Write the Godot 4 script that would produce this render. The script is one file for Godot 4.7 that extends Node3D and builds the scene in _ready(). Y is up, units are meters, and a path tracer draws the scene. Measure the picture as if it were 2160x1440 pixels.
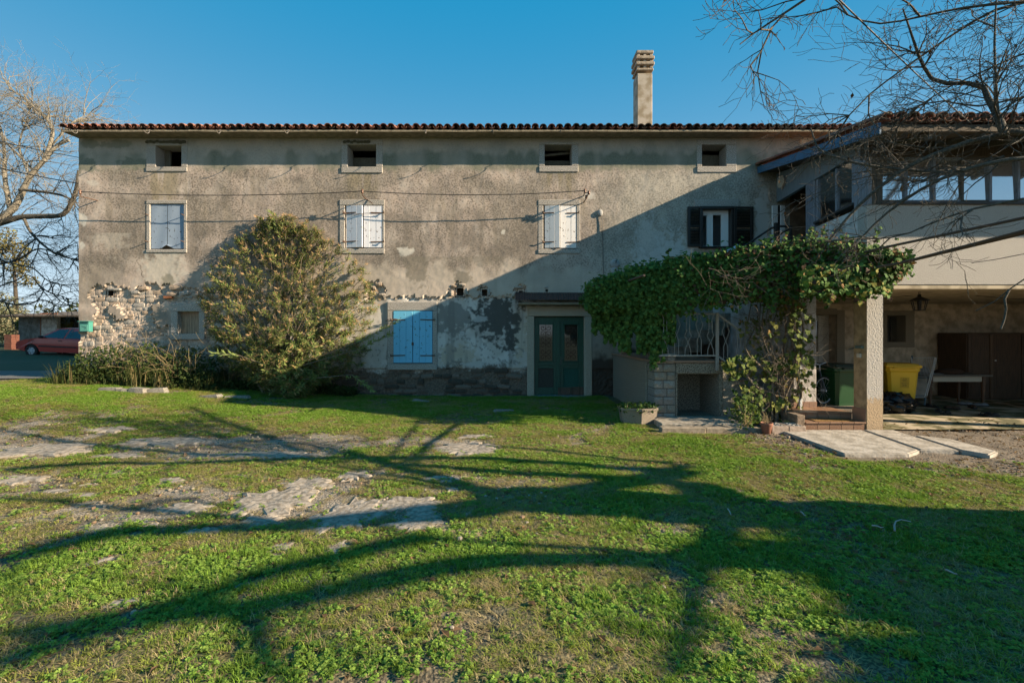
extends Node3D
# A farmhouse yard in low winter sun. Survey: the eye stands 1.62 m above the yard, the facade 11.75 m away at z = -11.75.
const F := 940.0
const EYE := 1.62
const WALL := 11.75
const SUNWARD := Vector3(4.1, 1.65, 1.0)

var rng := RandomNumberGenerator.new()
var na := FastNoiseLite.new()
var nb := FastNoiseLite.new()
var nc := FastNoiseLite.new()
var mats := {}
var tex := {}
var used := {}

# ---------------------------------------------------------------- mesh builder
class MB:
	var v := PackedVector3Array()
	var n := PackedVector3Array()
	var t := PackedVector2Array()
	var c := PackedColorArray()
	var ix := PackedInt32Array()
	var col := Color.WHITE
	var colored := false

	func vert(p: Vector3, nn: Vector3, uv := Vector2.ZERO) -> int:
		v.append(p); n.append(nn); t.append(uv); c.append(col)
		return v.size() - 1

	func tri(a: Vector3, b: Vector3, d: Vector3) -> void:
		var nn := (d - a).cross(b - a).normalized()
		var i := v.size()
		vert(a, nn); vert(b, nn); vert(d, nn)
		ix.append(i); ix.append(i + 1); ix.append(i + 2)

	func quad(a: Vector3, b: Vector3, d: Vector3, e: Vector3) -> void:
		var nn := (d - a).cross(b - a)
		if nn.length_squared() < 1e-16:
			nn = (e - a).cross(d - a)
		nn = nn.normalized()
		var i := v.size()
		vert(a, nn, Vector2(0, 1)); vert(b, nn, Vector2(0, 0)); vert(d, nn, Vector2(1, 0)); vert(e, nn, Vector2(1, 1))
		for k in [0, 1, 2, 0, 2, 3]:
			ix.append(i + k)

	func face(p: Array, out: Vector3) -> void:       # a convex polygon whose front looks along out
		var nn: Vector3 = (p[2] - p[0]).cross(p[1] - p[0])
		if nn.dot(out) < 0.0:
			p = p.duplicate(); p.reverse()
		if p.size() == 4:
			quad(p[0], p[1], p[2], p[3])
		else:
			for k in range(1, p.size() - 1):
				tri(p[0], p[k], p[k + 1])

	func box(ce: Vector3, size: Vector3, ch := 0.0, b := Basis()) -> void:
		var h := size * 0.5
		ch = minf(ch, minf(h.x, minf(h.y, h.z)) * 0.45)
		var pt := func(s: Vector3, k: int) -> Vector3:
			var q := Vector3(s.x * (h.x - ch), s.y * (h.y - ch), s.z * (h.z - ch))
			q[k] = s[k] * h[k]
			return ce + b * q
		for k in 3:
			var i := (k + 1) % 3
			var j := (k + 2) % 3
			for s in [-1.0, 1.0]:
				var ps := []
				for w in [[-1.0, -1.0], [1.0, -1.0], [1.0, 1.0], [-1.0, 1.0]]:
					var sg := Vector3.ZERO
					sg[k] = s; sg[i] = w[0]; sg[j] = w[1]
					ps.append(pt.call(sg, k))
				var o := Vector3.ZERO
				o[k] = s
				face(ps, b * o)
		if ch <= 0.0:
			return
		for k in 3:                                   # edges that run along axis k
			var i := (k + 1) % 3
			var j := (k + 2) % 3
			for si in [-1.0, 1.0]:
				for sj in [-1.0, 1.0]:
					var s0 := Vector3.ZERO
					s0[k] = -1.0; s0[i] = si; s0[j] = sj
					var s1 := s0
					s1[k] = 1.0
					var o := Vector3.ZERO
					o[i] = si; o[j] = sj
					face([pt.call(s0, i), pt.call(s1, i), pt.call(s1, j), pt.call(s0, j)], b * o)
		for a in 8:
			var s := Vector3(1.0 if a & 1 else -1.0, 1.0 if a & 2 else -1.0, 1.0 if a & 4 else -1.0)
			face([pt.call(s, 0), pt.call(s, 1), pt.call(s, 2)], b * s)

	func span(a: Vector3, b2: Vector3, ch := 0.0) -> void:   # a box between two corners
		box((a + b2) * 0.5, (b2 - a).abs(), ch)

	func bar(a: Vector3, b2: Vector3, w: float, h: float, ch := 0.0, up := Vector3.UP) -> void:
		var z := (b2 - a).normalized()
		var x := up.cross(z)
		if x.length() < 0.05:
			x = Vector3.RIGHT.cross(z)
		x = x.normalized()
		box((a + b2) * 0.5, Vector3(w, h, a.distance_to(b2)), ch, Basis(x, z.cross(x), z))

	func tube(p: Array, r: Array, sides := 6, cap := true) -> void:
		var m := p.size()
		if m < 2:
			return
		var d: Vector3 = (p[1] - p[0]).normalized()
		var x := d.cross(Vector3.UP if absf(d.y) < 0.9 else Vector3.RIGHT).normalized()
		var first := v.size()
		var run := 0.0
		for k in m:
			var dir: Vector3 = (p[mini(k + 1, m - 1)] - p[maxi(k - 1, 0)]).normalized()
			x = (x - dir * x.dot(dir)).normalized()
			var y := dir.cross(x)
			var rr: float = r[k] if k < r.size() else r[-1]
			if k > 0:
				run += p[k].distance_to(p[k - 1])
			for s in sides + 1:
				var a := TAU * s / sides
				var nn := x * cos(a) + y * sin(a)
				vert(p[k] + nn * rr, nn, Vector2(float(s) / sides, run))
		for k in m - 1:
			for s in sides:
				var i := first + k * (sides + 1) + s
				var j := i + sides + 1
				for q in [i, j, i + 1, i + 1, j, j + 1]:
					ix.append(q)
		if cap:
			for e in [0, m - 1]:
				var base: int = first + e * (sides + 1)
				var o: Vector3 = (p[1] - p[0]) * -1.0 if e == 0 else p[m - 1] - p[m - 2]
				var ring := []
				for s in sides:
					ring.append(v[base + s])
				face(ring, o)

	func lathe(prof: Array, segs := 16, at := Vector3.ZERO, b := Basis()) -> void:    # prof: Vector2(radius, height)
		var first := v.size()
		for k in prof.size():
			var q0: Vector2 = prof[maxi(k - 1, 0)]
			var q1: Vector2 = prof[mini(k + 1, prof.size() - 1)]
			var e := (q1 - q0).normalized()
			for s in segs + 1:
				var a := TAU * s / segs
				var o := Vector3(cos(a), 0, sin(a))
				vert(at + b * (o * prof[k].x + Vector3.UP * prof[k].y), (b * (o * e.y - Vector3.UP * e.x)).normalized(), Vector2(float(s) / segs, prof[k].y))
		for k in prof.size() - 1:
			for s in segs:
				var i := first + k * (segs + 1) + s
				var j := i + segs + 1
				for q in [i, i + 1, j, i + 1, j + 1, j]:
					ix.append(q)

	func prism(poly: PackedVector2Array, z0: float, z1: float, xf := Transform3D()) -> void:   # outline in x y, thick along z
		var idx := Geometry2D.triangulate_polygon(poly)
		for s in [z0, z1]:
			var out := xf.basis * Vector3(0, 0, 1.0 if s == maxf(z0, z1) else -1.0)
			for k in range(0, idx.size(), 3):
				var p := []
				for q in 3:
					p.append(xf * Vector3(poly[idx[k + q]].x, poly[idx[k + q]].y, s))
				face(p, out)
		var cw := 1.0 if Geometry2D.is_polygon_clockwise(poly) else -1.0
		for k in poly.size():
			var a := poly[k]
			var b2 := poly[(k + 1) % poly.size()]
			var e := (b2 - a)
			var o := xf.basis * (Vector3(-e.y, e.x, 0) * cw)
			face([xf * Vector3(a.x, a.y, z0), xf * Vector3(b2.x, b2.y, z0), xf * Vector3(b2.x, b2.y, z1), xf * Vector3(a.x, a.y, z1)], o)

	func ball(ce: Vector3, r: Vector3, lat := 6, lon := 9, rough := 0.0, noise: FastNoiseLite = null, square := 1.0, seed_at := Vector3.ZERO, flat := false) -> void:
		var g := []
		for i in lat + 1:
			var row := []
			var th := PI * i / lat
			for j in lon:
				var ph := TAU * j / lon
				var u := Vector3(sin(th) * cos(ph), cos(th), sin(th) * sin(ph))
				var q := Vector3(signf(u.x) * pow(absf(u.x), square), signf(u.y) * pow(absf(u.y), square), signf(u.z) * pow(absf(u.z), square))
				if noise:
					q *= 1.0 + rough * noise.get_noise_3dv(u * 1.3 + seed_at)
				row.append(ce + q * r)
			g.append(row)
		if flat:
			for i in lat:
				for j in lon:
					var k := (j + 1) % lon
					var o: Vector3 = (g[i][j] + g[i + 1][k]) * 0.5 - ce
					if i == 0:
						face([g[0][0], g[1][j], g[1][k]], o)
					elif i == lat - 1:
						face([g[i][j], g[i][k], g[lat][0]], o)
					else:
						face([g[i][j], g[i][k], g[i + 1][k], g[i + 1][j]], o)
			return
		var first := v.size()
		for i in lat + 1:
			for j in lon + 1:
				var p: Vector3 = g[i][j % lon]
				var du: Vector3 = g[i][(j + 1) % lon] - g[i][(j + lon - 1) % lon]
				var dv: Vector3 = g[mini(i + 1, lat)][j % lon] - g[maxi(i - 1, 0)][j % lon]
				var nn := dv.cross(du)
				if nn.length_squared() < 1e-12 or i == 0 or i == lat:
					nn = p - ce
				if nn.dot(p - ce) < 0.0:
					nn = -nn
				vert(p, nn.normalized(), Vector2(float(j) / lon, float(i) / lat))
		for i in lat:
			for j in lon:
				var a := first + i * (lon + 1) + j
				for q in [a, a + lon + 1, a + 1, a + 1, a + lon + 1, a + lon + 2]:
					ix.append(q)

	func mesh() -> ArrayMesh:
		var m := ArrayMesh.new()
		if v.is_empty():
			return m
		var a := []
		a.resize(Mesh.ARRAY_MAX)
		a[Mesh.ARRAY_VERTEX] = v
		a[Mesh.ARRAY_NORMAL] = n
		a[Mesh.ARRAY_TEX_UV] = t
		if colored:
			a[Mesh.ARRAY_COLOR] = c
		a[Mesh.ARRAY_INDEX] = ix
		m.add_surface_from_arrays(Mesh.PRIMITIVE_TRIANGLES, a)
		return m

# ---------------------------------------------------------------- survey
func fx(px: float) -> float:          # facade survey marks are 1/80 m apart
	return (px - 1080.0) / 80.0

func fy(py: float) -> float:
	return EYE + (705.0 - py) / 80.0

func at(px: float, py: float, d: float) -> Vector3:
	return Vector3((px - 1080.0) * d / F, EYE + (705.0 - py) * d / F, -d)

func lift(x: float, z: float) -> float:     # height of the yard
	var d := -z
	var r := smoothstep(2.0, 11.5, -x) * smoothstep(3.5, 10.5, d) * 0.42
	r += maxf(0.0, -x - 14.0) * 0.03 * smoothstep(12.0, 20.0, d)
	return r + na.get_noise_2d(x * 60.0, z * 60.0) * 0.02

# ---------------------------------------------------------------- naming
func tag(o: Node, label: String, category: String, group := "", kind := "") -> Node:
	if label: o.set_meta("label", label)
	if category: o.set_meta("category", category)
	if group: o.set_meta("group", group)
	if kind: o.set_meta("kind", kind)
	return o

func numbered(parent: Node, called: String) -> String:
	var key := str(parent.get_instance_id()) + called
	var k: int = used.get(key, 0)
	used[key] = k + 1
	return called if k == 0 else "%s_%03d" % [called, k]

func thing(called: String, label: String, category: String, pos := Vector3.ZERO, group := "") -> Node3D:
	var o := Node3D.new()
	o.name = numbered(self, called)
	add_child(o)
	o.position = pos
	tag(o, label, category, group)
	return o

func origin_of(n: Node) -> Vector3:
	var p := Vector3.ZERO
	while n is Node3D and n != self:
		p += (n as Node3D).position
		n = n.get_parent()
	return p

func put(called: String, m: Mesh, mat: Material, parent: Node, pos := Vector3.ZERO, b := Basis()) -> MeshInstance3D:
	var o := MeshInstance3D.new()
	o.name = numbered(parent, called)
	o.mesh = m
	o.material_override = mat
	parent.add_child(o)
	o.transform = Transform3D(b, pos)
	return o

func part(called: String, mb: MB, mat: Material, parent: Node) -> MeshInstance3D:     # the shape is given in yard coordinates
	return put(called, mb.mesh(), mat, parent, -origin_of(parent) if parent != self else Vector3.ZERO)

func struct(called: String, mb: MB, mat: Material, label := "") -> MeshInstance3D:
	var o := part(called, mb, mat, self)
	o.set_meta("kind", "structure")
	if label: o.set_meta("label", label)
	return o

func copies(called: String, m: Mesh, mat: Material, parent: Node, tf: Array, cols: Array) -> MultiMeshInstance3D:
	var mm := MultiMesh.new()
	mm.transform_format = MultiMesh.TRANSFORM_3D
	mm.use_colors = cols.size() > 0
	mm.mesh = m
	mm.instance_count = tf.size()
	for k in tf.size():
		mm.set_instance_transform(k, tf[k])
		if cols.size():
			mm.set_instance_color(k, cols[k])
	var o := MultiMeshInstance3D.new()
	o.name = numbered(parent, called)
	o.multimesh = mm
	o.material_override = mat
	parent.add_child(o)
	o.position = -origin_of(parent) if parent != self else Vector3.ZERO
	o.set_meta("kind", "stuff")
	return o

func dup(src: Node3D, called: String, label: String, pos: Vector3, turn := 0.0) -> Node3D:
	var o: Node3D = src.duplicate()
	o.name = numbered(self, called)
	add_child(o)
	o.position = pos
	o.rotation.y = turn
	o.set_meta("label", label)
	return o

# ---------------------------------------------------------------- materials
func noise_tex(called: String, freq: float, octaves: int, lo: Color, hi: Color, kind := FastNoiseLite.TYPE_SIMPLEX_SMOOTH, size := 512, c0 := 0.25, c1 := 0.75, sd := 1) -> Texture2D:
	if tex.has(called):
		return tex[called]
	var n := FastNoiseLite.new()
	n.seed = sd
	n.noise_type = kind
	n.frequency = freq
	n.fractal_octaves = octaves
	var t := NoiseTexture2D.new()
	t.width = size; t.height = size
	t.seamless = true
	t.noise = n
	var g := Gradient.new()
	g.set_color(0, lo); g.set_offset(0, c0)
	g.set_color(1, hi); g.set_offset(1, c1)
	t.color_ramp = g
	tex[called] = t
	return t

func wood_tex() -> Texture2D:
	if tex.has("wood"):
		return tex.wood
	var im := Image.create(256, 256, false, Image.FORMAT_RGB8)
	for y in 256:
		for x in 256:
			var g := 0.78 + 0.2 * nb.get_noise_2d(x * 14.0, y * 0.7) + 0.12 * na.get_noise_2d(x * 40.0, y * 2.0)
			im.set_pixel(x, y, Color(g, g * 0.99, g * 0.97))
	tex.wood = ImageTexture.create_from_image(im)
	return tex.wood

func grain() -> Texture2D:
	return noise_tex("grain", 0.06, 4, Color(0.62, 0.62, 0.62), Color(1, 1, 1))

func blotch() -> Texture2D:
	return noise_tex("blotch", 0.012, 5, Color(0.80, 0.79, 0.77), Color(1, 1, 1), FastNoiseLite.TYPE_SIMPLEX_SMOOTH, 512, 0.2, 0.75, 4)

func bumps() -> Texture2D:
	return noise_tex("bumps", 0.08, 4, Color.BLACK, Color.WHITE, FastNoiseLite.TYPE_SIMPLEX_SMOOTH, 512, 0.2, 0.8, 7)

func mat(called: String, c: Color, rough := 0.85, t: Texture2D = null, tile := 1.0, relief := 0.0, relief_of: Texture2D = null) -> StandardMaterial3D:    # c is the real base colour, linear
	if mats.has(called):
		return mats[called]
	var m := StandardMaterial3D.new()
	m.resource_name = called
	m.albedo_color = c.linear_to_srgb()
	m.roughness = rough
	if t:
		m.albedo_texture = t
	if relief != 0.0:
		m.heightmap_enabled = true
		m.heightmap_texture = relief_of if relief_of else bumps()
		m.heightmap_scale = relief * 0.4
	if t or relief != 0.0:
		m.uv1_triplanar = true
		m.uv1_world_triplanar = true
		m.uv1_scale = Vector3.ONE / tile
	mats[called] = m
	return m

func leafy(called: String, c: Color, glow: float, rough := 0.55) -> StandardMaterial3D:
	if mats.has(called):
		return mats[called]
	var m := mat(called, Color.WHITE, rough)
	m.vertex_color_use_as_albedo = true
	m.metallic_specular = 0.22
	m.albedo_color = c.linear_to_srgb()
	m.cull_mode = BaseMaterial3D.CULL_DISABLED
	m.backlight_enabled = true
	m.backlight = Color(c.r * glow, c.g * glow, c.b * glow * 0.4).linear_to_srgb()
	return m

# ---------------------------------------------------------------- camera, sky, sun, exposure
func _ready() -> void:
	rng.seed = 41
	for q in [[na, 11], [nb, 23], [nc, 37]]:
		q[0].seed = q[1]
		q[0].noise_type = FastNoiseLite.TYPE_SIMPLEX_SMOOTH
		q[0].fractal_octaves = 3
		q[0].frequency = 0.01
	var cam := Camera3D.new()
	cam.name = "camera"
	cam.projection = Camera3D.PROJECTION_FRUSTUM
	cam.near = 0.05
	cam.far = 1500.0
	cam.size = 1440.0 / F * cam.near
	cam.frustum_offset = Vector2(0, -15.0 / F * cam.near)
	add_child(cam)
	cam.position = Vector3(0, EYE, 0)
	var sky := ProceduralSkyMaterial.new()
	sky.sky_top_color = Color(0.0, 0.225, 0.45).linear_to_srgb()
	sky.sky_horizon_color = Color(0.68, 0.80, 0.86).linear_to_srgb()
	sky.sky_curve = 0.15
	sky.ground_bottom_color = Color(0.13, 0.13, 0.08).linear_to_srgb()
	sky.ground_horizon_color = Color(0.35, 0.40, 0.38).linear_to_srgb()
	sky.sun_angle_max = 30.0
	sky.sun_curve = 0.15
	var e := Environment.new()
	e.background_mode = Environment.BG_SKY
	e.sky = Sky.new()
	e.sky.sky_material = sky
	e.background_energy_multiplier = 0.37
	e.tonemap_mode = Environment.TONE_MAPPER_LINEAR
	e.tonemap_exposure = 3.5
	e.sdfgi_enabled = true
	e.ssao_enabled = true
	e.ssil_enabled = true
	var we := WorldEnvironment.new()
	we.name = "world_environment"
	we.environment = e
	add_child(we)
	var sun := DirectionalLight3D.new()
	sun.name = "sun"
	sun.light_energy = 1.24
	sun.light_color = Color(1.0, 0.915, 0.79)
	sun.light_angular_distance = 0.4
	sun.shadow_enabled = true
	add_child(sun)
	sun.look_at_from_position(SUNWARD * 10.0, Vector3.ZERO)

	make_ground()
	make_farmhouse()
	make_annex()
	make_stair()
	make_far_side()
	make_right_tree()
	make_plants()
	make_things()
	make_lawn()

# ---------------------------------------------------------------- ground
var rocks := []          # x, depth, half width, half depth

func rock_list() -> Array:     # survey marks of the bedrock slabs: x, y, half width, half height
	return [
		[650, 1020, 62, 17], [565, 1057, 88, 30], [353, 1015, 42, 10], [187, 1023, 18, 5], [214, 1186, 34, 15], [257, 1272, 38, 16],
		[423, 1121, 42, 10], [205, 1117, 36, 10], [548, 1100, 46, 15], [95, 948, 104, 17], [232, 906, 48, 9], [345, 931, 100, 10],
		[735, 1085, 72, 42], [862, 1066, 88, 22], [882, 1106, 62, 16], [987, 946, 72, 18], [940, 1010, 52, 8], [955, 1032, 16, 6],
		[707, 1155, 28, 20], [584, 1155, 36, 12], [577, 1175, 14, 5], [628, 1226, 26, 10], [676, 1223, 18, 8], [523, 1238, 36, 9],
		[798, 1263, 11, 8], [240, 962, 60, 8], [560, 960, 110, 8], [170, 1045, 40, 6], [385, 1072, 62, 12], [120, 1036, 34, 5],
		[160, 1052, 24, 5], [745, 1003, 40, 9], [890, 1088, 40, 10], [1010, 921, 45, 4], [40, 1012, 60, 10], [310, 1105, 24, 8]]

func rock_depth(px: float, py: float) -> Vector3:
	var d := F * EYE / (py - 705.0)
	for k in 4:
		d = F * (EYE - lift((px - 1080.0) * d / F, -d)) / (py - 705.0)
	return Vector3((px - 1080.0) * d / F, lift((px - 1080.0) * d / F, -d), -d)

func bare(x: float, z: float) -> float:     # how much of the turf is worn away, 0 to 1
	var d := -z
	var w := 0.0
	var n := nb.get_noise_2d(x * 55.0, z * 55.0) + 0.5 * nb.get_noise_2d(x * 190.0, z * 190.0)
	w = clampf((n - 0.14) * 2.6, 0.0, 0.8)
	var track := exp(-pow((d - 6.45 + 0.02 * x) / (0.75 + 0.45 * smoothstep(-1.0, -4.0, x)), 2.0)) * smoothstep(1.8, -2.0, x)       # the worn track across the yard
	w = maxf(w, clampf(track * (1.25 + n * 1.3) - 0.15, 0.0, 1.0))
	var mid := exp(-pow((d - 4.5) / 1.0, 2.0)) * smoothstep(1.3, -0.8, x)
	w = maxf(w, clampf(mid * (0.85 + n * 1.6) - 0.1, 0.0, 1.0))
	if x > 2.6:
		var edge := 6.35 - 0.62 * (x - 3.4) + 0.5 * n                                           # leaf litter and gravel by the slabs
		w = maxf(w, smoothstep(edge - 0.15, edge + 0.35, d) * smoothstep(2.6, 4.2, x + n))
		w = maxf(w, smoothstep(7.7, 8.1, d))
	return w

func make_ground() -> void:
	for r in rock_list():
		var p := rock_depth(r[0], r[1])
		var near := rock_depth(r[0], r[1] + r[3])
		var far := rock_depth(r[0], r[1] - r[3])
		rocks.append([p.x, -p.z, r[2] * -p.z / F, (near.z - far.z) * 0.5])
	var xs := []
	var zs := []
	var x := 0.0
	while x < 700.0:
		xs.append(x)
		x += 0.07 if x < 13.5 else (x - 13.0) * 0.22
	for k in range(1, xs.size()):
		xs.append(-xs[k])
	xs.sort()
	var z := 1.2
	while z < 700.0:
		zs.append(-z)
		z += 0.05 + 0.006 * z if z < 13.0 else (z - 12.5) * 0.25
	zs.reverse()
	for q in [0.4, -0.5, -2.0, -5.0, -12.0, -40.0, -150.0, -600.0]:
		zs.append(-q)
	var b := MB.new()
	b.colored = true
	var w := xs.size()
	var gravel := Color(0.20, 0.165, 0.125)
	for zz in zs:
		for xx in xs:
			var y := lift(xx, zz)
			var bw := 0.0
			var close: bool = absf(xx) < 14.0 and zz > -13.5 and zz < 0.0
			var n1 := nc.get_noise_2d(xx * 300.0, zz * 300.0)
			if close:
				bw = bare(xx, zz)
				y += n1 * 0.018 - bw * 0.012
			else:
				y += nb.get_noise_2d(xx * 20.0, zz * 20.0) * minf(0.12, maxf(absf(xx), absf(zz)) * 0.002)
			var n2 := nb.get_noise_2d(xx * 900.0, zz * 900.0)
			var turf := Color(0.15, 0.15, 0.05).lerp(Color(0.20, 0.165, 0.08), clampf(0.5 + n1 * 1.5, 0.0, 1.0))
			var earth := Color(0.17, 0.125, 0.085).lerp(Color(0.25, 0.20, 0.145), clampf(0.5 + n2 * 1.6 + n1, 0.0, 1.0))
			if close and xx < 2.0 and zz < -3.5 and zz > -8.2:
				earth = earth.lerp(Color(0.40, 0.34, 0.265), clampf(0.6 + 1.6 * nb.get_noise_2d(xx * 120.0 + 70.0, zz * 160.0), 0.0, 0.9))
			if xx > 4.5 and zz < -4.0:
				earth = earth.lerp(gravel, clampf(0.35 + n2 * 2.0, 0.0, 0.8))
			if not close:
				bw = clampf(n1 * 0.5, 0.0, 0.4)
				turf = Color(0.06, 0.085, 0.025)
			b.col = turf.lerp(earth, bw)
			b.vert(Vector3(xx, y, zz), Vector3.UP)
	for j in zs.size() - 1:
		for i in w - 1:
			var a: int = j * w + i
			for q in [a, a + 1, a + w, a + 1, a + w + 1, a + w]:
				b.ix.append(q)
	for j in zs.size():
		for i in w:
			var k: int = j * w + i
			var l: Vector3 = b.v[j * w + maxi(i - 1, 0)]
			var r2: Vector3 = b.v[j * w + mini(i + 1, w - 1)]
			var u: Vector3 = b.v[maxi(j - 1, 0) * w + i]
			var d: Vector3 = b.v[mini(j + 1, zs.size() - 1) * w + i]
			b.n[k] = (d - u).cross(r2 - l).normalized()
	var gm := mat("yard_earth", Color.WHITE, 0.95, noise_tex("soil", 0.05, 5, Color(0.55, 0.55, 0.55), Color(1, 1, 1), FastNoiseLite.TYPE_SIMPLEX_SMOOTH, 1024, 0.3, 0.62, 12), 1.3, 1.2)
	gm.vertex_color_use_as_albedo = true
	struct("ground", b, gm, "grassy yard with worn earth, sloping up to the left")

	# the lane that passes the left end of the house
	var lane := MB.new()
	var rows := []
	for k in 60:
		var lx := -9.0 - k * 1.2
		var nearest := 11.75 + 0.25 * sin(k * 0.7) * 0.3 + maxf(0.0, 11.9 + lx) * 0.18
		var farthest := 14.3 + maxf(0.0, -lx - 11.0) * -0.02
		var row := []
		for q in 8:
			var dd: float = lerpf(nearest, farthest, q / 7.0)
			row.append(Vector3(lx, lift(lx, -dd) + 0.03 + 0.03 * sin(PI * q / 7.0), -dd))
		rows.append(row)
	for k in rows.size() - 1:
		for q in 7:
			lane.face([rows[k][q], rows[k + 1][q], rows[k + 1][q + 1], rows[k][q + 1]], Vector3.UP)
	struct("road", lane, mat("lane_asphalt", Color(0.17, 0.165, 0.155), 0.9, grain(), 0.8, 0.6), "grey asphalt lane passing the left end of the house")

	# bedrock slabs that show through the turf
	var rm := mat("limestone", Color(0.33, 0.285, 0.235), 0.9, noise_tex("rock_grain", 0.02, 6, Color(0.72, 0.71, 0.69), Color(1, 1, 1), FastNoiseLite.TYPE_SIMPLEX_SMOOTH, 1024, 0.25, 0.65, 31), 1.6, 0.5)
	var looks := [
		"long pale slab", "wide creased slab with a grassy hollow", "low humped rock", "small round-topped stone", "lone pale rock in clover", "split flat stone with dry stalks",
		"thin shaded slab", "low rock in the branch shadow", "cracked flat slab", "largest pale sheet of bedrock at the left edge", "narrow pale sheet nearest the weed bed", "long thin bedrock sheet on the track",
		"big lumpy slab in the middle of the rock group", "broad smooth slab right of the rock group", "rough shaded ledge of broken stone", "flat rock beside the worn track under the house shadow", "thin ledge in shadow", "small shaded stone",
		"dark-edged stone on the lower side of the rock group", "small flat slab below the rock group", "pebble-sized flat stone", "pale stone between two branch shadows", "companion stone right of a pale stone between shadows", "half-shaded flat stone in the lower left lawn",
		"single cobble alone in the lower lawn", "thin bedrock strip left of the track", "long bedrock strip crossed by branch shadows", "pale flat stones in dry turf", "smooth slab left of the creased slab", "little flat stone in dry turf",
		"little pale stone beside the flat stones", "small stone above the lumpy slab", "stone between the smooth slab and the ledge", "thin sliver of rock nearest the door", "bedrock patch at the left edge by gravel", "small stone beside the thin shaded slab"]
	for k in rocks.size():
		var r = rocks[k]
		var ro: MeshInstance3D = part("rock", rock_mesh(r, k), rm, self)
		tag(ro, looks[k] + ", limestone showing through the lawn", "rock", "limestone slabs in the lawn")

func rock_mesh(r: Array, k: int) -> MB:
	var b := MB.new()
	var rings := 7
	var seg := 34
	var y0 := lift(r[0], -r[1])
	var hi: float = clampf(0.016 * (r[2] + r[3]) + 0.004, 0.008, 0.020)
	var g := []
	for i in rings + 1:
		var row := []
		for j in seg:
			var a := TAU * j / seg
			var edge: float = 1.0 + 0.62 * na.get_noise_2d(cos(a) * 130.0 + k * 77.0, sin(a) * 130.0) + 0.45 * nc.get_noise_2d(cos(a) * 330.0, sin(a) * 330.0 + k * 31.0)
			var s: float = float(i) / rings
			var px: float = r[0] + cos(a) * r[2] * edge * s
			var pz: float = -r[1] + sin(a) * r[3] * edge * s
			var tilt: float = 0.35 * hi * (cos(a + k) * s)
			var rough: float = nc.get_noise_2d(px * 420.0 + k * 9.0, pz * 420.0) * 0.012 + nb.get_noise_2d(px * 1100.0, pz * 1100.0) * 0.003
			var y := y0 + (hi + tilt + rough) * (1.0 - pow(s, 6.0) * 0.35) if i < rings else lift(px, pz) - 0.06
			if i == rings - 1:
				y -= 0.010
			row.append(Vector3(px, y, pz))
		g.append(row)
	for i in rings:
		for j in seg:
			var q := (j + 1) % seg
			if i == 0:
				b.face([g[0][0], g[1][j], g[1][q]], Vector3.UP)
			else:
				b.face([g[i][j], g[i][q], g[i + 1][q], g[i + 1][j]], Vector3.UP + (g[i + 1][j] - g[0][0]) * 0.5)
	return b

# ---------------------------------------------------------------- farmhouse
var openings := []       # rectangles cut from the facade, in survey marks
var bared := []          # outlines where the plaster has fallen
var kept := []           # islands of plaster left in them
var cracks := [[Vector2(1262, 400), Vector2(1274, 600)], [Vector2(1322, 372), Vector2(1306, 392)], [Vector2(880, 470), Vector2(905, 625)], [Vector2(520, 356), Vector2(505, 470)], [Vector2(1120, 540), Vector2(1096, 612)], [Vector2(662, 366), Vector2(690, 470)], [Vector2(1005, 350), Vector2(990, 430)], [Vector2(285, 540), Vector2(310, 604)], [Vector2(404, 372), Vector2(420, 560)], [Vector2(942, 660), Vector2(925, 760)]]

func poly(a: Array) -> PackedVector2Array:
	var p := PackedVector2Array()
	for q in a:
		p.append(Vector2(q[0], q[1]))
	return p

func stripped(u: float, v: float) -> bool:
	if v < 590.0:
		return false
	var p := Vector2(u + 9.0 * nb.get_noise_2d(u * 5.0, v * 5.0) + 4.0 * nc.get_noise_2d(u * 14.0, v * 14.0), v + 8.0 * nb.get_noise_2d(u * 5.0 + 400.0, v * 5.0) + 4.0 * nc.get_noise_2d(u * 14.0, v * 14.0 + 300.0))
	for k in kept:
		if Geometry2D.is_point_in_polygon(p, k):
			return false
	for k in bared:
		if Geometry2D.is_point_in_polygon(p, k):
			return true
	return false

func ledge(u: float) -> float:      # the height at which the upper plaster coat breaks off
	return 629.0 + 5.0 * nb.get_noise_2d(u * 4.0, 10.0) + 2.5 * nc.get_noise_2d(u * 12.0, 50.0) - 2.0 * smoothstep(880.0, 960.0, u)

func relief(u: float, v: float) -> float:
	var h := nb.get_noise_2d(u * 1.2, v * 1.2) * 0.008 + nc.get_noise_2d(u * 7.0, v * 7.0) * 0.003
	if stripped(u, v):
		return h - 0.055 + nc.get_noise_2d(u * 16.0, v * 16.0) * 0.015
	if u > 440.0 and u < 1240.0:
		if v > ledge(u):
			h -= 0.035
		if v > ledge(u) - 4.0 and v < ledge(u) + 3.0 and nc.get_noise_2d(u * 3.5, v * 3.5) > -0.05:
			h -= 0.028
	if v > 778.0 and u > 470.0:
		h -= 0.02 - nc.get_noise_2d(u * 11.0, v * 11.0) * 0.03
	return h

func blot(u: float, v: float, cu: float, cv: float, ru: float, rv: float, ragged := 0.55) -> float:     # a ragged stain
	var d := Vector2((u - cu) / ru, (v - cv) / rv).length()
	if d > 1.8:
		return 0.0
	d += ragged * (nb.get_noise_2d(u * 4.0, v * 4.0) + 0.6 * nc.get_noise_2d(u * 9.0, v * 9.0))
	return smoothstep(1.15, 0.66, d)

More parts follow.
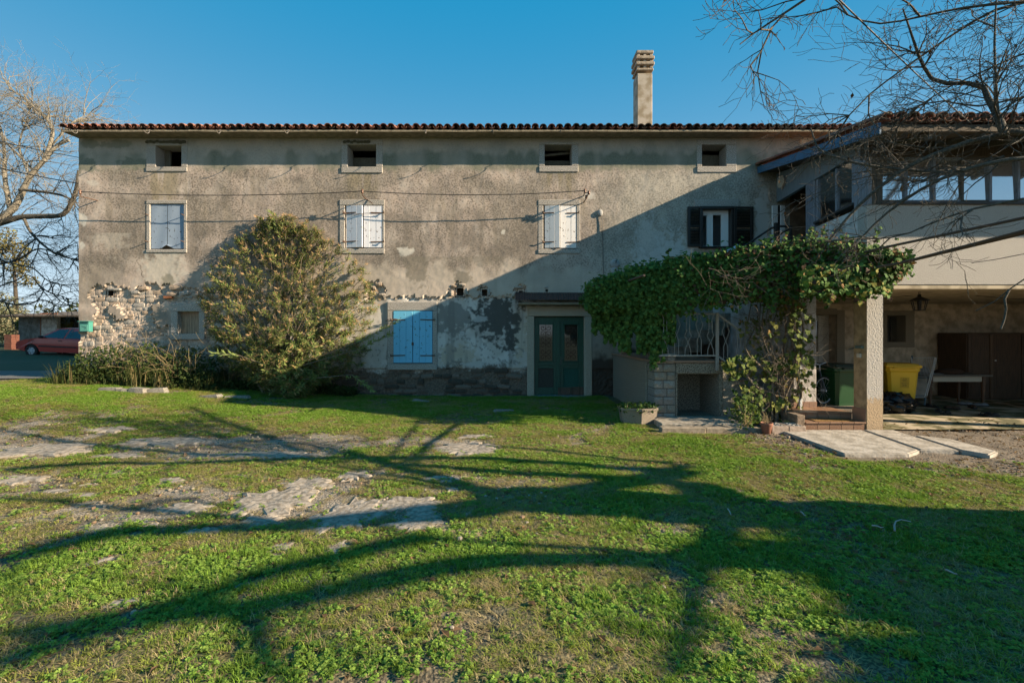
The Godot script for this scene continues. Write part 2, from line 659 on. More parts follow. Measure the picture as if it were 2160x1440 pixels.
func plaster(u: float, v: float) -> Color:
	var big := nb.get_noise_2d(u * 0.55, v * 0.75)
	var mid := nb.get_noise_2d(u * 1.9 + 900.0, v * 1.6)
	var streak := na.get_noise_2d(u * 3.2, v * 0.42)
	var fine := nc.get_noise_2d(u * 21.0, v * 21.0)
	var c := Color(0.415, 0.335, 0.278)
	if stripped(u, v):
		c = Color(0.50, 0.405, 0.325).lerp(Color(0.36, 0.285, 0.225), clampf(0.4 + fine * 1.3, 0.0, 1.0))
		if v > 770.0 and u > 470.0:
			c = Color(0.10, 0.075, 0.055).lerp(Color(0.20, 0.15, 0.11), clampf(0.3 + fine, 0.0, 1.0))
		return c
	c = c.lerp(Color(0.51, 0.43, 0.36), clampf(mid * 1.5 + 0.1, 0.0, 0.8))
	c = c.lerp(Color(0.285, 0.24, 0.195), clampf(-big * 2.0 + 0.15, 0.0, 0.85))
	c = c.lerp(Color(0.30, 0.25, 0.19), clampf(streak * 2.2 - 0.55, 0.0, 0.6))
	# grime that hangs in a broad ragged belt under the middle windows, and drips
	var belt := smoothstep(425.0, 480.0, v + 50.0 * big + 18.0 * mid) * smoothstep(572.0, 540.0, v + 26.0 * mid) * smoothstep(1300.0, 1160.0, u + 60.0 * big)
	belt *= clampf(0.72 + 1.5 * nb.get_noise_2d(u * 0.9 + 300.0, v * 1.4) + 1.2 * streak, 0.0, 1.0)
	belt = maxf(belt, 0.8 * smoothstep(360.0, 375.0, v) * clampf(1.9 * nb.get_noise_2d(u * 1.1 + 50.0, v * 1.0 + 700.0) - 0.18, 0.0, 1.0))
	c = c.lerp(Color(0.19, 0.158, 0.128), belt * 0.78)
	# run-off below the attic sills, and hairline cracks
	for q in [345.0, 763.0, 1178.0, 1512.0]:
		if absf(u - q) < 60.0 and v > 362.0 and v < 425.0:
			c = c.lerp(Color(0.25, 0.205, 0.125), 0.75 * smoothstep(0.0, 0.5, na.get_noise_2d(u * 6.0, v * 0.5) + 0.45) * smoothstep(46.0, 20.0, absf(u - q) + 10.0 * mid) * smoothstep(425.0, 385.0, v + 40.0 * streak))
	for q in cracks:
		if v < q[0].y or v > q[1].y:
			continue
		var w: float = (v - q[0].y) / (q[1].y - q[0].y)
		var cu: float = lerpf(q[0].x, q[1].x, w) + 9.0 * nb.get_noise_2d(v * 6.0, q[0].x) + 4.0 * nc.get_noise_2d(v * 16.0, q[0].x)
		if absf(u - cu) < 0.9:
			c = c.lerp(Color(0.10, 0.08, 0.06), 0.75)
	# roughcast grit, mottled by weather, thins out on the smoother coat below
	var rough_coat := 1.0 - 0.72 * smoothstep(545.0, 585.0, v + 22.0 * mid)
	var grit := smoothstep(0.02, 0.34, fine + 0.30 * (-mid - big))
	c = c.lerp(Color(0.115, 0.098, 0.074), grit * 0.68 * rough_coat)
	# the greyer band under the eaves; its green stain has eave shade painted in
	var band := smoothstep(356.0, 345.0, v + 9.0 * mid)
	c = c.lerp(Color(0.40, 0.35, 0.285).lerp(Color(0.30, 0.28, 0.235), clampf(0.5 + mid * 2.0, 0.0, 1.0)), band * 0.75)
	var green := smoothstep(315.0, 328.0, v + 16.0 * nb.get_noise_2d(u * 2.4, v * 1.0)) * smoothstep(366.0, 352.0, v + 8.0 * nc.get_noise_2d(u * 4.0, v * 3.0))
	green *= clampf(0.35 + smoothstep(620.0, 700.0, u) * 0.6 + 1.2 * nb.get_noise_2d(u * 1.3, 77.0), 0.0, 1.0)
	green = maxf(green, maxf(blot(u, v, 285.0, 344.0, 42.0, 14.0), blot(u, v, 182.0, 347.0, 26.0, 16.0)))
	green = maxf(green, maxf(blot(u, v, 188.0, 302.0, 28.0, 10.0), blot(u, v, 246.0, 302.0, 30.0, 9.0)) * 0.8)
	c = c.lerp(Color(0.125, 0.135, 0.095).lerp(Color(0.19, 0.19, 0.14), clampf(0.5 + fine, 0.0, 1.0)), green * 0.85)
	# grimier plaster toward the right end
	var right := smoothstep(1215.0, 1330.0, u + 40.0 * mid + (v - 480.0) * 0.25) * smoothstep(345.0, 372.0, v)
	c = c.lerp(Color(0.43, 0.39, 0.325).lerp(Color(0.23, 0.21, 0.172), clampf(0.35 + 1.3 * fine + mid, 0.0, 1.0)), right * 0.85)
	var wash := maxf(blot(u, v, 1430.0, 560.0, 95.0, 62.0), maxf(blot(u, v, 1372.0, 520.0, 40.0, 60.0) * 0.6, blot(u, v, 1608.0, 470.0, 16.0, 80.0)))
	c = c.lerp(Color(0.55, 0.53, 0.49), wash * 0.8)
	# smears on the smooth coat
	if v > 540.0 and u > 430.0 and u < 1260.0 and v < 640.0:
		c = c.lerp(Color(0.47, 0.405, 0.33), 0.55 * smoothstep(545.0, 580.0, v + 30.0 * mid))
		c = c.lerp(Color(0.19, 0.165, 0.125), maxf(maxf(blot(u, v, 880.0, 560.0, 26.0, 42.0), blot(u, v, 930.0, 530.0, 110.0, 22.0) * 0.7), maxf(blot(u, v, 975.0, 585.0, 22.0, 18.0), blot(u, v, 1010.0, 532.0, 70.0, 26.0) * 0.6)) * 0.75)
	if v > 490.0 and v < 620.0 and u < 480.0:
		c = c.lerp(Color(0.48, 0.435, 0.365), maxf(blot(u, v, 345.0, 565.0, 45.0, 44.0), blot(u, v, 235.0, 470.0, 50.0, 60.0) * 0.5) * 0.8)
		c = c.lerp(Color(0.20, 0.18, 0.13), blot(u, v, 352.0, 590.0, 15.0, 16.0) * 0.7)
	# ground floor: lilac-grey wash, black damp patch, flaking
	if v > ledge(u) and u > 440.0:
		c = Color(0.44, 0.40, 0.35).lerp(Color(0.56, 0.53, 0.485), clampf(0.45 + mid * 1.8, 0.0, 1.0))
		c = c.lerp(Color(0.40, 0.33, 0.235), clampf(blot(u, v, 965.0, 750.0, 46.0, 26.0) + blot(u, v, 1096.0, 700.0, 18.0, 60.0), 0.0, 1.0) * 0.7)
		c = c.lerp(Color(0.20, 0.185, 0.165), clampf(streak * 1.8 - 0.2, 0.0, 0.6))
		c = c.lerp(Color(0.155, 0.15, 0.135), blot(u, v, 955.0, 670.0, 48.0, 40.0, 0.8) * 0.8)
		c = c.lerp(Color(0.052, 0.052, 0.046), maxf(blot(u, v, 1050.0, 668.0, 50.0, 54.0, 0.7), blot(u, v, 1074.0, 715.0, 16.0, 34.0, 0.8)) * 0.93)
		c = c.lerp(Color(0.48, 0.46, 0.43), maxf(blot(u, v, 1008.0, 768.0, 34.0, 6.0), maxf(blot(u, v, 974.0, 702.0, 5.0, 5.0), blot(u, v, 1012.0, 672.0, 16.0, 7.0))) * 0.7)
		c = c.lerp(Color(0.16, 0.155, 0.145), smoothstep(0.30, 0.42, nc.get_noise_2d(u * 6.0, v * 6.0)) * smoothstep(690.0, 720.0, v) * 0.6)
		var damp := smoothstep(768.0, 786.0, v + 26.0 * mid + 10.0 * fine)
		c = c.lerp(Color(0.062, 0.048, 0.036).lerp(Color(0.13, 0.10, 0.075), clampf(0.35 + fine * 1.4, 0.0, 1.0)), damp * 0.95)
		if u > 1244.0:
			c = c.lerp(Color(0.20, 0.155, 0.105), 0.7).lerp(Color(0.055, 0.042, 0.03), smoothstep(735.0, 755.0, v + 30.0 * mid))
	# pale repair patches
	var lime := maxf(maxf(blot(u, v, 854.0, 530.0, 16.0, 11.0), blot(u, v, 173.0, 462.0, 9.0, 13.0)), maxf(blot(u, v, 172.0, 516.0, 7.0, 8.0), blot(u, v, 1242.0, 412.0, 14.0, 9.0)))
	lime = maxf(lime, maxf(blot(u, v, 1060.0, 488.0, 5.0, 5.0), blot(u, v, 192.0, 385.0, 14.0, 6.0) * 0.6))
	c = c.lerp(Color(0.56, 0.52, 0.45), lime * 0.85)
	return c

func facade_image() -> ImageTexture:
	var w := 1530
	var h := 620
	var im := Image.create(w, h, false, Image.FORMAT_RGB8)
	for j in h:
		for i in w:
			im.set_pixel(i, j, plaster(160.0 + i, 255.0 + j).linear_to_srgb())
	return ImageTexture.create_from_image(im)

func surround(b: MB, o: Rect2, i: Rect2, proud: float, deep: float, ch := 0.012) -> void:    # four stones round an opening, in survey marks
	var z0 := -WALL + proud
	var z1 := -WALL - deep
	b.span(Vector3(fx(o.position.x), fy(o.position.y), z0), Vector3(fx(o.end.x), fy(i.position.y), z1), ch)
	b.span(Vector3(fx(o.position.x), fy(i.end.y), z0 + 0.008), Vector3(fx(o.end.x), fy(o.end.y), z1), ch)
	b.span(Vector3(fx(o.position.x), fy(i.position.y) - 0.003, z0 - 0.004), Vector3(fx(i.position.x), fy(i.end.y) + 0.003, z1), ch)
	b.span(Vector3(fx(i.end.x), fy(i.position.y) - 0.003, z0 - 0.004), Vector3(fx(o.end.x), fy(i.end.y) + 0.003, z1), ch)

func rect(a: float, b: float, c: float, d: float) -> Rect2:
	return Rect2(a, b, c - a, d - b)

func slab(px0: float, py0: float, px1: float, py1: float, z0: float, z1: float, b: MB, ch := 0.004) -> void:   # a box on the facade, survey marks and metres out of the wall
	b.span(Vector3(fx(px0), fy(py0), -WALL + z0), Vector3(fx(px1), fy(py1), -WALL + z1), ch)

func make_farmhouse() -> void:
	var house := thing("farmhouse", "long weathered three-storey farmhouse with grey roughcast front and tiled roof", "house", Vector3(-2.0, 0, -WALL))
	var stone := mat("window_stone", Color(0.46, 0.425, 0.38), 0.85, noise_tex("stone_pit", 0.09, 4, Color(0.5, 0.48, 0.45), Color(1, 1, 1), FastNoiseLite.TYPE_SIMPLEX_SMOOTH, 512, 0.28, 0.52, 9), 0.9, 0.8)
	var dark := mat("back_boards", Color(0.26, 0.22, 0.17), 0.95)
	bared = [
		poly([[196, 606], [240, 600], [262, 606], [300, 604], [312, 596], [330, 606], [345, 600], [392, 606], [420, 618], [446, 625], [446, 790], [300, 792], [172, 770], [162, 705], [196, 690], [203, 660], [196, 640], [180, 622]]),
		poly([[480, 772], [640, 776], [760, 784], [840, 790], [960, 778], [1080, 782], [1112, 800], [1112, 850], [480, 850]]),
		poly([[776, 598], [800, 592], [812, 612], [800, 630], [770, 634]]),
		poly([[948, 606], [962, 596], [978, 606], [988, 628], [944, 628]]),
		poly([[1012, 606], [1028, 604], [1034, 626], [1012, 628]]),
		poly([[1086, 612], [1098, 602], [1112, 608], [1114, 624], [1084, 628]])]
	kept = [
		poly([[222, 650], [238, 642], [256, 654], [266, 674], [246, 674], [226, 662]]),
		poly([[318, 645], [352, 640], [358, 660], [350, 690], [330, 690], [320, 675]]),
		poly([[352, 638], [436, 636], [436, 716], [352, 716]]),
		poly([[268, 606], [290, 604], [286, 622], [274, 622]])]
	var attic := [[rect(308, 292, 395, 362), rect(328, 307, 382, 352)], [rect(720, 293, 807, 365), rect(733, 305, 793, 352)], [rect(1137, 300, 1220, 363), rect(1149, 305, 1206, 350)], [rect(1470, 294, 1554, 364), rect(1481, 305, 1532, 351)]]
	var holes := [[962, 606, 978, 624], [1015, 608, 1029, 624], [1093, 610, 1105, 622], [1148, 608, 1158, 618], [222, 612, 236, 625]]
	for a in attic:
		openings.append(a[1].grow(3.0))
	for a in [rect(316, 430, 386, 526), rect(724, 433, 806, 524), rect(1144, 433, 1218, 525), rect(1479, 440, 1541, 521), rect(374, 657, 419, 704), rect(830, 655, 913, 767), rect(1126, 667, 1233, 850)]:
		openings.append(a.grow(2.0))
	for a in holes:
		openings.append(rect(a[0], a[1], a[2], a[3]).grow(-1.5))

	# the front: one continuous sheet of plaster with real hollows, cut by the openings
	var b := MB.new()
	var step := 2.8
	var nu := int((1690.0 - 165.0) / step)
	var nv := int((852.0 - 271.0) / step)
	for j in nv + 1:
		for i in nu + 1:
			var u := 165.0 + i * step
			var v := 271.0 + j * step
			var h := relief(u, v)
			var gx := relief(u + 1.4, v) - h
			var gy := relief(u, v + 1.4) - h
			var corner := -0.012 * nc.get_noise_2d(300.0, v * 5.0) if i == 0 else 0.0
			b.vert(Vector3(fx(u) + corner - (0.02 * absf(nc.get_noise_2d(90.0, v * 11.0)) if i == 0 and v > 640.0 else 0.0), fy(v), -WALL + h), Vector3(-gx, gy, 1.4 / 80.0).normalized(), Vector2((u - 160.0) / 1530.0, (v - 255.0) / 620.0))
	for j in nv:
		for i in nu:
			var mid := Vector2(165.0 + (i + 0.5) * step, 271.0 + (j + 0.5) * step)
			var cut := false
			for o in openings:
				if o.has_point(mid):
					cut = true
					break
			if cut:
				continue
			var a := j * (nu + 1) + i
			for q in [a, a + 1, a + nu + 1, a + 1, a + nu + 2, a + nu + 1]:
				b.ix.append(q)
	var pm := mat("plaster", Color.WHITE, 0.93)
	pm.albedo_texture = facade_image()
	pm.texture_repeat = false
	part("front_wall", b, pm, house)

	# the rest of the shell
	var rest := MB.new()
	var y1 := 6.83
	rest.span(Vector3(-11.43, -0.4, -WALL - 0.06), Vector3(-11.0, y1, -19.2))
	rest.span(Vector3(15.6, -0.4, -WALL - 0.06), Vector3(16.0, y1, -19.2))
	rest.span(Vector3(-10.99, -0.4, -18.8), Vector3(15.59, y1, -19.2))
	for gx in [[-11.43, -11.0], [15.6, 16.0]]:
		var gp := poly([[WALL + 0.06, 6.83], [15.7, 7.95], [19.2, 6.83]])
		rest.prism(gp, gx[0], gx[1], Transform3D(Basis(Vector3(0, 0, -1), Vector3.UP, Vector3.RIGHT), Vector3.ZERO))
	part("side_wall", rest, mat("old_render", Color(0.33, 0.28, 0.22), 0.95, blotch(), 2.4, 1.2), house)
	var porch_wall := MB.new()          # the front behind the annex, with the door and the small window
	var zf := -WALL + 0.01
	var zb := -WALL - 0.45
	porch_wall.span(Vector3(7.6, -0.2, zf), Vector3(7.9, 2.9, zb))
	porch_wall.span(Vector3(7.9, 2.14, zf), Vector3(8.55, 2.9, zb))
	porch_wall.span(Vector3(8.55, -0.2, zf), Vector3(9.84, 2.9, zb))
	porch_wall.span(Vector3(9.84, 2.13, zf), Vector3(10.42, 2.9, zb))
	porch_wall.span(Vector3(9.84, -0.2, zf), Vector3(10.42, 1.40, zb))
	porch_wall.span(Vector3(10.42, -0.2, zf), Vector3(15.59, 2.9, zb))
	porch_wall.span(Vector3(7.6, 2.9, zf), Vector3(15.59, y1, zb))
	part("porch_wall", porch_wall, mat("porch_plaster", Color(0.66, 0.53, 0.38), 0.92, blotch(), 1.9, 1.0), house)
	var inner := MB.new()               # floors and a cross wall, so that the openings look into dark rooms
	inner.span(Vector3(-10.9, 5.2, -WALL - 0.5), Vector3(15.5, 5.3, -18.7))
	inner.span(Vector3(-10.9, 2.6, -WALL - 0.5), Vector3(15.5, 2.7, -18.7))
	inner.span(Vector3(-10.9, 0.0, -15.0), Vector3(15.5, 7.78, -15.1))
	part("inner_floor", inner, mat("inside_boards", Color(0.30, 0.25, 0.19), 0.9), house)

	make_roof(house)
	make_chimney(house)
	make_eave_bits(house)

	# attic windows
	for k in 4:
		var f := MB.new()
		surround(f, attic[k][0], attic[k][1], 0.016, 0.42)
		var fo := part("attic_window", f, stone, house)
		var ir: Rect2 = attic[k][1]
		var bk := MB.new()
		if k == 0:
			slab(ir.position.x - 2, ir.position.y, ir.position.x + 12, ir.end.y, -0.3, -0.36, bk)
		elif k == 2:
			bk.bar(Vector3(fx(ir.position.x), fy(ir.position.y + 12), -WALL - 0.36), Vector3(fx(ir.end.x), fy(ir.position.y + 6), -WALL - 0.36), 0.05, 0.06, 0.005)
			slab(ir.position.x - 2, ir.position.y + 20, ir.end.x + 2, ir.end.y + 2, -0.44, -0.5, bk)
		else:
			slab(ir.position.x - 3, ir.position.y + (14 if k == 1 else 8), ir.end.x + 3, ir.end.y + 2, -0.43, -0.5, bk)
		part("back_board", bk, mat("attic_board", Color(0.20, 0.175, 0.13), 0.9, wood_tex(), 0.7), fo)
	var mortar := MB.new()
	for q in [[312, 296, 392, 304], [728, 296, 780, 303]]:
		var m2 := 0.0
		while q[0] + m2 < q[2]:
			mortar.ball(Vector3(fx(q[0] + m2), fy(q[1] + 4.0 + 3.0 * nc.get_noise_2d(m2 * 20.0, 3.0)), -WALL + 0.035), Vector3(0.06, 0.04, 0.012), 4, 6, 0.6, nc, 1.0, Vector3(m2, 0, 0), true)
			m2 += 7.0
	part("moss_crust", mortar, mat("dark_moss", Color(0.07, 0.065, 0.04), 0.98), house)

	# first-floor windows with shut leaves
	shut_window(house, rect(308, 422, 394, 533), rect(316, 430, 387, 526), Color(0.235, 0.295, 0.375), 0, stone)
	shut_window(house, rect(716, 421, 811, 535), rect(727, 433, 806, 524), Color(0.66, 0.66, 0.69), 1, stone)
	shut_window(house, rect(1135, 421, 1224, 535), rect(1146, 433, 1216, 525), Color(0.70, 0.68, 0.66), 2, stone)
	shut_window(house, rect(817, 636, 922, 780), rect(830, 655, 912, 767), Color(0.15, 0.49, 0.70), 3, stone)

	# the small boarded window at the left end
	var bw := MB.new()
	surround(bw, rect(360, 640, 432, 716), rect(374, 657, 419, 704), 0.02, 0.3)
	var bo := part("boarded_window", bw, stone, house)
	var bb := MB.new()
	slab(372, 655, 421, 706, -0.14, -0.17, bb)
	part("board", bb, mat("tan_board", Color(0.45, 0.33, 0.22), 0.6, wood_tex(), 1.2), bo)

	louvred_window(house)
	make_door(house)
	make_stones(house)

	# porch door and window in the same wall
	var pd := MB.new()
	pd.span(Vector3(7.78, 0.2, zf + 0.03), Vector3(7.9, 2.26, zb + 0.1), 0.01)
	pd.span(Vector3(8.55, 0.2, zf + 0.03), Vector3(8.76, 2.26, zb + 0.1), 0.01)
	pd.span(Vector3(7.9, 2.14, zf + 0.034), Vector3(8.55, 2.30, zb + 0.1), 0.01)
	var pdo := part("porch_door", pd, mat("tan_stone", Color(0.45, 0.37, 0.26), 0.85, grain(), 0.4, 0.5), house)
	var leaf := MB.new()
	leaf.span(Vector3(7.92, 0.25, -WALL - 0.20), Vector3(8.02, 2.12, -WALL - 0.25), 0.006)
	leaf.span(Vector3(8.22, 0.25, -WALL - 0.20), Vector3(8.34, 2.12, -WALL - 0.25), 0.006)
	leaf.span(Vector3(8.02, 0.25, -WALL - 0.205), Vector3(8.22, 1.12, -WALL - 0.25), 0.006)
	leaf.span(Vector3(8.02, 1.98, -WALL - 0.205), Vector3(8.22, 2.12, -WALL - 0.25), 0.006)
	leaf.span(Vector3(8.34, 0.25, -WALL - 0.26), Vector3(8.55, 2.14, -WALL - 0.29), 0.006)
	part("door_leaf", leaf, mat("cream_paint", Color(0.50, 0.46, 0.38), 0.5), pdo)
	var pane := MB.new()
	pane.span(Vector3(8.02, 1.12, -WALL - 0.225), Vector3(8.22, 1.98, -WALL - 0.23))
	part("pane", pane, dark_glass(), pdo)
	var pw := MB.new()
	pw.span(Vector3(9.76, 1.28, zf + 0.03), Vector3(10.6, 1.42, zb), 0.01)
	pw.span(Vector3(9.76, 2.12, zf + 0.03), Vector3(10.6, 2.24, zb), 0.01)
	pw.span(Vector3(9.76, 1.42, zf + 0.026), Vector3(9.88, 2.12, zb), 0.01)
	pw.span(Vector3(10.36, 1.42, zf + 0.026), Vector3(10.6, 2.12, zb), 0.01)
	var pwo := part("porch_window", pw, mat("tan_stone", Color.WHITE), house)
	var pg := MB.new()
	pg.span(Vector3(9.86, 1.4, -WALL - 0.22), Vector3(10.4, 2.14, -WALL - 0.24))
	part("pane", pg, dark_glass(), pwo)

func dark_glass() -> StandardMaterial3D:
	var m := mat("window_pane", Color(0.2, 0.22, 0.22), 0.04)
	m.transparency = BaseMaterial3D.TRANSPARENCY_ALPHA
	m.albedo_color.a = 0.05
	return m

func tile_mesh(hump: bool, variant: int) -> ArrayMesh:       # a half-round clay tile, lying along +z (down the slope)
	var b := MB.new()
	var seg := 7
	var r0 := 0.072
	var r1 := 0.094
	var th := 0.014
	var l := 0.44
	var pt := func(r: float, a: float, z: float) -> Vector3:
		return Vector3(cos(a) * r, sin(a) * r * (0.86 if hump else -0.8), z)
	var s0 := (r0 if hump else r1)
	var s1 := (r1 if hump else r0)
	var lip := 0.004 * sin(variant * 2.1)
	for k in seg:
		var a := PI * k / seg
		var c := PI * (k + 1) / seg
		var out := Vector3(cos((a + c) * 0.5), sin((a + c) * 0.5) * (1.0 if hump else -1.0), 0)
		b.face([pt.call(s0, a, 0.0), pt.call(s0, c, 0.0), pt.call(s1, c, l + lip), pt.call(s1, a, l + lip)], out)
		b.face([pt.call(s0 - th, a, 0.0), pt.call(s0 - th, c, 0.0), pt.call(s1 - th, c, l + lip), pt.call(s1 - th, a, l + lip)], -out)
		b.face([pt.call(s1 - th, a, l + lip), pt.call(s1 - th, c, l + lip), pt.call(s1, c, l + lip), pt.call(s1, a, l + lip)], Vector3.BACK)
	return b.mesh()

func tile_mats() -> Array:
	var out := []
	var t := noise_tex("clay", 0.05, 4, Color(0.42, 0.36, 0.32), Color(1, 1, 1), FastNoiseLite.TYPE_SIMPLEX_SMOOTH, 512, 0.3, 0.6, 17)
	for c in [Color(0.42, 0.165, 0.095), Color(0.36, 0.13, 0.08), Color(0.46, 0.21, 0.13), Color(0.27, 0.12, 0.08), Color(0.13, 0.085, 0.06), Color(0.09, 0.07, 0.05)]:
		out.append(mat("clay_tile_%d" % out.size(), c, 0.9, t, 0.5, 0.4))
	return out

func make_roof(house: Node3D) -> void:
	var pitch := 0.29
	var z_eave := -WALL + 0.45
	var y_eave := 6.87
	var dir := Vector3(0, -sin(pitch), cos(pitch))
	var nor := Vector3(0, cos(pitch), sin(pitch))
	var bs := Basis(Vector3.RIGHT, nor, dir)
	var deck := MB.new()
	var run := 4.5 / cos(pitch)
	var a := Vector3(-11.47, y_eave - 0.035, z_eave - 0.04)
	deck.box(a + Vector3(13.7, 0, 0) - dir * run * 0.5 - nor * 0.03, Vector3(27.4, 0.05, run), 0.0, bs)
	var back := Basis(Vector3.RIGHT, Vector3(0, cos(pitch), -sin(pitch)), Vector3(0, -sin(pitch), -cos(pitch)))
	var ridge := a - dir * run
	deck.box(ridge + Vector3(13.7, 0, 0) + back.z * 2.4 - back.y * 0.03, Vector3(27.4, 0.05, 4.8), 0.0, back)
	part("roof_deck", deck, mat("roof_deck", Color(0.20, 0.13, 0.09), 0.95), house)
	var sof := MB.new()       # the plastered slab under the overhang, a little uneven
	var n := 60
	for k in n:
		var x0 := -11.46 + k * 0.38
		var x1 := x0 + 0.38
		var d0 := nb.get_noise_2d(k * 22.0, 5.0) * 0.015
		var d1 := nb.get_noise_2d((k + 1) * 22.0, 5.0) * 0.015
		var f0 := Vector3(x0, 6.775 + d0, z_eave - 0.03)
		var f1 := Vector3(x1, 6.775 + d1, z_eave - 0.03)
		var w0 := Vector3(x0, 6.80 + d0, -WALL - 0.1)
		var w1 := Vector3(x1, 6.80 + d1, -WALL - 0.1)
		var up := Vector3(0, 0.045, 0)
		sof.face([f0, f1, w1, w0], Vector3.DOWN)
		sof.face([f0, f1, f1 + up, f0 + up], Vector3.BACK)
		sof.face([f0 + up, f1 + up, w1 + up * 3.0, w0 + up * 3.0], Vector3.UP)
		if k == 0:
			sof.face([f0, w0, w0 + up * 3.0, f0 + up], Vector3.LEFT)
	part("eave_soffit", sof, mat("eave_plaster", Color(0.28, 0.235, 0.165), 0.95, blotch(), 1.1, 1.5), house)
	var tm := tile_mats()
	var humps := [tile_mesh(true, 0), tile_mesh(true, 1), tile_mesh(true, 2)]
	var pans := [tile_mesh(false, 0), tile_mesh(false, 1)]
	var pitch_x := 0.2035
	var upper := []
	var ucol := []
	for k in 104:
		var x := -11.40 + k * pitch_x
		for row in 3:
			var jx := rng.randf_range(-0.012, 0.012)
			var jy := rng.randf_range(-0.006, 0.008)
			var skew := Basis(Vector3.UP, rng.randf_range(-0.03, 0.03))
			var up_slope := 0.44 + row * 0.36
			var old: float = smoothstep(40.0, 74.0, k + rng.randf_range(-13.0, 13.0)) - smoothstep(84.0, 96.0, k + rng.randf_range(-5.0, 5.0))
			var which := rng.randi_range(0, 3) if rng.randf() > old else rng.randi_range(3, 5)
			var oh := Vector3(x + jx, y_eave + jy, z_eave + rng.randf_range(-0.012, 0.02)) - dir * up_slope + nor * (0.012 + row * 0.014)
			var op := Vector3(x + pitch_x * 0.5 + jx, y_eave + 0.03, z_eave) - dir * (up_slope - 0.005) + nor * (row * 0.014)
			if row == 0:
				put("roof_tile", humps[k % 3], tm[which], house, oh - origin_of(house), bs * skew)
				put("roof_tile", pans[k % 2], tm[(which + k) % 6], house, op - origin_of(house), bs)
			else:
				upper.append(Transform3D(bs * skew, oh))
				ucol.append(Color(0.36, 0.15, 0.09).lerp(Color(0.12, 0.08, 0.06), old))
	var um := mat("clay_upper", Color.WHITE, 0.9, noise_tex("clay", 0, 0, Color(), Color()), 0.5)
	um.vertex_color_use_as_albedo = true
	copies("upper_tiles", humps[0], um, house, upper, ucol)

func make_chimney(house: Node3D) -> void:
	var z := -14.2
	var s := 14.2 / F
	var x0 := (1344.5 - 1080.0) * s
	var x1 := (1376.5 - 1080.0) * s
	var d := x1 - x0
	var mid := Vector3((x0 + x1) * 0.5, 0, z - d * 0.5)
	var top := EYE + (705.0 - 106.0) * s
	var b := MB.new()
	b.span(Vector3(x0, 6.9, z), Vector3(x1, top - 0.72, z - d), 0.02)
	var cm := mat("chimney_render", Color(0.43, 0.37, 0.30), 0.92, noise_tex("chimney_stain", 0.012, 4, Color(0.80, 0.77, 0.70), Color(1, 1, 1), FastNoiseLite.TYPE_SIMPLEX_SMOOTH, 256, 0.2, 0.65, 19), 1.4, 1.0)
	var ch := part("chimney", b, cm, house)
	var cap := mat("chimney_cap", Color(0.40, 0.33, 0.25), 0.92, blotch(), 0.8, 1.4)
	for k in 4:
		var c := MB.new()
		var y := top - 0.055 - k * 0.185
		var w := d + 0.07 + (0.04 if k == 1 or k == 2 else -0.01)
		c.box(mid + Vector3(0, y, 0), Vector3(w, 0.11 if k < 3 else 0.075, w), 0.02)
		part("cap_course", c, cap, ch)
		if k < 3:
			var p := MB.new()
			for q in [Vector2(-1, -1), Vector2(1, -1), Vector2(-1, 1), Vector2(1, 1), Vector2(0, 1), Vector2(0, -1)]:
				p.box(mid + Vector3(q.x * d * 0.42, y - 0.0925, q.y * d * 0.42), Vector3(0.09, 0.077, 0.09), 0.008)
			part("cap_post", p, cap, ch)

func make_eave_bits(house: Node3D) -> void:
	var hook := MB.new()
	var pts := []
	for k in 9:
		var a := -0.5 + PI * k / 8.0 * 1.05
		pts.append(Vector3(0, -0.06 - sin(a) * 0.075, 0.10 - cos(a) * 0.075))
	pts.push_front(Vector3(0, -0.02, -0.12))
	hook.tube(pts, [0.009], 5)
	var m := hook.mesh()
	var im := mat("old_iron", Color(0.21, 0.19, 0.17), 0.7, grain(), 0.2)
	for px in [160, 312, 462, 606, 752, 898, 1040, 1183]:
		put("gutter_hook", m, im, house, Vector3((px - 1080.0) * 11.25 / F, 6.82, -WALL + 0.44) - origin_of(house), Basis(Vector3.UP, rng.randf_range(-0.35, 0.3)))

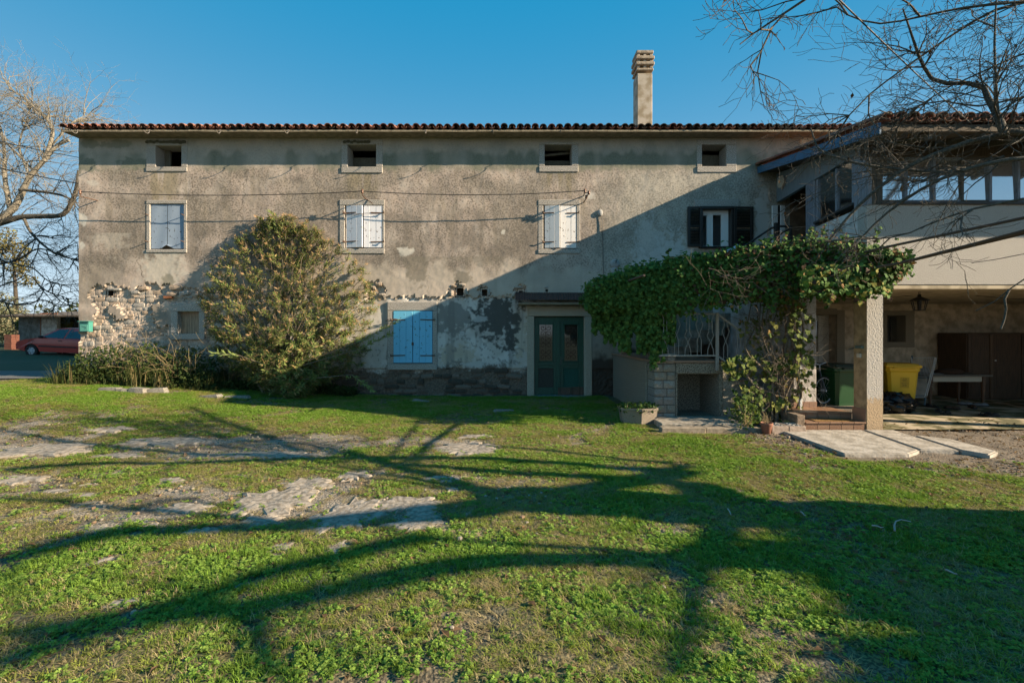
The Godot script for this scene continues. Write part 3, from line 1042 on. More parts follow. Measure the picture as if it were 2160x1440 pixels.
func shut_window(house: Node3D, outer: Rect2, inner: Rect2, c: Color, style: int, stone: Material) -> void:
	var f := MB.new()
	surround(f, outer, inner, 0.014, 0.25)
	var fo := part("shuttered_window", f, stone, house)
	var paint := mat("shutter_paint_%d" % style, c, 0.6 if style else 0.8, noise_tex("peel", 0.022, 5, Color(0.50, 0.43, 0.37), Color(1, 1, 1), FastNoiseLite.TYPE_SIMPLEX_SMOOTH, 512, 0.12, 0.21, 44), 1.3)
	var mid := inner.get_center().x
	var iron := mat("rusty_iron", Color(0.14, 0.075, 0.045), 0.8, grain(), 0.15)
	if style == 0:          # two sheets of faded cloth-like tin, their lower corners curled
		for s in [0, 1]:
			var b := MB.new()
			var u0: float = inner.position.x + 1 if s == 0 else mid + 0.5
			var u1: float = mid - 0.5 if s == 0 else inner.end.x - 1
			var nx := 8
			var ny := 12
			for j in ny:
				for i in nx:
					var q := []
					for w in [[i, j], [i + 1, j], [i + 1, j + 1], [i, j + 1]]:
						var tu: float = float(w[0]) / nx
						var tv: float = float(w[1]) / ny
						var inward: float = tu if s == 0 else 1.0 - tu
						var curl := pow(maxf(0.0, tv - 0.86) / 0.14, 2.0) * maxf(0.0, inward - 0.6) * 2.0
						q.append(Vector3(fx(lerpf(u0, u1, tu)), fy(lerpf(inner.position.y + 1.0, inner.end.y - 2.0, tv) - curl * 9.0), -WALL - 0.02 + curl * 0.05 + 0.003 * sin(tu * 6.0 + tv * 3.0)))
					b.face(q, Vector3.BACK)
			part("shutter", b, paint, fo)
	else:
		for s in [0, 1]:
			var root := MB.new()
			var u0: float = inner.position.x if s == 0 else mid + 0.4
			var u1: float = mid - 0.4 if s == 0 else inner.end.x
			if style != 3:
				u0 += 3.0 if s == 0 else 0.0
			var hinge := fx(u0) if s == 0 else fx(u1)
			var open := (0.16 if s == 0 else -0.03) if style != 3 else (0.05 if s == 0 else -0.02)
			var y0 := fy(inner.end.y - 2.0)
			var y1 := fy(inner.position.y + 1.0)
			var wide := absf(fx(u1) - fx(u0))
			var turn := Transform3D(Basis(Vector3.UP, -open), Vector3(hinge, 0, -WALL + (0.0 if style != 3 else 0.02)))
			var n := 3
			for k in n:
				var a := wide * k / n + 0.002
				var e := wide * (k + 1) / n - 0.002
				var sgn := 1.0 if s == 0 else -1.0
				root.box(turn * Vector3(sgn * (a + e) * 0.5, (y0 + y1) * 0.5, -0.015 + 0.002 * sin(k * 3.0 + s)), Vector3(e - a, y1 - y0, 0.03), 0.004, turn.basis)
			var so := part("shutter", root, paint, fo)
			for yy in [y0 + 0.14 * (y1 - y0), y0 + 0.83 * (y1 - y0)]:
				var sgn := 1.0 if s == 0 else -1.0
				var st := MB.new()
				st.bar(turn * Vector3(0, yy, 0.008), turn * Vector3(sgn * wide * 0.62, yy + rng.randf_range(-0.01, 0.01), 0.008), 0.008, 0.028, 0.003)
				st.bar(Vector3(hinge - sgn * 0.005, yy, -WALL + 0.008), Vector3(hinge - sgn * 0.05, yy, -WALL + 0.06), 0.018, 0.03, 0.004)
				st.bar(Vector3(hinge - sgn * 0.06, yy - 0.03, -WALL + 0.05), Vector3(hinge - sgn * 0.06, yy + 0.04, -WALL + 0.085), 0.016, 0.02, 0.004)
				part("strap_hinge", st, iron, so)
	var st2 := MB.new()
	if style == 0:
		for yy in [fy(454), fy(510)]:
			for sx in [inner.position.x - 3.0, inner.end.x + 1.0]:
				st2.bar(Vector3(fx(sx), yy, -WALL + 0.01), Vector3(fx(sx) - 0.01, yy + 0.01, -WALL + 0.12), 0.016, 0.018, 0.003)
	elif style == 1:
		st2.tube([Vector3(fx(724), fy(452), -WALL + 0.06), Vector3(fx(750), fy(453), -WALL + 0.06), Vector3(fx(775), fy(451), -WALL + 0.07), Vector3(fx(801), fy(452), -WALL + 0.05)], [0.007], 5)
	elif style == 3:
		st2.bar(Vector3(fx(871), fy(722), -WALL + 0.03), Vector3(fx(871), fy(728), -WALL + 0.05), 0.05, 0.05, 0.006)
		st2.tube([Vector3(fx(814), fy(677), -WALL + 0.03), Vector3(fx(822), fy(674), -WALL + 0.12), Vector3(fx(836), fy(673), -WALL + 0.1), Vector3(fx(846), fy(675), -WALL + 0.05)], [0.010], 5)
	if st2.v.size():
		part("shutter_catch", st2, iron, fo)
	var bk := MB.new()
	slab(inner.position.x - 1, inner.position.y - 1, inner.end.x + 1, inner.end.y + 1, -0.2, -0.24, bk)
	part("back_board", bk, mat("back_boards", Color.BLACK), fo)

func louvred_window(house: Node3D) -> void:
	var stone := mat("window_stone", Color.WHITE)
	var lint := MB.new()
	slab(1464, 421, 1561, 436.5, 0.03, -0.2, lint, 0.015)
	part("lintel", lint, stone, house)
	var sill := MB.new()
	slab(1463, 524.5, 1541, 540, 0.035, -0.2, sill, 0.015)
	part("sill", sill, mat("worn_sill", Color(0.42, 0.33, 0.25), 0.85, blotch(), 0.5, 0.8), house)
	var brown := mat("brown_aluminium", Color(0.016, 0.012, 0.009), 0.5)
	var fr := MB.new()
	slab(1474, 436.5, 1547, 441.5, 0.09, -0.22, fr)
	slab(1474, 520.5, 1547, 524, 0.10, -0.22, fr)
	slab(1474, 441.5, 1479, 520.5, 0.06, -0.22, fr)
	slab(1541, 441.5, 1546, 520.5, 0.06, -0.22, fr)
	part("window_box", fr, brown, house)
	var wf := MB.new()
	for q in [[1479, 441.5, 1541, 448], [1479, 448, 1483, 520.5], [1495, 448, 1508, 520.5], [1526, 448, 1541, 520.5], [1508, 448, 1526, 451], [1483, 448, 1495, 452], [1483, 517, 1495, 520.5], [1508, 517, 1526, 520.5]]:
		slab(q[0], q[1], q[2], q[3], -0.10, -0.16, wf, 0.006)
	slab(1500.6, 442, 1502.2, 520, -0.09, -0.12, wf, 0.002)
	var wo := part("window", wf, mat("white_frame", Color(0.72, 0.72, 0.70), 0.35), house)
	for q in [[1483, 451, 1495, 518], [1508, 450, 1526, 518]]:
		var g := MB.new()
		slab(q[0], q[1], q[2], q[3], -0.13, -0.136, g, 0.0)
		var gm := dark_glass()
		part("pane", g, gm, wo)
	for s in [0, 1]:
		var u0 := 1449.0 if s == 0 else 1546.5
		var u1 := 1481.0 if s == 0 else 1587.0
		var f := MB.new()
		var z0 := 0.075
		var z1 := 0.035
		for q in [[u0, 437, u0 + 6, 521], [u1 - 6, 437, u1, 521], [u0 + 6, 437, u1 - 6, 441], [u0 + 6, 477, u1 - 6, 480], [u0 + 6, 516, u1 - 6, 521]]:
			slab(q[0], q[1], q[2], q[3], z0, z1, f, 0.005)
		var so := part("louvred_shutter", f, brown, house)
		var v := 444.0
		while v < 516.0:
			if absf(v - 478.5) > 3.0:
				var l := MB.new()
				l.box(Vector3(fx((u0 + u1) * 0.5), fy(v), -WALL + 0.055), Vector3((u1 - u0 - 12.0) / 80.0, 0.007, 0.045), 0.002, Basis(Vector3.RIGHT, 0.75))
				part("slat", l, brown, so)
			v += 3.1

func make_door(house: Node3D) -> void:
	var stone := mat("door_stone", Color(0.52, 0.45, 0.35), 0.88, noise_tex("stone_pit", 0, 0, Color(), Color()), 0.6, 0.9)
	var s := MB.new()
	slab(1112, 645, 1249, 667, 0.03, -0.3, s, 0.015)
	slab(1112, 667.3, 1127, 840, 0.026, -0.3, s, 0.015)
	slab(1232.5, 667.3, 1249, 840, 0.026, -0.3, s, 0.015)
	part("door_surround", s, stone, house)
	var th := MB.new()
	slab(1120, 834, 1240, 846, 0.16, -0.3, th, 0.012)
	part("threshold", th, mat("worn_step", Color(0.27, 0.27, 0.27), 0.8, blotch(), 0.8, 0.8), house)
	var green := mat("green_paint", Color(0.008, 0.105, 0.066), 0.45, wood_tex(), 0.55, 0.3)
	var pale := mat("faded_green", Color(0.020, 0.13, 0.095), 0.75, wood_tex(), 0.35, 0.5)
	for k in [0, 1]:
		var u := 1127.0 if k == 0 else 1180.5
		var w := 52.5
		var b := MB.new()
		slab(u, 668, u + 9, 833.5, -0.10, -0.145, b, 0.004)
		slab(u + w - 11, 668, u + w, 833.5, -0.10, -0.145, b, 0.004)
		slab(u + 9, 668, u + w - 11, 682, -0.103, -0.145, b, 0.004)
		slab(u + 9, 764, u + w - 11, 777, -0.103, -0.145, b, 0.004)
		slab(u + 9, 818, u + w - 11, 833.5, -0.103, -0.145, b, 0.004)
		slab(u + 7, 767, u + w - 9, 770, -0.08, -0.10, b, 0.003)
		for q in [[u + 9, 682, u + 11.5, 764], [u + w - 13.5, 682, u + w - 11, 764], [u + 9, 682, u + w - 11, 684.5], [u + 9, 761.5, u + w - 11, 764]]:
			slab(q[0], q[1], q[2], q[3], -0.092, -0.13, b, 0.004)
		if k == 0:
			slab(u + w - 5, 668, u + w + 4, 833.5, -0.07, -0.10, b, 0.006)
			slab(u + w - 2, 668, u + w + 1, 833.5, -0.062, -0.08, b, 0.004)
		var d := part("front_door", b, green, house)
		var g := MB.new()
		slab(u + 11, 684, u + w - 13, 762, -0.128, -0.132, g, 0.0)
		part("pane", g, dark_glass(), d)
		var grille := MB.new()       # wrought scrolls behind the glass line
		var cx := fx(u + 25.0)
		var z := -WALL - 0.112
		grille.bar(Vector3(cx, fy(684), z), Vector3(cx, fy(763), z), 0.010, 0.010, 0.0, Vector3.BACK)
		grille.bar(Vector3(fx(u + 11), fy(723), z), Vector3(fx(u + 40), fy(723), z), 0.010, 0.010)
		for q in 6:
			for sd in [-1.0, 1.0]:
				var pts := []
				var cy := fy(691.0 + q * 12.6)
				for i in 12:
					var a := i * 0.62
					var r := 0.075 * (1.0 - i / 15.0)
					pts.append(Vector3(cx + sd * (0.078 - cos(a) * r), cy + sin(a) * r * (1.0 if q % 2 else -1.0), z))
				grille.tube(pts, [0.009], 5, false)
		part("grille", grille, mat("rusty_iron", Color.WHITE), d)
		var p := MB.new()
		slab(u + 9, 777, u + w - 11, 818, -0.125, -0.135, p, 0.0)
		part("panel", p, mat("bare_wood", Color(0.085, 0.078, 0.062), 0.9, wood_tex(), 0.35, 0.4) if k == 0 else pale, d)
		if k == 1:
			var hd := MB.new()
			hd.span(Vector3(fx(u + 1.5), fy(752), -WALL - 0.096), Vector3(fx(u + 4.5), fy(769), -WALL - 0.09), 0.002)
			hd.tube([Vector3(fx(u + 3), fy(757), -WALL - 0.09), Vector3(fx(u + 3), fy(757), -WALL - 0.04), Vector3(fx(u + 11), fy(756), -WALL - 0.04)], [0.009], 6)
			part("handle", hd, mat("old_iron", Color.WHITE), d)
			for q in [[u - 3, u + 1.5], [u + 2, u + 24], [u + 25.5, u + 28.5], [u + 29, u + 43], [u + 44, u + 51]]:
				var kb := MB.new()
				slab(q[0], 816.0 + rng.randf() * 1.5, q[1], 834, -0.055, -0.085, kb, 0.004)
				part("kick_board", kb, mat("grey_board", Color(0.17, 0.115, 0.08), 0.9, wood_tex(), 0.3, 0.4), d)
	# the corrugated sheet over the door
	var can := MB.new()
	var n := 120
	for k in n:
		var q := []
		for w in [[k, 0], [k + 1, 0], [k + 1, 1], [k, 1]]:
			var tt: float = float(w[0]) / n
			var x := lerpf(0.10, 2.12, tt)
			var wave := 0.011 * sin(tt * n / 4.0 * TAU / 1.0)
			q.append(Vector3(x + (0.0 if w[1] == 0 else -0.02), (2.735 if w[1] == 0 else 2.50) + wave, -WALL + (-0.02 if w[1] == 0 else 0.36)))
		can.face(q, Vector3(0, 1, 0.6))
		var lo := []
		for p in q:
			lo.append(p - Vector3(0, 0.004, 0))
		can.face(lo, Vector3(0, -1, -0.6))
	part("door_canopy", can, mat("rust_sheet", Color(0.095, 0.040, 0.030), 0.7, blotch(), 0.9), house)
	var corb := MB.new()
	corb.span(Vector3(0.16, 2.38, -WALL + 0.30), Vector3(2.1, 2.44, -WALL), 0.012)
	part("canopy_ledge", corb, mat("eave_plaster", Color.WHITE), house)

func stone_mesh(k: int) -> ArrayMesh:
	var b := MB.new()
	b.ball(Vector3.ZERO, Vector3(0.5, 0.5, 0.5), 4, 8, 0.40, nc, 0.42, Vector3(k * 31.0, k * 17.0, 5.0) * 3.0, true)
	return b.mesh()

func make_stones(house: Node3D) -> void:
	var kinds := []
	for k in 9:
		kinds.append(stone_mesh(k))
	var pit := noise_tex("stone_pit", 0, 0, Color(), Color())
	var tones := [mat("wall_stone_0", Color(0.50, 0.41, 0.335), 0.9, pit, 0.35, 1.2), mat("wall_stone_1", Color(0.54, 0.465, 0.39), 0.9, pit, 0.4, 1.2), mat("wall_stone_2", Color(0.46, 0.36, 0.275), 0.9, pit, 0.3, 1.2), mat("wall_stone_3", Color(0.44, 0.415, 0.38), 0.9, pit, 0.45, 1.2)]
	var damp := [mat("base_stone_0", Color(0.17, 0.13, 0.10), 0.95, pit, 0.35, 1.2), mat("base_stone_1", Color(0.10, 0.08, 0.06), 0.95, pit, 0.3, 1.2), mat("base_stone_2", Color(0.24, 0.19, 0.15), 0.95, pit, 0.4, 1.2)]
	var v := 604.0
	var org := origin_of(house)
	while v < 792.0:
		var h := rng.randf_range(5.5, 11.0)
		if v > 640.0 and v < 668.0:
			h = rng.randf_range(5.0, 8.0)
		var u := 166.0 + rng.randf() * 12.0
		while u < 446.0:
			var w := rng.randf_range(9.0, 29.0) * (0.75 if h < 8.0 else 1.0)
			var cu := u + w * 0.5
			var cv := v + h * 0.5 + 1.5 * sin(cu * 0.05)
			var hit := false
			for o in openings:
				if o.grow(4.0).has_point(Vector2(cu, cv)):
					hit = true
			if not hit and stripped(cu, cv) and rng.randf() < 0.8:
				put("stone", kinds[rng.randi() % 9], tones[rng.randi() % 4], house, Vector3(fx(cu), fy(cv), -WALL - 0.09 + rng.randf_range(-0.015, 0.010)) - org, Basis(Vector3.BACK, rng.randf_range(-0.10, 0.10)).scaled_local(Vector3((w + 0.6) / 80.0, (h + 0.5) / 80.0, 0.11)))
			u += w
		v += h
	v = 776.0
	while v < 836.0:
		var h := rng.randf_range(8.0, 14.0)
		var u := 482.0 + rng.randf() * 20.0
		while u < 1110.0:
			var w := rng.randf_range(14.0, 34.0)
			if stripped(u + w * 0.5, v + h * 0.5) and rng.randf() < 0.8:
				put("stone", kinds[rng.randi() % 9], damp[rng.randi() % 3], house, Vector3(fx(u + w * 0.5), fy(v + h * 0.5), -WALL - 0.07 + rng.randf_range(-0.02, 0.015)) - org, Basis(Vector3.BACK, rng.randf_range(-0.1, 0.1)).scaled_local(Vector3((w - 2.0) / 80.0, (h - 2.0) / 80.0, 0.13)))
			u += w
		v += h
	# stones left standing proud along the broken edge, and around the beam holes
	for q in [[957, 603, 13, 5], [975, 600, 14, 5], [985, 614, 6, 15], [952, 618, 7, 12], [1012, 604, 11, 4], [1031, 616, 5, 13], [1092, 606, 15, 4], [1110, 614, 7, 8], [1152, 606, 12, 3], [787, 606, 12, 8], [799, 599, 13, 7], [806, 621, 15, 6], [240, 610, 26, 5], [284, 616, 18, 8], [300, 608, 20, 7], [370, 606, 26, 9], [388, 618, 20, 8], [362, 620, 20, 8], [410, 622, 16, 9]]:
		put("stone", kinds[rng.randi() % 9], tones[rng.randi() % 4], house, Vector3(fx(q[0]), fy(q[1]), -WALL - 0.045) - org, Basis(Vector3.BACK, rng.randf_range(-0.15, 0.15)).scaled_local(Vector3(q[2] / 80.0, q[3] / 80.0, 0.14)))
	var bricks := MB.new()
	bricks.box(Vector3(fx(354), fy(627), -WALL - 0.01), Vector3(0.22, 0.07, 0.10), 0.008)
	part("brick", bricks, mat("orange_brick", Color(0.42, 0.16, 0.07), 0.9, grain(), 0.3), house)
	for h in [[962, 606, 978, 624], [1015, 608, 1029, 624], [1093, 610, 1105, 622], [1148, 608, 1158, 618], [222, 612, 236, 625]]:
		var b := MB.new()
		b.span(Vector3(fx(h[0] - 3), fy(h[1] - 3), -WALL - 0.32), Vector3(fx(h[2] + 3), fy(h[3] + 3), -WALL - 0.36))
		for sx in [h[0] - 2.0, h[2] + 2.0]:
			b.span(Vector3(fx(sx - 1.0), fy(h[1] - 3), -WALL - 0.05), Vector3(fx(sx + 1.0), fy(h[3] + 3), -WALL - 0.33))
		for sy in [h[1] - 2.0, h[3] + 2.0]:
			b.span(Vector3(fx(h[0] - 3), fy(sy - 1.0), -WALL - 0.05), Vector3(fx(h[2] + 3), fy(sy + 1.0), -WALL - 0.33))
		part("beam_hole", b, mat("hole_earth", Color(0.16, 0.12, 0.09), 0.95, grain(), 0.3), house)
	# mortar lump round the old hook, and the broken pipe stub
	var lump := MB.new()
	lump.ball(Vector3(fx(1297), fy(556), -WALL + 0.005), Vector3(0.13, 0.11, 0.05), 8, 12, 0.6, nc, 0.9)
	lump.ball(Vector3(fx(1296), fy(570), -WALL + 0.005), Vector3(0.09, 0.10, 0.035), 8, 12, 0.6, nc, 0.9)
	lump.ball(Vector3(fx(1266), fy(449), -WALL + 0.01), Vector3(0.07, 0.09, 0.05), 8, 12, 0.7, nc, 0.9)
	part("mortar_lump", lump, mat("white_mortar", Color(0.55, 0.55, 0.53), 0.9, grain(), 0.3, 0.8), house)
	var hk := MB.new()
	hk.tube([Vector3(fx(1297), fy(552), -WALL), Vector3(fx(1299), fy(550), -WALL + 0.12), Vector3(fx(1297), fy(556), -WALL + 0.13)], [0.014], 6)
	hk.tube([Vector3(fx(1270), fy(455), -WALL + 0.03), Vector3(fx(1271), fy(500), -WALL + 0.03), Vector3(fx(1273), fy(590), -WALL + 0.03)], [0.009], 5)
	part("wall_hook", hk, mat("old_iron", Color.WHITE), house)

# ---------------------------------------------------------------- annex
func flank(s: float, y: float, inset := 0.0) -> Vector3:     # a point on the annex's left side, which runs a little askew
	return Vector3(5.98 + 1.02 * s + inset * 0.97, y, -(7.5 + 4.25 * s) + inset * 0.23)

func flank_panel(b: MB, s0: float, s1: float, lo0: float, lo1: float, hi0: float, hi1: float, out := 0.0, thick := 0.12) -> void:
	var o := [flank(s0, lo0, -out), flank(s1, lo1, -out), flank(s1, hi1, -out), flank(s0, hi0, -out)]
	var i := [flank(s0, lo0, thick), flank(s1, lo1, thick), flank(s1, hi1, thick), flank(s0, hi0, thick)]
	var side: Vector3 = o[0] - i[0]
	b.face(o, side)
	b.face(i, -side)
	b.face([o[0], o[1], i[1], i[0]], Vector3.DOWN)
	b.face([o[3], o[2], i[2], i[3]], Vector3.UP)
	b.face([o[0], o[3], i[3], i[0]], o[0] - o[1])
	b.face([o[1], o[2], i[2], i[1]], o[1] - o[0])

func shed_y(d: float) -> float:      # the annex roof over the distance from the eye
	return 4.75 + (d - 6.65) * 0.245

func make_annex() -> void:
	var an := thing("annex", "pale roughcast annex with glazed upper veranda, blue bargeboard and open porch below", "building", Vector3(8.0, 0, -9.5))
	var rough := mat("pale_roughcast", Color(0.54, 0.505, 0.46), 0.95, noise_tex("cast", 0.10, 3, Color(0.68, 0.665, 0.64), Color(1, 1, 1), FastNoiseLite.TYPE_SIMPLEX_SMOOTH, 512, 0.30, 0.55, 61), 0.7, 0.5, noise_tex("cast_h", 0.075, 3, Color.BLACK, Color.WHITE, FastNoiseLite.TYPE_SIMPLEX_SMOOTH, 512, 0.25, 0.75, 62))
	var front := MB.new()
	front.span(Vector3(5.98, 2.46, -7.5), Vector3(13.6, 3.80, -7.7))
	part("front_wall", front, rough, an)
	var left := MB.new()
	flank_panel(left, 0.03, 0.57, 2.46, 2.46, 3.80, 3.92, 0.0, 0.18)
	part("side_wall", left, mat("pale_render", Color(0.70, 0.68, 0.65), 0.92, blotch(), 2.0, 1.0), an)
	var lip := MB.new()
	lip.span(Vector3(5.99, 2.38, -7.51), Vector3(13.6, 2.455, -7.72), 0.008)
	lip.span(Vector3(6.1, 2.42, -7.73), Vector3(13.6, 2.52, -11.72))
	part("porch_ceiling", lip, mat("ceiling_paint", Color(0.52, 0.43, 0.30), 0.9, blotch(), 1.6), an)
	var right := MB.new()
	right.span(Vector3(13.6, -0.1, -7.5), Vector3(13.9, 6.0, -11.73))
	right.span(Vector3(9.25, -0.1, -7.52), Vector3(9.9, 2.37, -7.70))  # unseen panel added out of view to keep sun off the porch floor
	part("end_wall_and_shade_panel", right, rough, an)

	# pillar, stained by splashed mud at the foot
	var im := Image.create(96, 512, false, Image.FORMAT_RGB8)
	for y in 512:
		for x in 96:
			var hgt := 1.0 - y / 512.0
			var n := nc.get_noise_2d(x * 26.0, y * 26.0)
			var w := nb.get_noise_2d(x * 4.0, y * 4.0)
			var c := Color(0.50, 0.465, 0.42).lerp(Color(0.31, 0.285, 0.25), clampf(0.1 + n * 2.4, 0.0, 1.0))
			c = c.lerp(Color(0.36, 0.235, 0.12).lerp(Color(0.47, 0.36, 0.23), clampf(0.4 + n * 1.5, 0.0, 1.0)), smoothstep(0.275, 0.235, hgt + 0.05 * w + 0.03 * n) * 0.9)
			im.set_pixel(x, y, c.linear_to_srgb())
	var pm := mat("stained_pillar", Color.WHITE, 0.95, null, 1.0, 2.0, noise_tex("cast_h", 0, 0, Color(), Color()))
	pm.albedo_texture = ImageTexture.create_from_image(im)
	pm.uv1_triplanar = false
	pm.heightmap_enabled = false
	var pl := MB.new()
	for j in 165:
		for i in 18:
			var q := []
			var uv := []
			for w in [[i, j], [i, j + 1], [i + 1, j + 1], [i + 1, j]]:
				var px: float = 5.98 + 0.015 * w[0]
				var py: float = -0.1 + 2.48 * w[1] / 165.0
				q.append(Vector3(px, py, -7.5 + 0.004 * nc.get_noise_2d(px * 5200.0, py * 5200.0)))
				uv.append(Vector2(w[0] / 18.0, 1.0 - w[1] / 165.0))
			var f := pl.v.size()
			pl.quad(q[0], q[1], q[2], q[3])
			for m in 4:
				pl.t[f + m] = uv[m]
	pl.quad(Vector3(6.25, -0.1, -7.5), Vector3(6.25, 2.38, -7.5), Vector3(6.25, 2.38, -7.78), Vector3(6.25, -0.1, -7.78))
	pl.quad(Vector3(6.25, -0.1, -7.78), Vector3(6.25, 2.38, -7.78), Vector3(5.985, 2.38, -7.78), Vector3(5.985, -0.1, -7.78))
	part("pillar", pl, pm, an)
	var pf := MB.new()
	pf.span(Vector3(5.972, -0.1, -7.503), Vector3(5.99, 2.38, -7.783), 0.004)
	var pfo := part("pillar_face", pf, mat("yellow_plaster", Color(0.40, 0.29, 0.165), 0.9, blotch(), 1.2, 0.5), an)
	var sk := MB.new()
	sk.span(Vector3(5.958, 0.1, -7.51), Vector3(5.972, 0.36, -7.80), 0.003)
	part("skirting", sk, mat("terracotta_skirt", Color(0.40, 0.23, 0.15), 0.6, grain(), 0.3), pfo)
	var sw := MB.new()
	sw.span(Vector3(5.945, 1.22, -7.60), Vector3(5.972, 1.29, -7.69), 0.006)
	part("light_switch", sw, mat("cream_paint", Color.WHITE), pfo)
	var br := MB.new()
	br.span(Vector3(5.93, 1.375, -7.55), Vector3(5.972, 1.425, -7.70), 0.006)
	br.bar(Vector3(5.95, 1.39, -7.70), Vector3(5.95, 1.36, -7.86), 0.02, 0.015)
	part("latch", br, mat("green_metal", Color(0.10, 0.14, 0.12), 0.6), pfo)

	# the wall left of the steps
	var lw := MB.new()
	lw.span(Vector3(5.28, 0.25, -8.35), Vector3(5.71, 2.62, -11.72), 0.01)
	part("stair_wall", lw, mat("white_render", Color(0.55, 0.52, 0.50), 0.9, blotch(), 2.2, 0.6), an)
	var tsk := MB.new()
	for k in 3:
		tsk.span(Vector3(5.28 + k * 0.145, 0.25, -8.34), Vector3(5.423 + k * 0.145, 0.36, -8.35 + 0.002), 0.002)
	part("skirting", tsk, mat("terracotta_skirt", Color.WHITE), an)

	# porch floor and two steps, tiled
	var fl := MB.new()
	fl.span(Vector3(4.95, -0.1, -7.83), Vector3(5.97, 0.238, -11.72))
	fl.span(Vector3(5.97, -0.1, -8.2), Vector3(6.75, 0.238, -11.72))
	fl.span(Vector3(4.95, -0.1, -7.53), Vector3(5.96, 0.118, -7.83))
	part("porch_floor", fl, mat("porch_cement", Color(0.26, 0.21, 0.16), 0.85, grain(), 0.6), an)
	var tt := [mat("step_tile_0", Color(0.36, 0.20, 0.12), 0.45, grain(), 0.4), mat("step_tile_1", Color(0.40, 0.235, 0.145), 0.45, grain(), 0.4)]
	for k in 5:
		var x0 := 4.95 + k * 0.203
		var q := MB.new()
		q.span(Vector3(x0, 0.0, -7.51), Vector3(x0 + 0.199, 0.115, -7.532), 0.003)
		part("step_tile", q, tt[k % 2], an)
		q = MB.new()
		q.span(Vector3(x0, 0.118, -7.49), Vector3(x0 + 0.2, 0.142, -7.80), 0.005)
		part("step_tile", q, tt[(k + 1) % 2], an)
		q = MB.new()
		q.span(Vector3(x0, 0.144, -7.81), Vector3(x0 + 0.199, 0.232, -7.834), 0.003)
		part("step_tile", q, tt[k % 2], an)
		for r in 3:
			q = MB.new()
			q.span(Vector3(x0, 0.238, -7.79 - r * 0.31), Vector3(x0 + 0.2, 0.258, -8.095 - r * 0.31), 0.004)
			part("step_tile", q, tt[(k + r) % 2], an)
	var ck := MB.new()
	ck.span(Vector3(4.80, -0.1, -7.50), Vector3(4.94, 0.26, -7.95), 0.01)
	part("step_cheek", ck, mat("worn_render", Color(0.24, 0.18, 0.13), 0.95, blotch(), 0.6, 1.0), an)
	var mt := MB.new()
	mt.span(Vector3(5.15, 0.143, -7.56), Vector3(5.8, 0.154, -7.79), 0.003)
	var mo := part("door_mat", mt, mat("straw_mat", Color(0.40, 0.22, 0.06), 0.95, grain(), 0.1, 1.0), self)
	tag(mo, "thin orange-brown doormat on the lower porch step", "doormat")

	# upper storey: planks, windows, beams
	var blue := mat("blue_board", Color(0.055, 0.24, 0.47), 0.6, wood_tex(), 0.6, 0.25)
	var grey := mat("grey_blue_panel", Color(0.30, 0.40, 0.48), 0.65, wood_tex(), 0.8, 0.25)
	var wash := [mat("washed_plank_0", Color(0.38, 0.43, 0.52), 0.7, wood_tex(), 0.5, 0.4), mat("washed_plank_1", Color(0.32, 0.37, 0.46), 0.7, wood_tex(), 0.6, 0.4)]
	var weather := mat("weathered_plank", Color(0.15, 0.135, 0.115), 0.85, wood_tex(), 0.4, 0.5)
	var gable := MB.new()
	flank_panel(gable, 0.0, 1.0, 4.74, 5.10, 4.86, 5.86, 0.02, 0.08)
	var gao := part("gable_panel", gable, grey, an)
	for q in [[0.0, 0.03], [0.03, 0.06], [0.06, 0.09], [0.46, 0.485], [0.485, 0.515], [0.515, 0.545], [0.545, 0.57]]:
		var p := MB.new()
		flank_panel(p, q[0] + 0.001, q[1] - 0.001, 3.3 if q[0] > 0.4 else 3.80, 3.3 if q[0] > 0.4 else 3.81, 4.735 + 0.36 * q[0], 4.735 + 0.36 * q[1], 0.015, 0.05)
		part("plank", p, wash[int(q[0] * 200.0) % 2], an)
	for k in 3:
		var p := MB.new()
		p.span(Vector3(5.985 + k * 0.077, 3.80, -7.49), Vector3(6.058 + k * 0.077, 4.60, -7.54), 0.004)
		part("plank", p, wash[k % 2] if k == 0 else weather, an)
	var sill := MB.new()
	flank_panel(sill, 0.09, 0.46, 3.91, 3.96, 3.95, 4.0, 0.05, 0.1)
	sill.span(Vector3(6.2, 3.80, -7.46), Vector3(13.6, 3.845, -7.62), 0.006)
	part("sill", sill, mat("dark_sill", Color(0.045, 0.045, 0.045), 0.7), an)
	var sw2 := MB.new()
	flank_panel(sw2, 0.095, 0.115, 3.95, 3.96, 4.76, 4.77, 0.0, 0.05)
	flank_panel(sw2, 0.245, 0.26, 3.97, 3.97, 4.80, 4.81, 0.0, 0.05)
	flank_panel(sw2, 0.435, 0.455, 3.99, 4.0, 4.88, 4.89, 0.0, 0.05)
	var swo := part("side_window", sw2, wash[0], an)
	var sp := MB.new()
	flank_panel(sp, 0.11, 0.44, 3.95, 3.99, 4.76, 4.88, -0.03, 0.036)
	var clear := mat("window_pane", Color(0.2, 0.22, 0.22), 0.04)
	clear.transparency = BaseMaterial3D.TRANSPARENCY_ALPHA
	clear.albedo_color.a = 0.05
	part("pane", sp, clear, swo)
	var beam := MB.new()
	beam.span(Vector3(5.97, 4.60, -7.48), Vector3(13.6, 4.86, -7.64), 0.01)
	part("beam", beam, mat("brown_beam", Color(0.10, 0.072, 0.045), 0.85, wood_tex(), 0.5, 0.4), an)
	var gl := mat("mirror_glass", Color(0.66, 0.68, 0.70), 0.05)
	gl.metallic = 0.85
	var marks := [6.22]
	var xx := 6.64
	while xx < 13.6:
		marks.append(xx)
		xx += 0.475
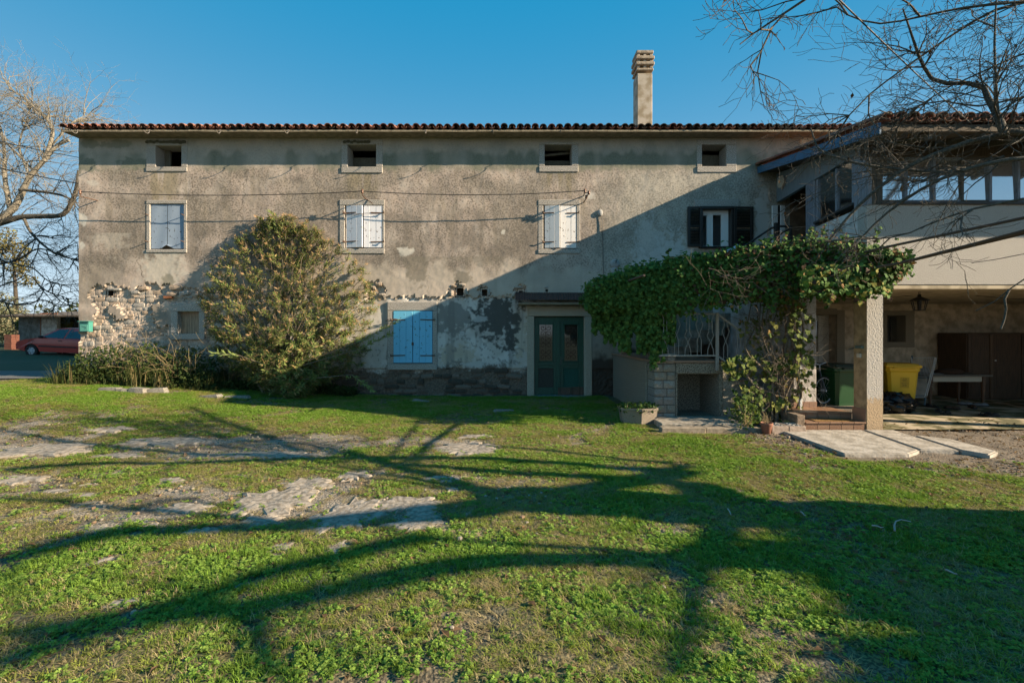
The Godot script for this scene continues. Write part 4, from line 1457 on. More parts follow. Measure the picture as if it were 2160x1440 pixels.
	for k in marks.size() - 1:
		var f := MB.new()
		f.span(Vector3(marks[k] - 0.02, 3.845, -7.50), Vector3(marks[k] + 0.03, 4.60, -7.57), 0.005)
		f.span(Vector3(marks[k] + 0.031, 3.846, -7.505), Vector3(marks[k + 1] - 0.021, 3.885, -7.56), 0.004)
		f.span(Vector3(marks[k] + 0.031, 4.56, -7.505), Vector3(marks[k + 1] - 0.021, 4.60, -7.56), 0.004)
		var fo := part("window", f, wash[1] if k % 3 else weather, an)
		var g := MB.new()
		var lean := 0.006 * sin(k * 2.3)
		g.face([Vector3(marks[k] + 0.02, 3.87, -7.530), Vector3(marks[k + 1] - 0.01, 3.87, -7.530 - lean), Vector3(marks[k + 1] - 0.01, 4.57, -7.545 - lean), Vector3(marks[k] + 0.02, 4.57, -7.545)], Vector3.BACK)
		part("pane", g, gl, fo)
	var ins := MB.new()       # the room behind the glass
	ins.span(Vector3(6.9, 2.53, -7.71), Vector3(13.6, 2.9, -11.72))
	ins.face([Vector3(7.3, 2.9, -11.70), Vector3(13.6, 2.9, -11.70), Vector3(13.6, 5.6, -11.70), Vector3(7.3, 5.6, -11.70)], Vector3.BACK)
	part("room", ins, mat("brown_room", Color(0.20, 0.125, 0.07), 0.9, blotch(), 1.5), an)
	# the doorway at the stair head
	var dw := MB.new()
	dw.span(Vector3(6.83, 2.9, -WALL + 0.03), Vector3(6.97, 5.0, -WALL + 0.08), 0.005)
	dw.span(Vector3(7.04, 2.9, -WALL + 0.03), Vector3(7.16, 5.0, -WALL + 0.08), 0.005)
	part("entry_door", dw, mat("white_frame", Color.WHITE), an)
	var dk := MB.new()
	dk.span(Vector3(6.972, 2.9, -WALL + 0.03), Vector3(7.038, 5.0, -WALL + 0.06), 0.0)
	flank_panel(dk, 0.60, 0.98, 3.05, 3.05, 3.86, 3.84, 0.0, 0.03)
	part("stair_gate", dk, mat("dark_brown_wood", Color(0.045, 0.027, 0.018), 0.8, wood_tex(), 0.5), an)
	var disc := MB.new()
	disc.lathe([Vector2(0.0, 0.0), Vector2(0.11, 0.01), Vector2(0.15, 0.05), Vector2(0.14, 0.06), Vector2(0.09, 0.03), Vector2(0, 0.025)], 18, flank(0.87, 5.45, -0.05), Basis(Vector3.BACK, PI * 0.5))
	var wp := part("wall_plate", disc, mat("ceramic", Color(0.55, 0.50, 0.40), 0.3, blotch(), 0.2), self)
	tag(wp, "round ceramic plate hung on the blue-grey gable of the annex", "plate")

	# roof
	var deck := MB.new()
	var e0 := Vector3(5.52, 4.75, -6.65)
	var e1 := Vector3(6.5, 6.0, -11.74)
	var up := Vector3(0, -0.10, 0)
	var c0 := Vector3(14.2, 4.75, -6.65)
	var c1 := Vector3(14.2, 6.0, -11.74)
	deck.face([e0, e1, c1, c0], Vector3.UP)
	deck.face([e0 + up, e1 + up, c1 + up, c0 + up], Vector3.DOWN)
	deck.face([e0, c0, c0 + up, e0 + up], Vector3.BACK)
	deck.face([c0, c1, c1 + up, c0 + up], Vector3.RIGHT)
	deck.face([e0, e1, e1 + up, e0 + up], Vector3.LEFT)
	part("roof_deck", deck, mat("soffit_boards", Color(0.15, 0.115, 0.08), 0.9, wood_tex(), 0.6, 0.4), an)
	var barge := MB.new()
	var off := Vector3(-0.03, 0.03, 0)
	var dn := Vector3(0, -0.17, 0)
	barge.face([e0 + off, e1 + off, e1 + off + dn, e0 + off + dn], Vector3.LEFT)
	var inn := Vector3(0.025, 0, 0)
	barge.face([e0 + off + inn, e1 + off + inn, e1 + off + dn + inn, e0 + off + dn + inn], Vector3.RIGHT)
	barge.face([e0 + off, e0 + off + inn, e0 + off + dn + inn, e0 + off + dn], Vector3.BACK)
	barge.face([e0 + off, e1 + off, e1 + off + inn, e0 + off + inn], Vector3.UP)
	barge.face([e0 + off + dn, e1 + off + dn, e1 + off + inn + dn, e0 + off + inn + dn], Vector3.DOWN)
	part("bargeboard", barge, blue, an)
	for k in 9:                   # rafters under the eave
		var r := MB.new()
		var rx := 6.3 + k * 0.8
		r.bar(Vector3(rx, 4.60, -6.70), Vector3(rx, 4.60 + 0.245 * 0.78, -7.48), 0.07, 0.09, 0.005)
		part("rafter", r, weather, an)
	var tm := tile_mats()
	var pitch := atan(0.245)
	var dir := Vector3(0, -sin(pitch), cos(pitch))
	var nor := Vector3(0, cos(pitch), sin(pitch))
	var bs := Basis(Vector3.RIGHT, nor, dir)
	var hump := tile_mesh(true, 1)
	var pan := tile_mesh(false, 0)
	var upper := []
	var cols := []
	for row in 15:
		var d := 6.65 + row * 0.345
		var x := 5.56 + (d - 6.65) * 0.192
		var k := 0
		while x < 14.1:
			var o := Vector3(x + rng.randf_range(-0.01, 0.01), shed_y(d) + 0.03 + rng.randf_range(-0.004, 0.008), -d + 0.05) - dir * 0.44 + nor * 0.05
			var bb := bs * Basis(Vector3.UP, rng.randf_range(-0.03, 0.03))
			if row == 0 or (k == 0):
				put("roof_tile", hump, tm[rng.randi_range(0, 3)], an, o - origin_of(an), bb)
				if row == 0:
					put("roof_tile", pan, tm[rng.randi_range(0, 4)], an, o + Vector3(0.102, 0.0, 0) - origin_of(an), bs)
			else:
				upper.append(Transform3D(bb, o))
				cols.append(Color(0.40, 0.16, 0.09).lerp(Color(0.20, 0.10, 0.07), rng.randf()))
			x += 0.2035
			k += 1
	copies("upper_tiles", hump, mats["clay_upper"], an, upper, cols)

# ---------------------------------------------------------------- outdoor stair with the barbecue hearth
func make_stair() -> void:
	var st := thing("stair", "concrete outdoor stair with barbecue hearth and split-stone pier under its landing", "stair", Vector3(3.6, 0, -9.5))
	var con := mat("stair_concrete", Color(0.28, 0.25, 0.195), 0.92, noise_tex("stone_pit", 0, 0, Color(), Color()), 1.4, 1.0)
	var con2 := mat("stair_render", Color(0.30, 0.27, 0.22), 0.92, blotch(), 1.3, 0.8)
	var b := MB.new()
	b.span(Vector3(2.66, -0.1, -9.72), Vector3(2.86, 1.09, -11.74), 0.015)
	b.span(Vector3(2.62, -0.1, -8.72), Vector3(2.86, 1.09, -9.70), 0.02)
	part("landing_wall", b, con, st)
	var pc := MB.new()
	pc.span(Vector3(2.60, 1.36, -10.7), Vector3(2.86, 1.50, -10.9), 0.01)
	pc.span(Vector3(2.63, 1.1, -10.72), Vector3(2.83, 1.36, -10.88), 0.01)
	part("pier_cap", pc, mat("terracotta_skirt", Color.WHITE), st)
	b = MB.new()
	b.span(Vector3(3.06, 0.88, -8.32), Vector3(3.95, 1.09, -8.55), 0.015)
	b.span(Vector3(3.88, -0.1, -8.325), Vector3(3.95, 0.88, -9.2), 0.01)
	b.span(Vector3(3.06, -0.1, -8.33), Vector3(3.10, 0.88, -9.2), 0.008)
	b.span(Vector3(2.86, -0.1, -9.2), Vector3(3.95, 1.09, -9.4))
	b.span(Vector3(3.06, -0.1, -8.36), Vector3(3.9, 0.06, -9.2))
	part("hearth", b, con, st)
	b = MB.new()
	b.span(Vector3(2.62, 1.092, -8.29), Vector3(3.98, 1.135, -11.73), 0.006)
	part("landing_slab", b, mat("terracotta_slab", Color(0.43, 0.27, 0.18), 0.7, grain(), 0.4), st)
	# lower flight to the right
	for k in 6:
		var s := MB.new()
		var top := 1.09 - 0.18 * (k + 1)
		s.span(Vector3(3.96 + k * 0.225, -0.1, -8.38), Vector3(4.185 + k * 0.225, top, -9.6), 0.006)
		var so := part("step", s, con2, st)
		var t := MB.new()
		t.span(Vector3(3.955 + k * 0.225, top + 0.001, -8.35), Vector3(4.2 + k * 0.225, top + 0.03, -9.6), 0.006)
		part("tread", t, mat("terracotta_slab", Color.WHITE), so)
	b = MB.new()
	b.prism(poly([[3.952, -0.1], [3.952, 0.98], [4.1, 0.86], [5.2, 0.02], [5.2, -0.1]]), -8.37, -8.345)
	part("string_wall", b, con2, st)
	# upper flight along the facade
	for k in 9:
		var s := MB.new()
		var top := 1.135 + 0.2 * (k + 1)
		s.span(Vector3(3.98 + k * 0.29, top - 0.35, -10.75), Vector3(4.28 + k * 0.29, top, -11.73), 0.006)
		part("step", s, con2, st)
	b = MB.new()
	b.span(Vector3(6.60, 2.6, -10.3), Vector3(7.6, 2.93, -11.73), 0.01)
	part("top_landing", b, con2, st)
	var pipe := MB.new()
	pipe.tube([at(1478, 560, 10.5), at(1500, 549, 10.5), at(1556, 521, 10.5)], [0.055], 10)
	pipe.tube([at(1540, 531, 10.5), at(1558, 520, 10.5)], [0.064], 10)
	tag(part("drain_pipe", pipe, mat("grey_pvc", Color(0.42, 0.47, 0.56), 0.4), self), "pale blue-grey drain pipe slanting out of the creeper below the shuttered window", "pipe")
	var rail := MB.new()
	var z := 10.62
	rail.tube([at(1548, 532, z), at(1560, 526, z), at(1628, 481, z), at(1642, 477, z), at(1663, 477, z)], [0.025], 7)
	rail.tube([at(1575, 535, z - 0.2), at(1637, 500, z - 0.2), at(1668, 480, z - 0.2)], [0.022], 7)
	for px in [1588, 1598, 1606, 1614, 1622]:
		rail.tube([at(px, 528.0 - (px - 1588) * 0.57, z - 0.2), at(px, 560, z - 0.2)], [0.010], 5)
	rail.bar(at(1637, 470, z), at(1637, 540, z), 0.07, 0.07, 0.006)
	rail.bar(at(1668, 476, z - 0.2), at(1668, 540, z - 0.2), 0.06, 0.06, 0.006)
	part("dark_handrail", rail, mat("dark_iron", Color(0.03, 0.026, 0.022), 0.6), st)
	# split-face stone pier
	var tones := [mat("block_0", Color(0.54, 0.50, 0.44), 0.92, noise_tex("stone_pit", 0, 0, Color(), Color()), 0.35, 2.5), mat("block_1", Color(0.47, 0.43, 0.38), 0.92, noise_tex("stone_pit", 0, 0, Color(), Color()), 0.3, 2.5), mat("block_2", Color(0.50, 0.43, 0.34), 0.92, noise_tex("stone_pit", 0, 0, Color(), Color()), 0.32, 2.5)]
	var core := MB.new()
	core.span(Vector3(2.675, -0.1, -8.335), Vector3(3.04, 1.22, -8.72))
	part("pier_core", core, mat("pier_mortar", Color(0.12, 0.105, 0.09), 0.95), st)
	for row in 8:
		var y0 := row * 0.152 + 0.008
		var split := 0.24 if row % 2 else 0.17
		for side in 2:
			var w: float = split if side == 0 else 0.40 - split
			var x0 := 2.655 + (0.0 if side == 0 else split)
			var q := MB.new()
			var nx := 4
			var ny := 3
			var pts := []
			for j in ny + 1:
				var r := []
				for i in nx + 1:
					var inx := 0.0 if i == 0 or i == nx or j == 0 or j == ny else 1.0
					r.append(Vector3(x0 + 0.007 + (w - 0.014) * i / nx, y0 + 0.136 * j / ny, -8.315 + inx * (0.018 + 0.030 * nc.get_noise_2d(i * 160.0 + row * 70.0, j * 160.0 + side * 90.0)) + 0.008 * nc.get_noise_2d(row * 50.0, side * 70.0)))
				pts.append(r)
			for j in ny:
				for i in nx:
					q.face([pts[j][i], pts[j][i + 1], pts[j + 1][i + 1], pts[j + 1][i]], Vector3.BACK)
			q.span(Vector3(x0 + 0.007, y0, -8.318), Vector3(x0 + w - 0.007, y0 + 0.136, -8.72))
			part("pier_block", q, tones[(row * 2 + side * 3 + row / 3) % 3], st)
	b = MB.new()
	b.span(Vector3(2.63, 1.225, -8.28), Vector3(3.08, 1.262, -8.75), 0.008)
	part("pier_cap", b, con2, st)
	b = MB.new()
	b.span(Vector3(2.56, -0.1, -7.62), Vector3(3.98, 0.095, -8.31), 0.012)
	part("hearth_slab", b, mat("pale_cement", Color(0.36, 0.32, 0.265), 0.92, blotch(), 0.9, 0.8), st)

	# wrought railing
	var rl := thing("railing", "white wrought-iron stair railing with lyre-shaped bars above the hearth", "railing", Vector3(3.8, 0.9, -8.27))
	var iron := mat("white_iron", Color(0.46, 0.44, 0.40), 0.6, grain(), 0.15)
	var fr := MB.new()
	var zr := -8.25
	fr.bar(Vector3(3.80, 0.95, zr), Vector3(3.80, 2.02, zr), 0.055, 0.055, 0.006)
	fr.bar(Vector3(2.70, 2.0, zr), Vector3(3.80, 2.0, zr), 0.03, 0.03, 0.004)
	fr.bar(Vector3(2.72, 1.225, zr + 0.001), Vector3(3.80, 1.225, zr + 0.001), 0.022, 0.03, 0.004)
	fr.bar(Vector3(3.80, 2.0, zr - 0.001), Vector3(5.22, 0.96, zr - 0.001), 0.03, 0.035, 0.004)
	fr.bar(Vector3(3.80, 1.23, zr - 0.002), Vector3(5.22, 0.19, zr - 0.002), 0.022, 0.035, 0.004)
	part("rail", fr, iron, rl)
	var post := MB.new()
	post.bar(Vector3(5.26, 0.02, -8.12), Vector3(5.26, 1.06, -8.12), 0.045, 0.045, 0.005)
	part("post", post, mat("white_frame", Color.WHITE), rl)
	for k in 10:
		var c := MB.new()
		var x := 2.84 + k * 0.21 if k < 5 else 3.96 + (k - 5) * 0.25
		var base := 1.235 if k < 5 else 1.235 - (x - 3.80) * 0.733
		var hh := 0.76
		for sd in [-1.0, 1.0]:
			var w := []
			for q in ([[0.055, 0.0], [0.05, 0.10], [0.0, 0.24], [0.062, 0.36], [0.03, 0.43], [0.026, 0.66], [0.055, 0.76]] if k % 2 == 0 else [[0.036, 0.0], [0.036, 0.28], [0.0, 0.37], [0.066, 0.56], [0.02, 0.68], [0.036, 0.76]]):
				w.append(Vector3(x + sd * q[0], base + q[1], zr + 0.004 * sd))
			c.tube(w, [0.0065], 5)
		part("baluster", c, iron, rl)

# ---------------------------------------------------------------- beyond the left end of the house
func make_far_side() -> void:
	var sh := thing("shed", "low grey block shed with a white panel, overgrown roof behind the red car", "shed", Vector3(-26.0, 0.5, -25.0))
	var d := 25.0
	var wall := mat("shed_plaster", Color(0.19, 0.19, 0.18), 0.95, blotch(), 1.8, 1.0)
	var b := MB.new()
	var p := func(px: float, py: float) -> Vector3: return at(px, py, d)
	b.span(p.call(38, 662), p.call(84, 760) + Vector3(0, 0, -0.2))
	b.span(p.call(38, 662) + Vector3(0, 0, -0.2), p.call(44, 760) + Vector3(0, 0, -4.0))
	b.span(p.call(240, 662), p.call(260, 760) + Vector3(0, 0, -0.2))
	b.span(p.call(44, 662) + Vector3(0, 0, -3.8), p.call(260, 760) + Vector3(0, 0, -4.0))
	part("wall", b, wall, sh)
	b = MB.new()
	b.span(p.call(86, 666), p.call(119, 760) + Vector3(0, 0, -0.2))
	part("white_panel", b, mat("shed_white", Color(0.55, 0.51, 0.46), 0.9, blotch(), 1.5), sh)
	b = MB.new()
	b.span(p.call(84.3, 663), p.call(86, 760) + Vector3(0, 0, 0.02))
	b.span(p.call(84.3, 660), p.call(121, 666) + Vector3(0, 0, 0.02))
	part("brick_edge", b, mat("shed_brick", Color(0.38, 0.17, 0.10), 0.9, grain(), 0.3), sh)
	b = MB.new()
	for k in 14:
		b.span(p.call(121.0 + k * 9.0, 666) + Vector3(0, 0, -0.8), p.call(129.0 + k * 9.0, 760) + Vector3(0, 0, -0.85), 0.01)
	part("dark_opening", b, mat("shed_opening_shade", Color(0.06, 0.048, 0.035), 0.9, wood_tex(), 0.6), sh)  # dark slats painted as the shade inside the shed's open bay
	b = MB.new()
	b.box(p.call(150, 659) + Vector3(0, 0.02, -1.7), Vector3(6.4, 0.10, 5.2), 0.02, Basis(Vector3.RIGHT, 0.10))
	part("roof", b, mat("shed_roof", Color(0.16, 0.12, 0.09), 0.95, grain(), 0.5), sh)
	var gp := thing("gate_pier", "reddish brick gate pier left of the shed", "pier", at(24, 735, 24.0))
	for row in 9:
		var q := MB.new()
		q.box(at(24, 735, 24.0) + Vector3(0, -0.1 + row * 0.10, 0), Vector3(0.40, 0.094, 0.40), 0.01, Basis(Vector3.UP, 0.03 * sin(row * 2.0)))
		part("brick", q, mat("pier_brick", Color(0.20, 0.075, 0.05), 0.9, grain(), 0.3), gp)
	make_car()
	# hedges and trees far behind, where the lane runs on
	var lm := leafy("far_leaf", Color.WHITE, 0.5)
	clump_tree("olive_tree", "silvery olive tree at the left edge behind the gate pier", "tree", Vector3(-31.5, 0.5, -27.0), Vector3(2.2, 1.6, 1.8), 1.9, Color(0.20, 0.21, 0.13), 5200, 0.09, lm)
	clump_tree("shrub", "yellow-green creeper mound growing over the shed roof", "shrub", Vector3(-26.2, 2.0, -26.4), Vector3(3.4, 0.45, 1.4), 0.25, Color(0.13, 0.14, 0.035), 4200, 0.10, lm)
	clump_tree("evergreen_tree", "slim ivy-clad tree standing behind the bare tree at the left edge", "tree", Vector3(-32.9, 0.6, -29.5), Vector3(1.1, 2.3, 1.2), 5.9, Color(0.15, 0.135, 0.045), 1500, 0.10, lm)
	clump_tree("hedge", "long dark hedge on the skyline behind the shed", "hedge", Vector3(-44.0, 0.5, -46.0), Vector3(24.0, 2.2, 2.5), 1.8, Color(0.07, 0.085, 0.03), 9000, 0.28, lm)

func leaf_blade(l: float, w: float, fold := 0.25) -> ArrayMesh:       # a leaf along +z, hinged on its midrib
	var b := MB.new()
	b.colored = true
	var m := Vector3(0, 0.02 * l, l * 0.5)
	var t := Vector3(0, -0.06 * l, l)
	for s in [-1.0, 1.0]:
		b.face([Vector3.ZERO, m, Vector3(s * w * 0.5, fold * w * 0.5 + 0.02 * l, l * 0.42)], Vector3.UP)
		b.face([m, t, Vector3(s * w * 0.5, fold * w * 0.5 + 0.02 * l, l * 0.42)], Vector3.UP)
	return b.mesh()

func any_turn() -> Basis:
	return Basis(Quaternion(rng.randfn(), rng.randfn(), rng.randfn(), rng.randfn()).normalized())

func clump_tree(called: String, label: String, cat: String, at_base: Vector3, r: Vector3, up: float, c: Color, count: int, leaf: float, lm: Material) -> void:
	var o := thing(called, label, cat, at_base)
	var b := MB.new()
	var n := maxi(1, int(r.x / 2.0))
	for k in n:
		var x := (k - (n - 1) * 0.5) * 2.0 * r.x / n
		var tip := at_base + Vector3(x + rng.randf_range(-0.3, 0.3), up + r.y * 0.2, 0)
		b.tube([at_base + Vector3(x, -0.3, 0), at_base + Vector3(x + 0.1, up * 0.5, 0.05), tip], [0.16, 0.12, 0.05], 7)
		for q in 7:
			var a := any_turn().x
			b.tube([tip - Vector3(0, r.y * 0.3, 0), tip + Vector3(a.x * r.x / n, absf(a.y) * r.y * 0.7, a.z * r.z) * 0.7], [0.05, 0.015], 5)
	part("trunk", b, mat("far_bark", Color(0.10, 0.08, 0.06), 0.95, grain(), 0.5), o)
	var tf := []
	var cols := []
	var lobes := []
	for k in maxi(9, int(r.x * r.y * 5.0)):
		var u := any_turn().x * pow(rng.randf(), 0.4)
		lobes.append([at_base + Vector3(0, up, 0) + u * r * 0.85, rng.randf_range(0.28, 0.5) * minf(r.x, minf(r.y, r.z) * 1.2)])
	for k in count:
		var l = lobes[rng.randi() % lobes.size()]
		var u := any_turn().x
		var p: Vector3 = l[0] + u * l[1] * (0.75 + 0.35 * rng.randf())
		tf.append(Transform3D(any_turn() * Basis.from_scale(Vector3.ONE * leaf * rng.randf_range(0.7, 1.5)), p))
		var tone := rng.randf_range(0.65, 1.4)
		cols.append(Color(c.r * tone * rng.randf_range(0.9, 1.25), c.g * tone, c.b * tone))
	copies("crown", leaf_blade(1.6, 0.75), lm, o, tf, cols)

func make_car() -> void:
	var org := Vector3(-21.15, 0.52, -21.5)
	var car := thing("parked_car", "dark red three-door hatchback parked on the grass behind the lane", "car", org)
	car.rotation.z = -0.045
	var half := func(y: float) -> float:
		return lerpf(0.80, 0.56, clampf((y - 0.86) / 0.52, 0.0, 1.0)) if y > 0.86 else lerpf(0.74, 0.80, clampf((y - 0.2) / 0.4, 0.0, 1.0))
	# side outline, nose to the left
	var o := [[-1.95, 0.34], [-1.97, 0.55], [-1.88, 0.70], [-1.55, 0.80], [-0.95, 0.89], [-0.25, 1.34], [0.05, 1.41], [1.15, 1.40], [1.48, 1.31], [1.72, 0.90], [1.80, 0.80], [1.82, 0.36]]
	var arches := []
	for cx in [1.22, -1.25]:
		for k in 9:
			var a := PI * k / 8.0
			arches.append([cx + cos(a) * 0.34, 0.26 + sin(a) * 0.36])
	var outline := []
	outline.append_array(o)
	outline.append([1.60, 0.24])
	for k in 9:
		outline.append(arches[k])
	for k in range(9, 18):
		outline.append(arches[k])
	outline.append([-1.66, 0.26])
	var pl := poly(outline)
	var b := MB.new()
	var idx := Geometry2D.triangulate_polygon(pl)
	for s in [-1.0, 1.0]:
		for k in range(0, idx.size(), 3):
			var t := []
			for q in 3:
				var v := pl[idx[k + q]]
				t.append(Vector3(v.x, v.y, s * half.call(v.y)))
			b.face(t, Vector3(0, 0, s))
	for k in pl.size():
		var a := pl[k]
		var c := pl[(k + 1) % pl.size()]
		var e := c - a
		b.face([Vector3(a.x, a.y, half.call(a.y)), Vector3(c.x, c.y, half.call(c.y)), Vector3(c.x, c.y, -half.call(c.y)), Vector3(a.x, a.y, -half.call(a.y))], Vector3(-e.y, e.x, 0))
	var paint := mat("car_red", Color(0.50, 0.05, 0.038), 0.3)
	paint.clearcoat_enabled = true
	paint.clearcoat = 0.6
	var body := put("body", b.mesh(), paint, car)
	var glass := mat("car_glass", Color(0.02, 0.03, 0.035), 0.05)
	glass.metallic_specular = 0.9
	for s in [-1.0, 1.0]:
		for w in [[[-0.78, 0.92], [-0.14, 1.31], [0.30, 1.34], [0.22, 0.92]], [[0.30, 0.92], [0.38, 1.34], [1.12, 1.33], [1.26, 1.24], [1.22, 0.93]]]:
			var g := MB.new()
			var pts := []
			for q in w:
				pts.append(Vector3(q[0], q[1], s * (half.call(q[1]) + 0.006)))
			g.face(pts, Vector3(0, 0.3, s))
			put("window", g.mesh(), glass, car)
		var trim := MB.new()
		trim.box(Vector3(-0.02, 0.52, s * 0.80), Vector3(1.75, 0.06, 0.03), 0.008)
		put("trim_strip", trim.mesh(), mat("car_trim", Color(0.02, 0.02, 0.02), 0.6), car)
		var hnd := MB.new()
		hnd.box(Vector3(0.10, 0.80, s * 0.81), Vector3(0.16, 0.035, 0.03), 0.008)
		put("door_handle", hnd.mesh(), mats["car_trim"], car)
		var mir := MB.new()
		mir.box(Vector3(-0.72, 0.95, s * 0.88), Vector3(0.12, 0.12, 0.18), 0.03)
		put("mirror", mir.mesh(), mats["car_trim"], car)
		var hl := MB.new()
		hl.box(Vector3(-1.90, 0.62, s * 0.56), Vector3(0.10, 0.13, 0.32), 0.03)
		put("headlight", hl.mesh(), mat("lamp_glass", Color(0.6, 0.6, 0.6), 0.1), car)
	var ws := MB.new()
	ws.face([Vector3(-0.90, 0.925, -0.70), Vector3(-0.90, 0.925, 0.70), Vector3(-0.28, 1.33, 0.53), Vector3(-0.28, 1.33, -0.53)], Vector3(-1, 1, 0))
	put("windscreen", ws.mesh(), glass, car)
	for s in [-1.0, 1.0]:
		var bp := MB.new()
		bp.box(Vector3(1.80 if s > 0 else -1.96, 0.42, 0), Vector3(0.12, 0.2, 1.5), 0.04)
		put("bumper", bp.mesh(), mats["car_trim"], car)
	for cx in [1.22, -1.25]:
		for s in [-1.0, 1.0]:
			var ty := MB.new()
			ty.lathe([Vector2(0.17, -0.08), Vector2(0.27, -0.085), Vector2(0.29, -0.06), Vector2(0.29, 0.06), Vector2(0.27, 0.085), Vector2(0.17, 0.08)], 22, Vector3(cx, 0.28, s * 0.70), Basis(Vector3.RIGHT, PI * 0.5))
			var wo := put("wheel", ty.mesh(), mat("tyre", Color(0.02, 0.02, 0.02), 0.85), car)
			var rim := MB.new()
			rim.lathe([Vector2(0.0, 0.03), Vector2(0.06, 0.03), Vector2(0.07, 0.01), Vector2(0.19, 0.0), Vector2(0.195, 0.0)], 22, Vector3(cx, 0.28, s * 0.745), Basis(Vector3.RIGHT, PI * 0.5 * s))
			for k in 6:
				var a := TAU * k / 6.0
				rim.bar(Vector3(cx, 0.28, s * 0.77), Vector3(cx + cos(a) * 0.18, 0.28 + sin(a) * 0.18, s * 0.765), 0.05, 0.03, 0.008, Vector3.BACK)
			put("rim", rim.mesh(), mat("wheel_cover", Color(0.45, 0.48, 0.52), 0.35), wo)
	body.set_meta("label", "dark red painted body")

# ---------------------------------------------------------------- bare trees
func shade_of(px: float, py: float, y: float) -> Vector3:      # where a limb y metres up must be to throw its shadow on that survey mark of the lawn
	var g := rock_depth(px, py)
	return g + SUNWARD * ((y - g.y) / SUNWARD.y)

func twig(b: MB, p: Vector3, dir: Vector3, r: float, l: float, level: int, droop: float, leaves: Array) -> void:
	var n := 4 if level > 0 else 3
	var pts := [p]
	var rr := [r]
	var d := dir
	for k in n:
		d = (d + Vector3(rng.randfn(), rng.randfn(), rng.randfn()) * 0.20 + Vector3(0, -droop, 0)).normalized()
		p += d * l / n
		pts.append(p)
		rr.append(maxf(r * (1.0 - 0.75 * (k + 1) / n), 0.0022))
		if level > 0:
			var kids := 1 if rng.randf() < 0.75 else 2
			for q in kids:
				var side := (d.cross(any_turn().x)).normalized()
				twig(b, p, (d * 0.75 + side * rng.randf_range(0.5, 1.0)).normalized(), rr[-1] * 0.75, l * rng.randf_range(0.35, 0.62), level - 1, droop, leaves)
	b.tube(pts, rr, 5 if r > 0.006 else 4, false)
	if leaves.size() < 260 and rng.randf() < 0.05:
		leaves.append(p)

func limb(b: MB, pts: Array, r0: float, r1: float) -> Array:       # smooth tube through the points; gives the dense points back
	var c := Curve3D.new()
	for k in pts.size():
		var t: Vector3 = (pts[mini(k + 1, pts.size() - 1)] - pts[maxi(k - 1, 0)]) / 6.0
		c.add_point(pts[k], -t, t)
	c.bake_interval = 0.12
	var dense := []
	var m := maxi(4, int(c.get_baked_length() / 0.16))
	var rr := []
	for k in m + 1:
		var w := float(k) / m
		var p := c.sample_baked(c.get_baked_length() * w)
		p += Vector3(nc.get_noise_2d(p.x * 60.0, p.z * 60.0), nc.get_noise_2d(p.y * 60.0, p.x * 60.0 + 90.0), 0) * 0.02
		dense.append(p)
		rr.append(lerpf(r0, r1, w) * (1.0 + 0.12 * nc.get_noise_2d(k * 40.0, r0 * 9000.0)))
	b.tube(dense, rr, 9 if r0 > 0.05 else 6)
	return dense

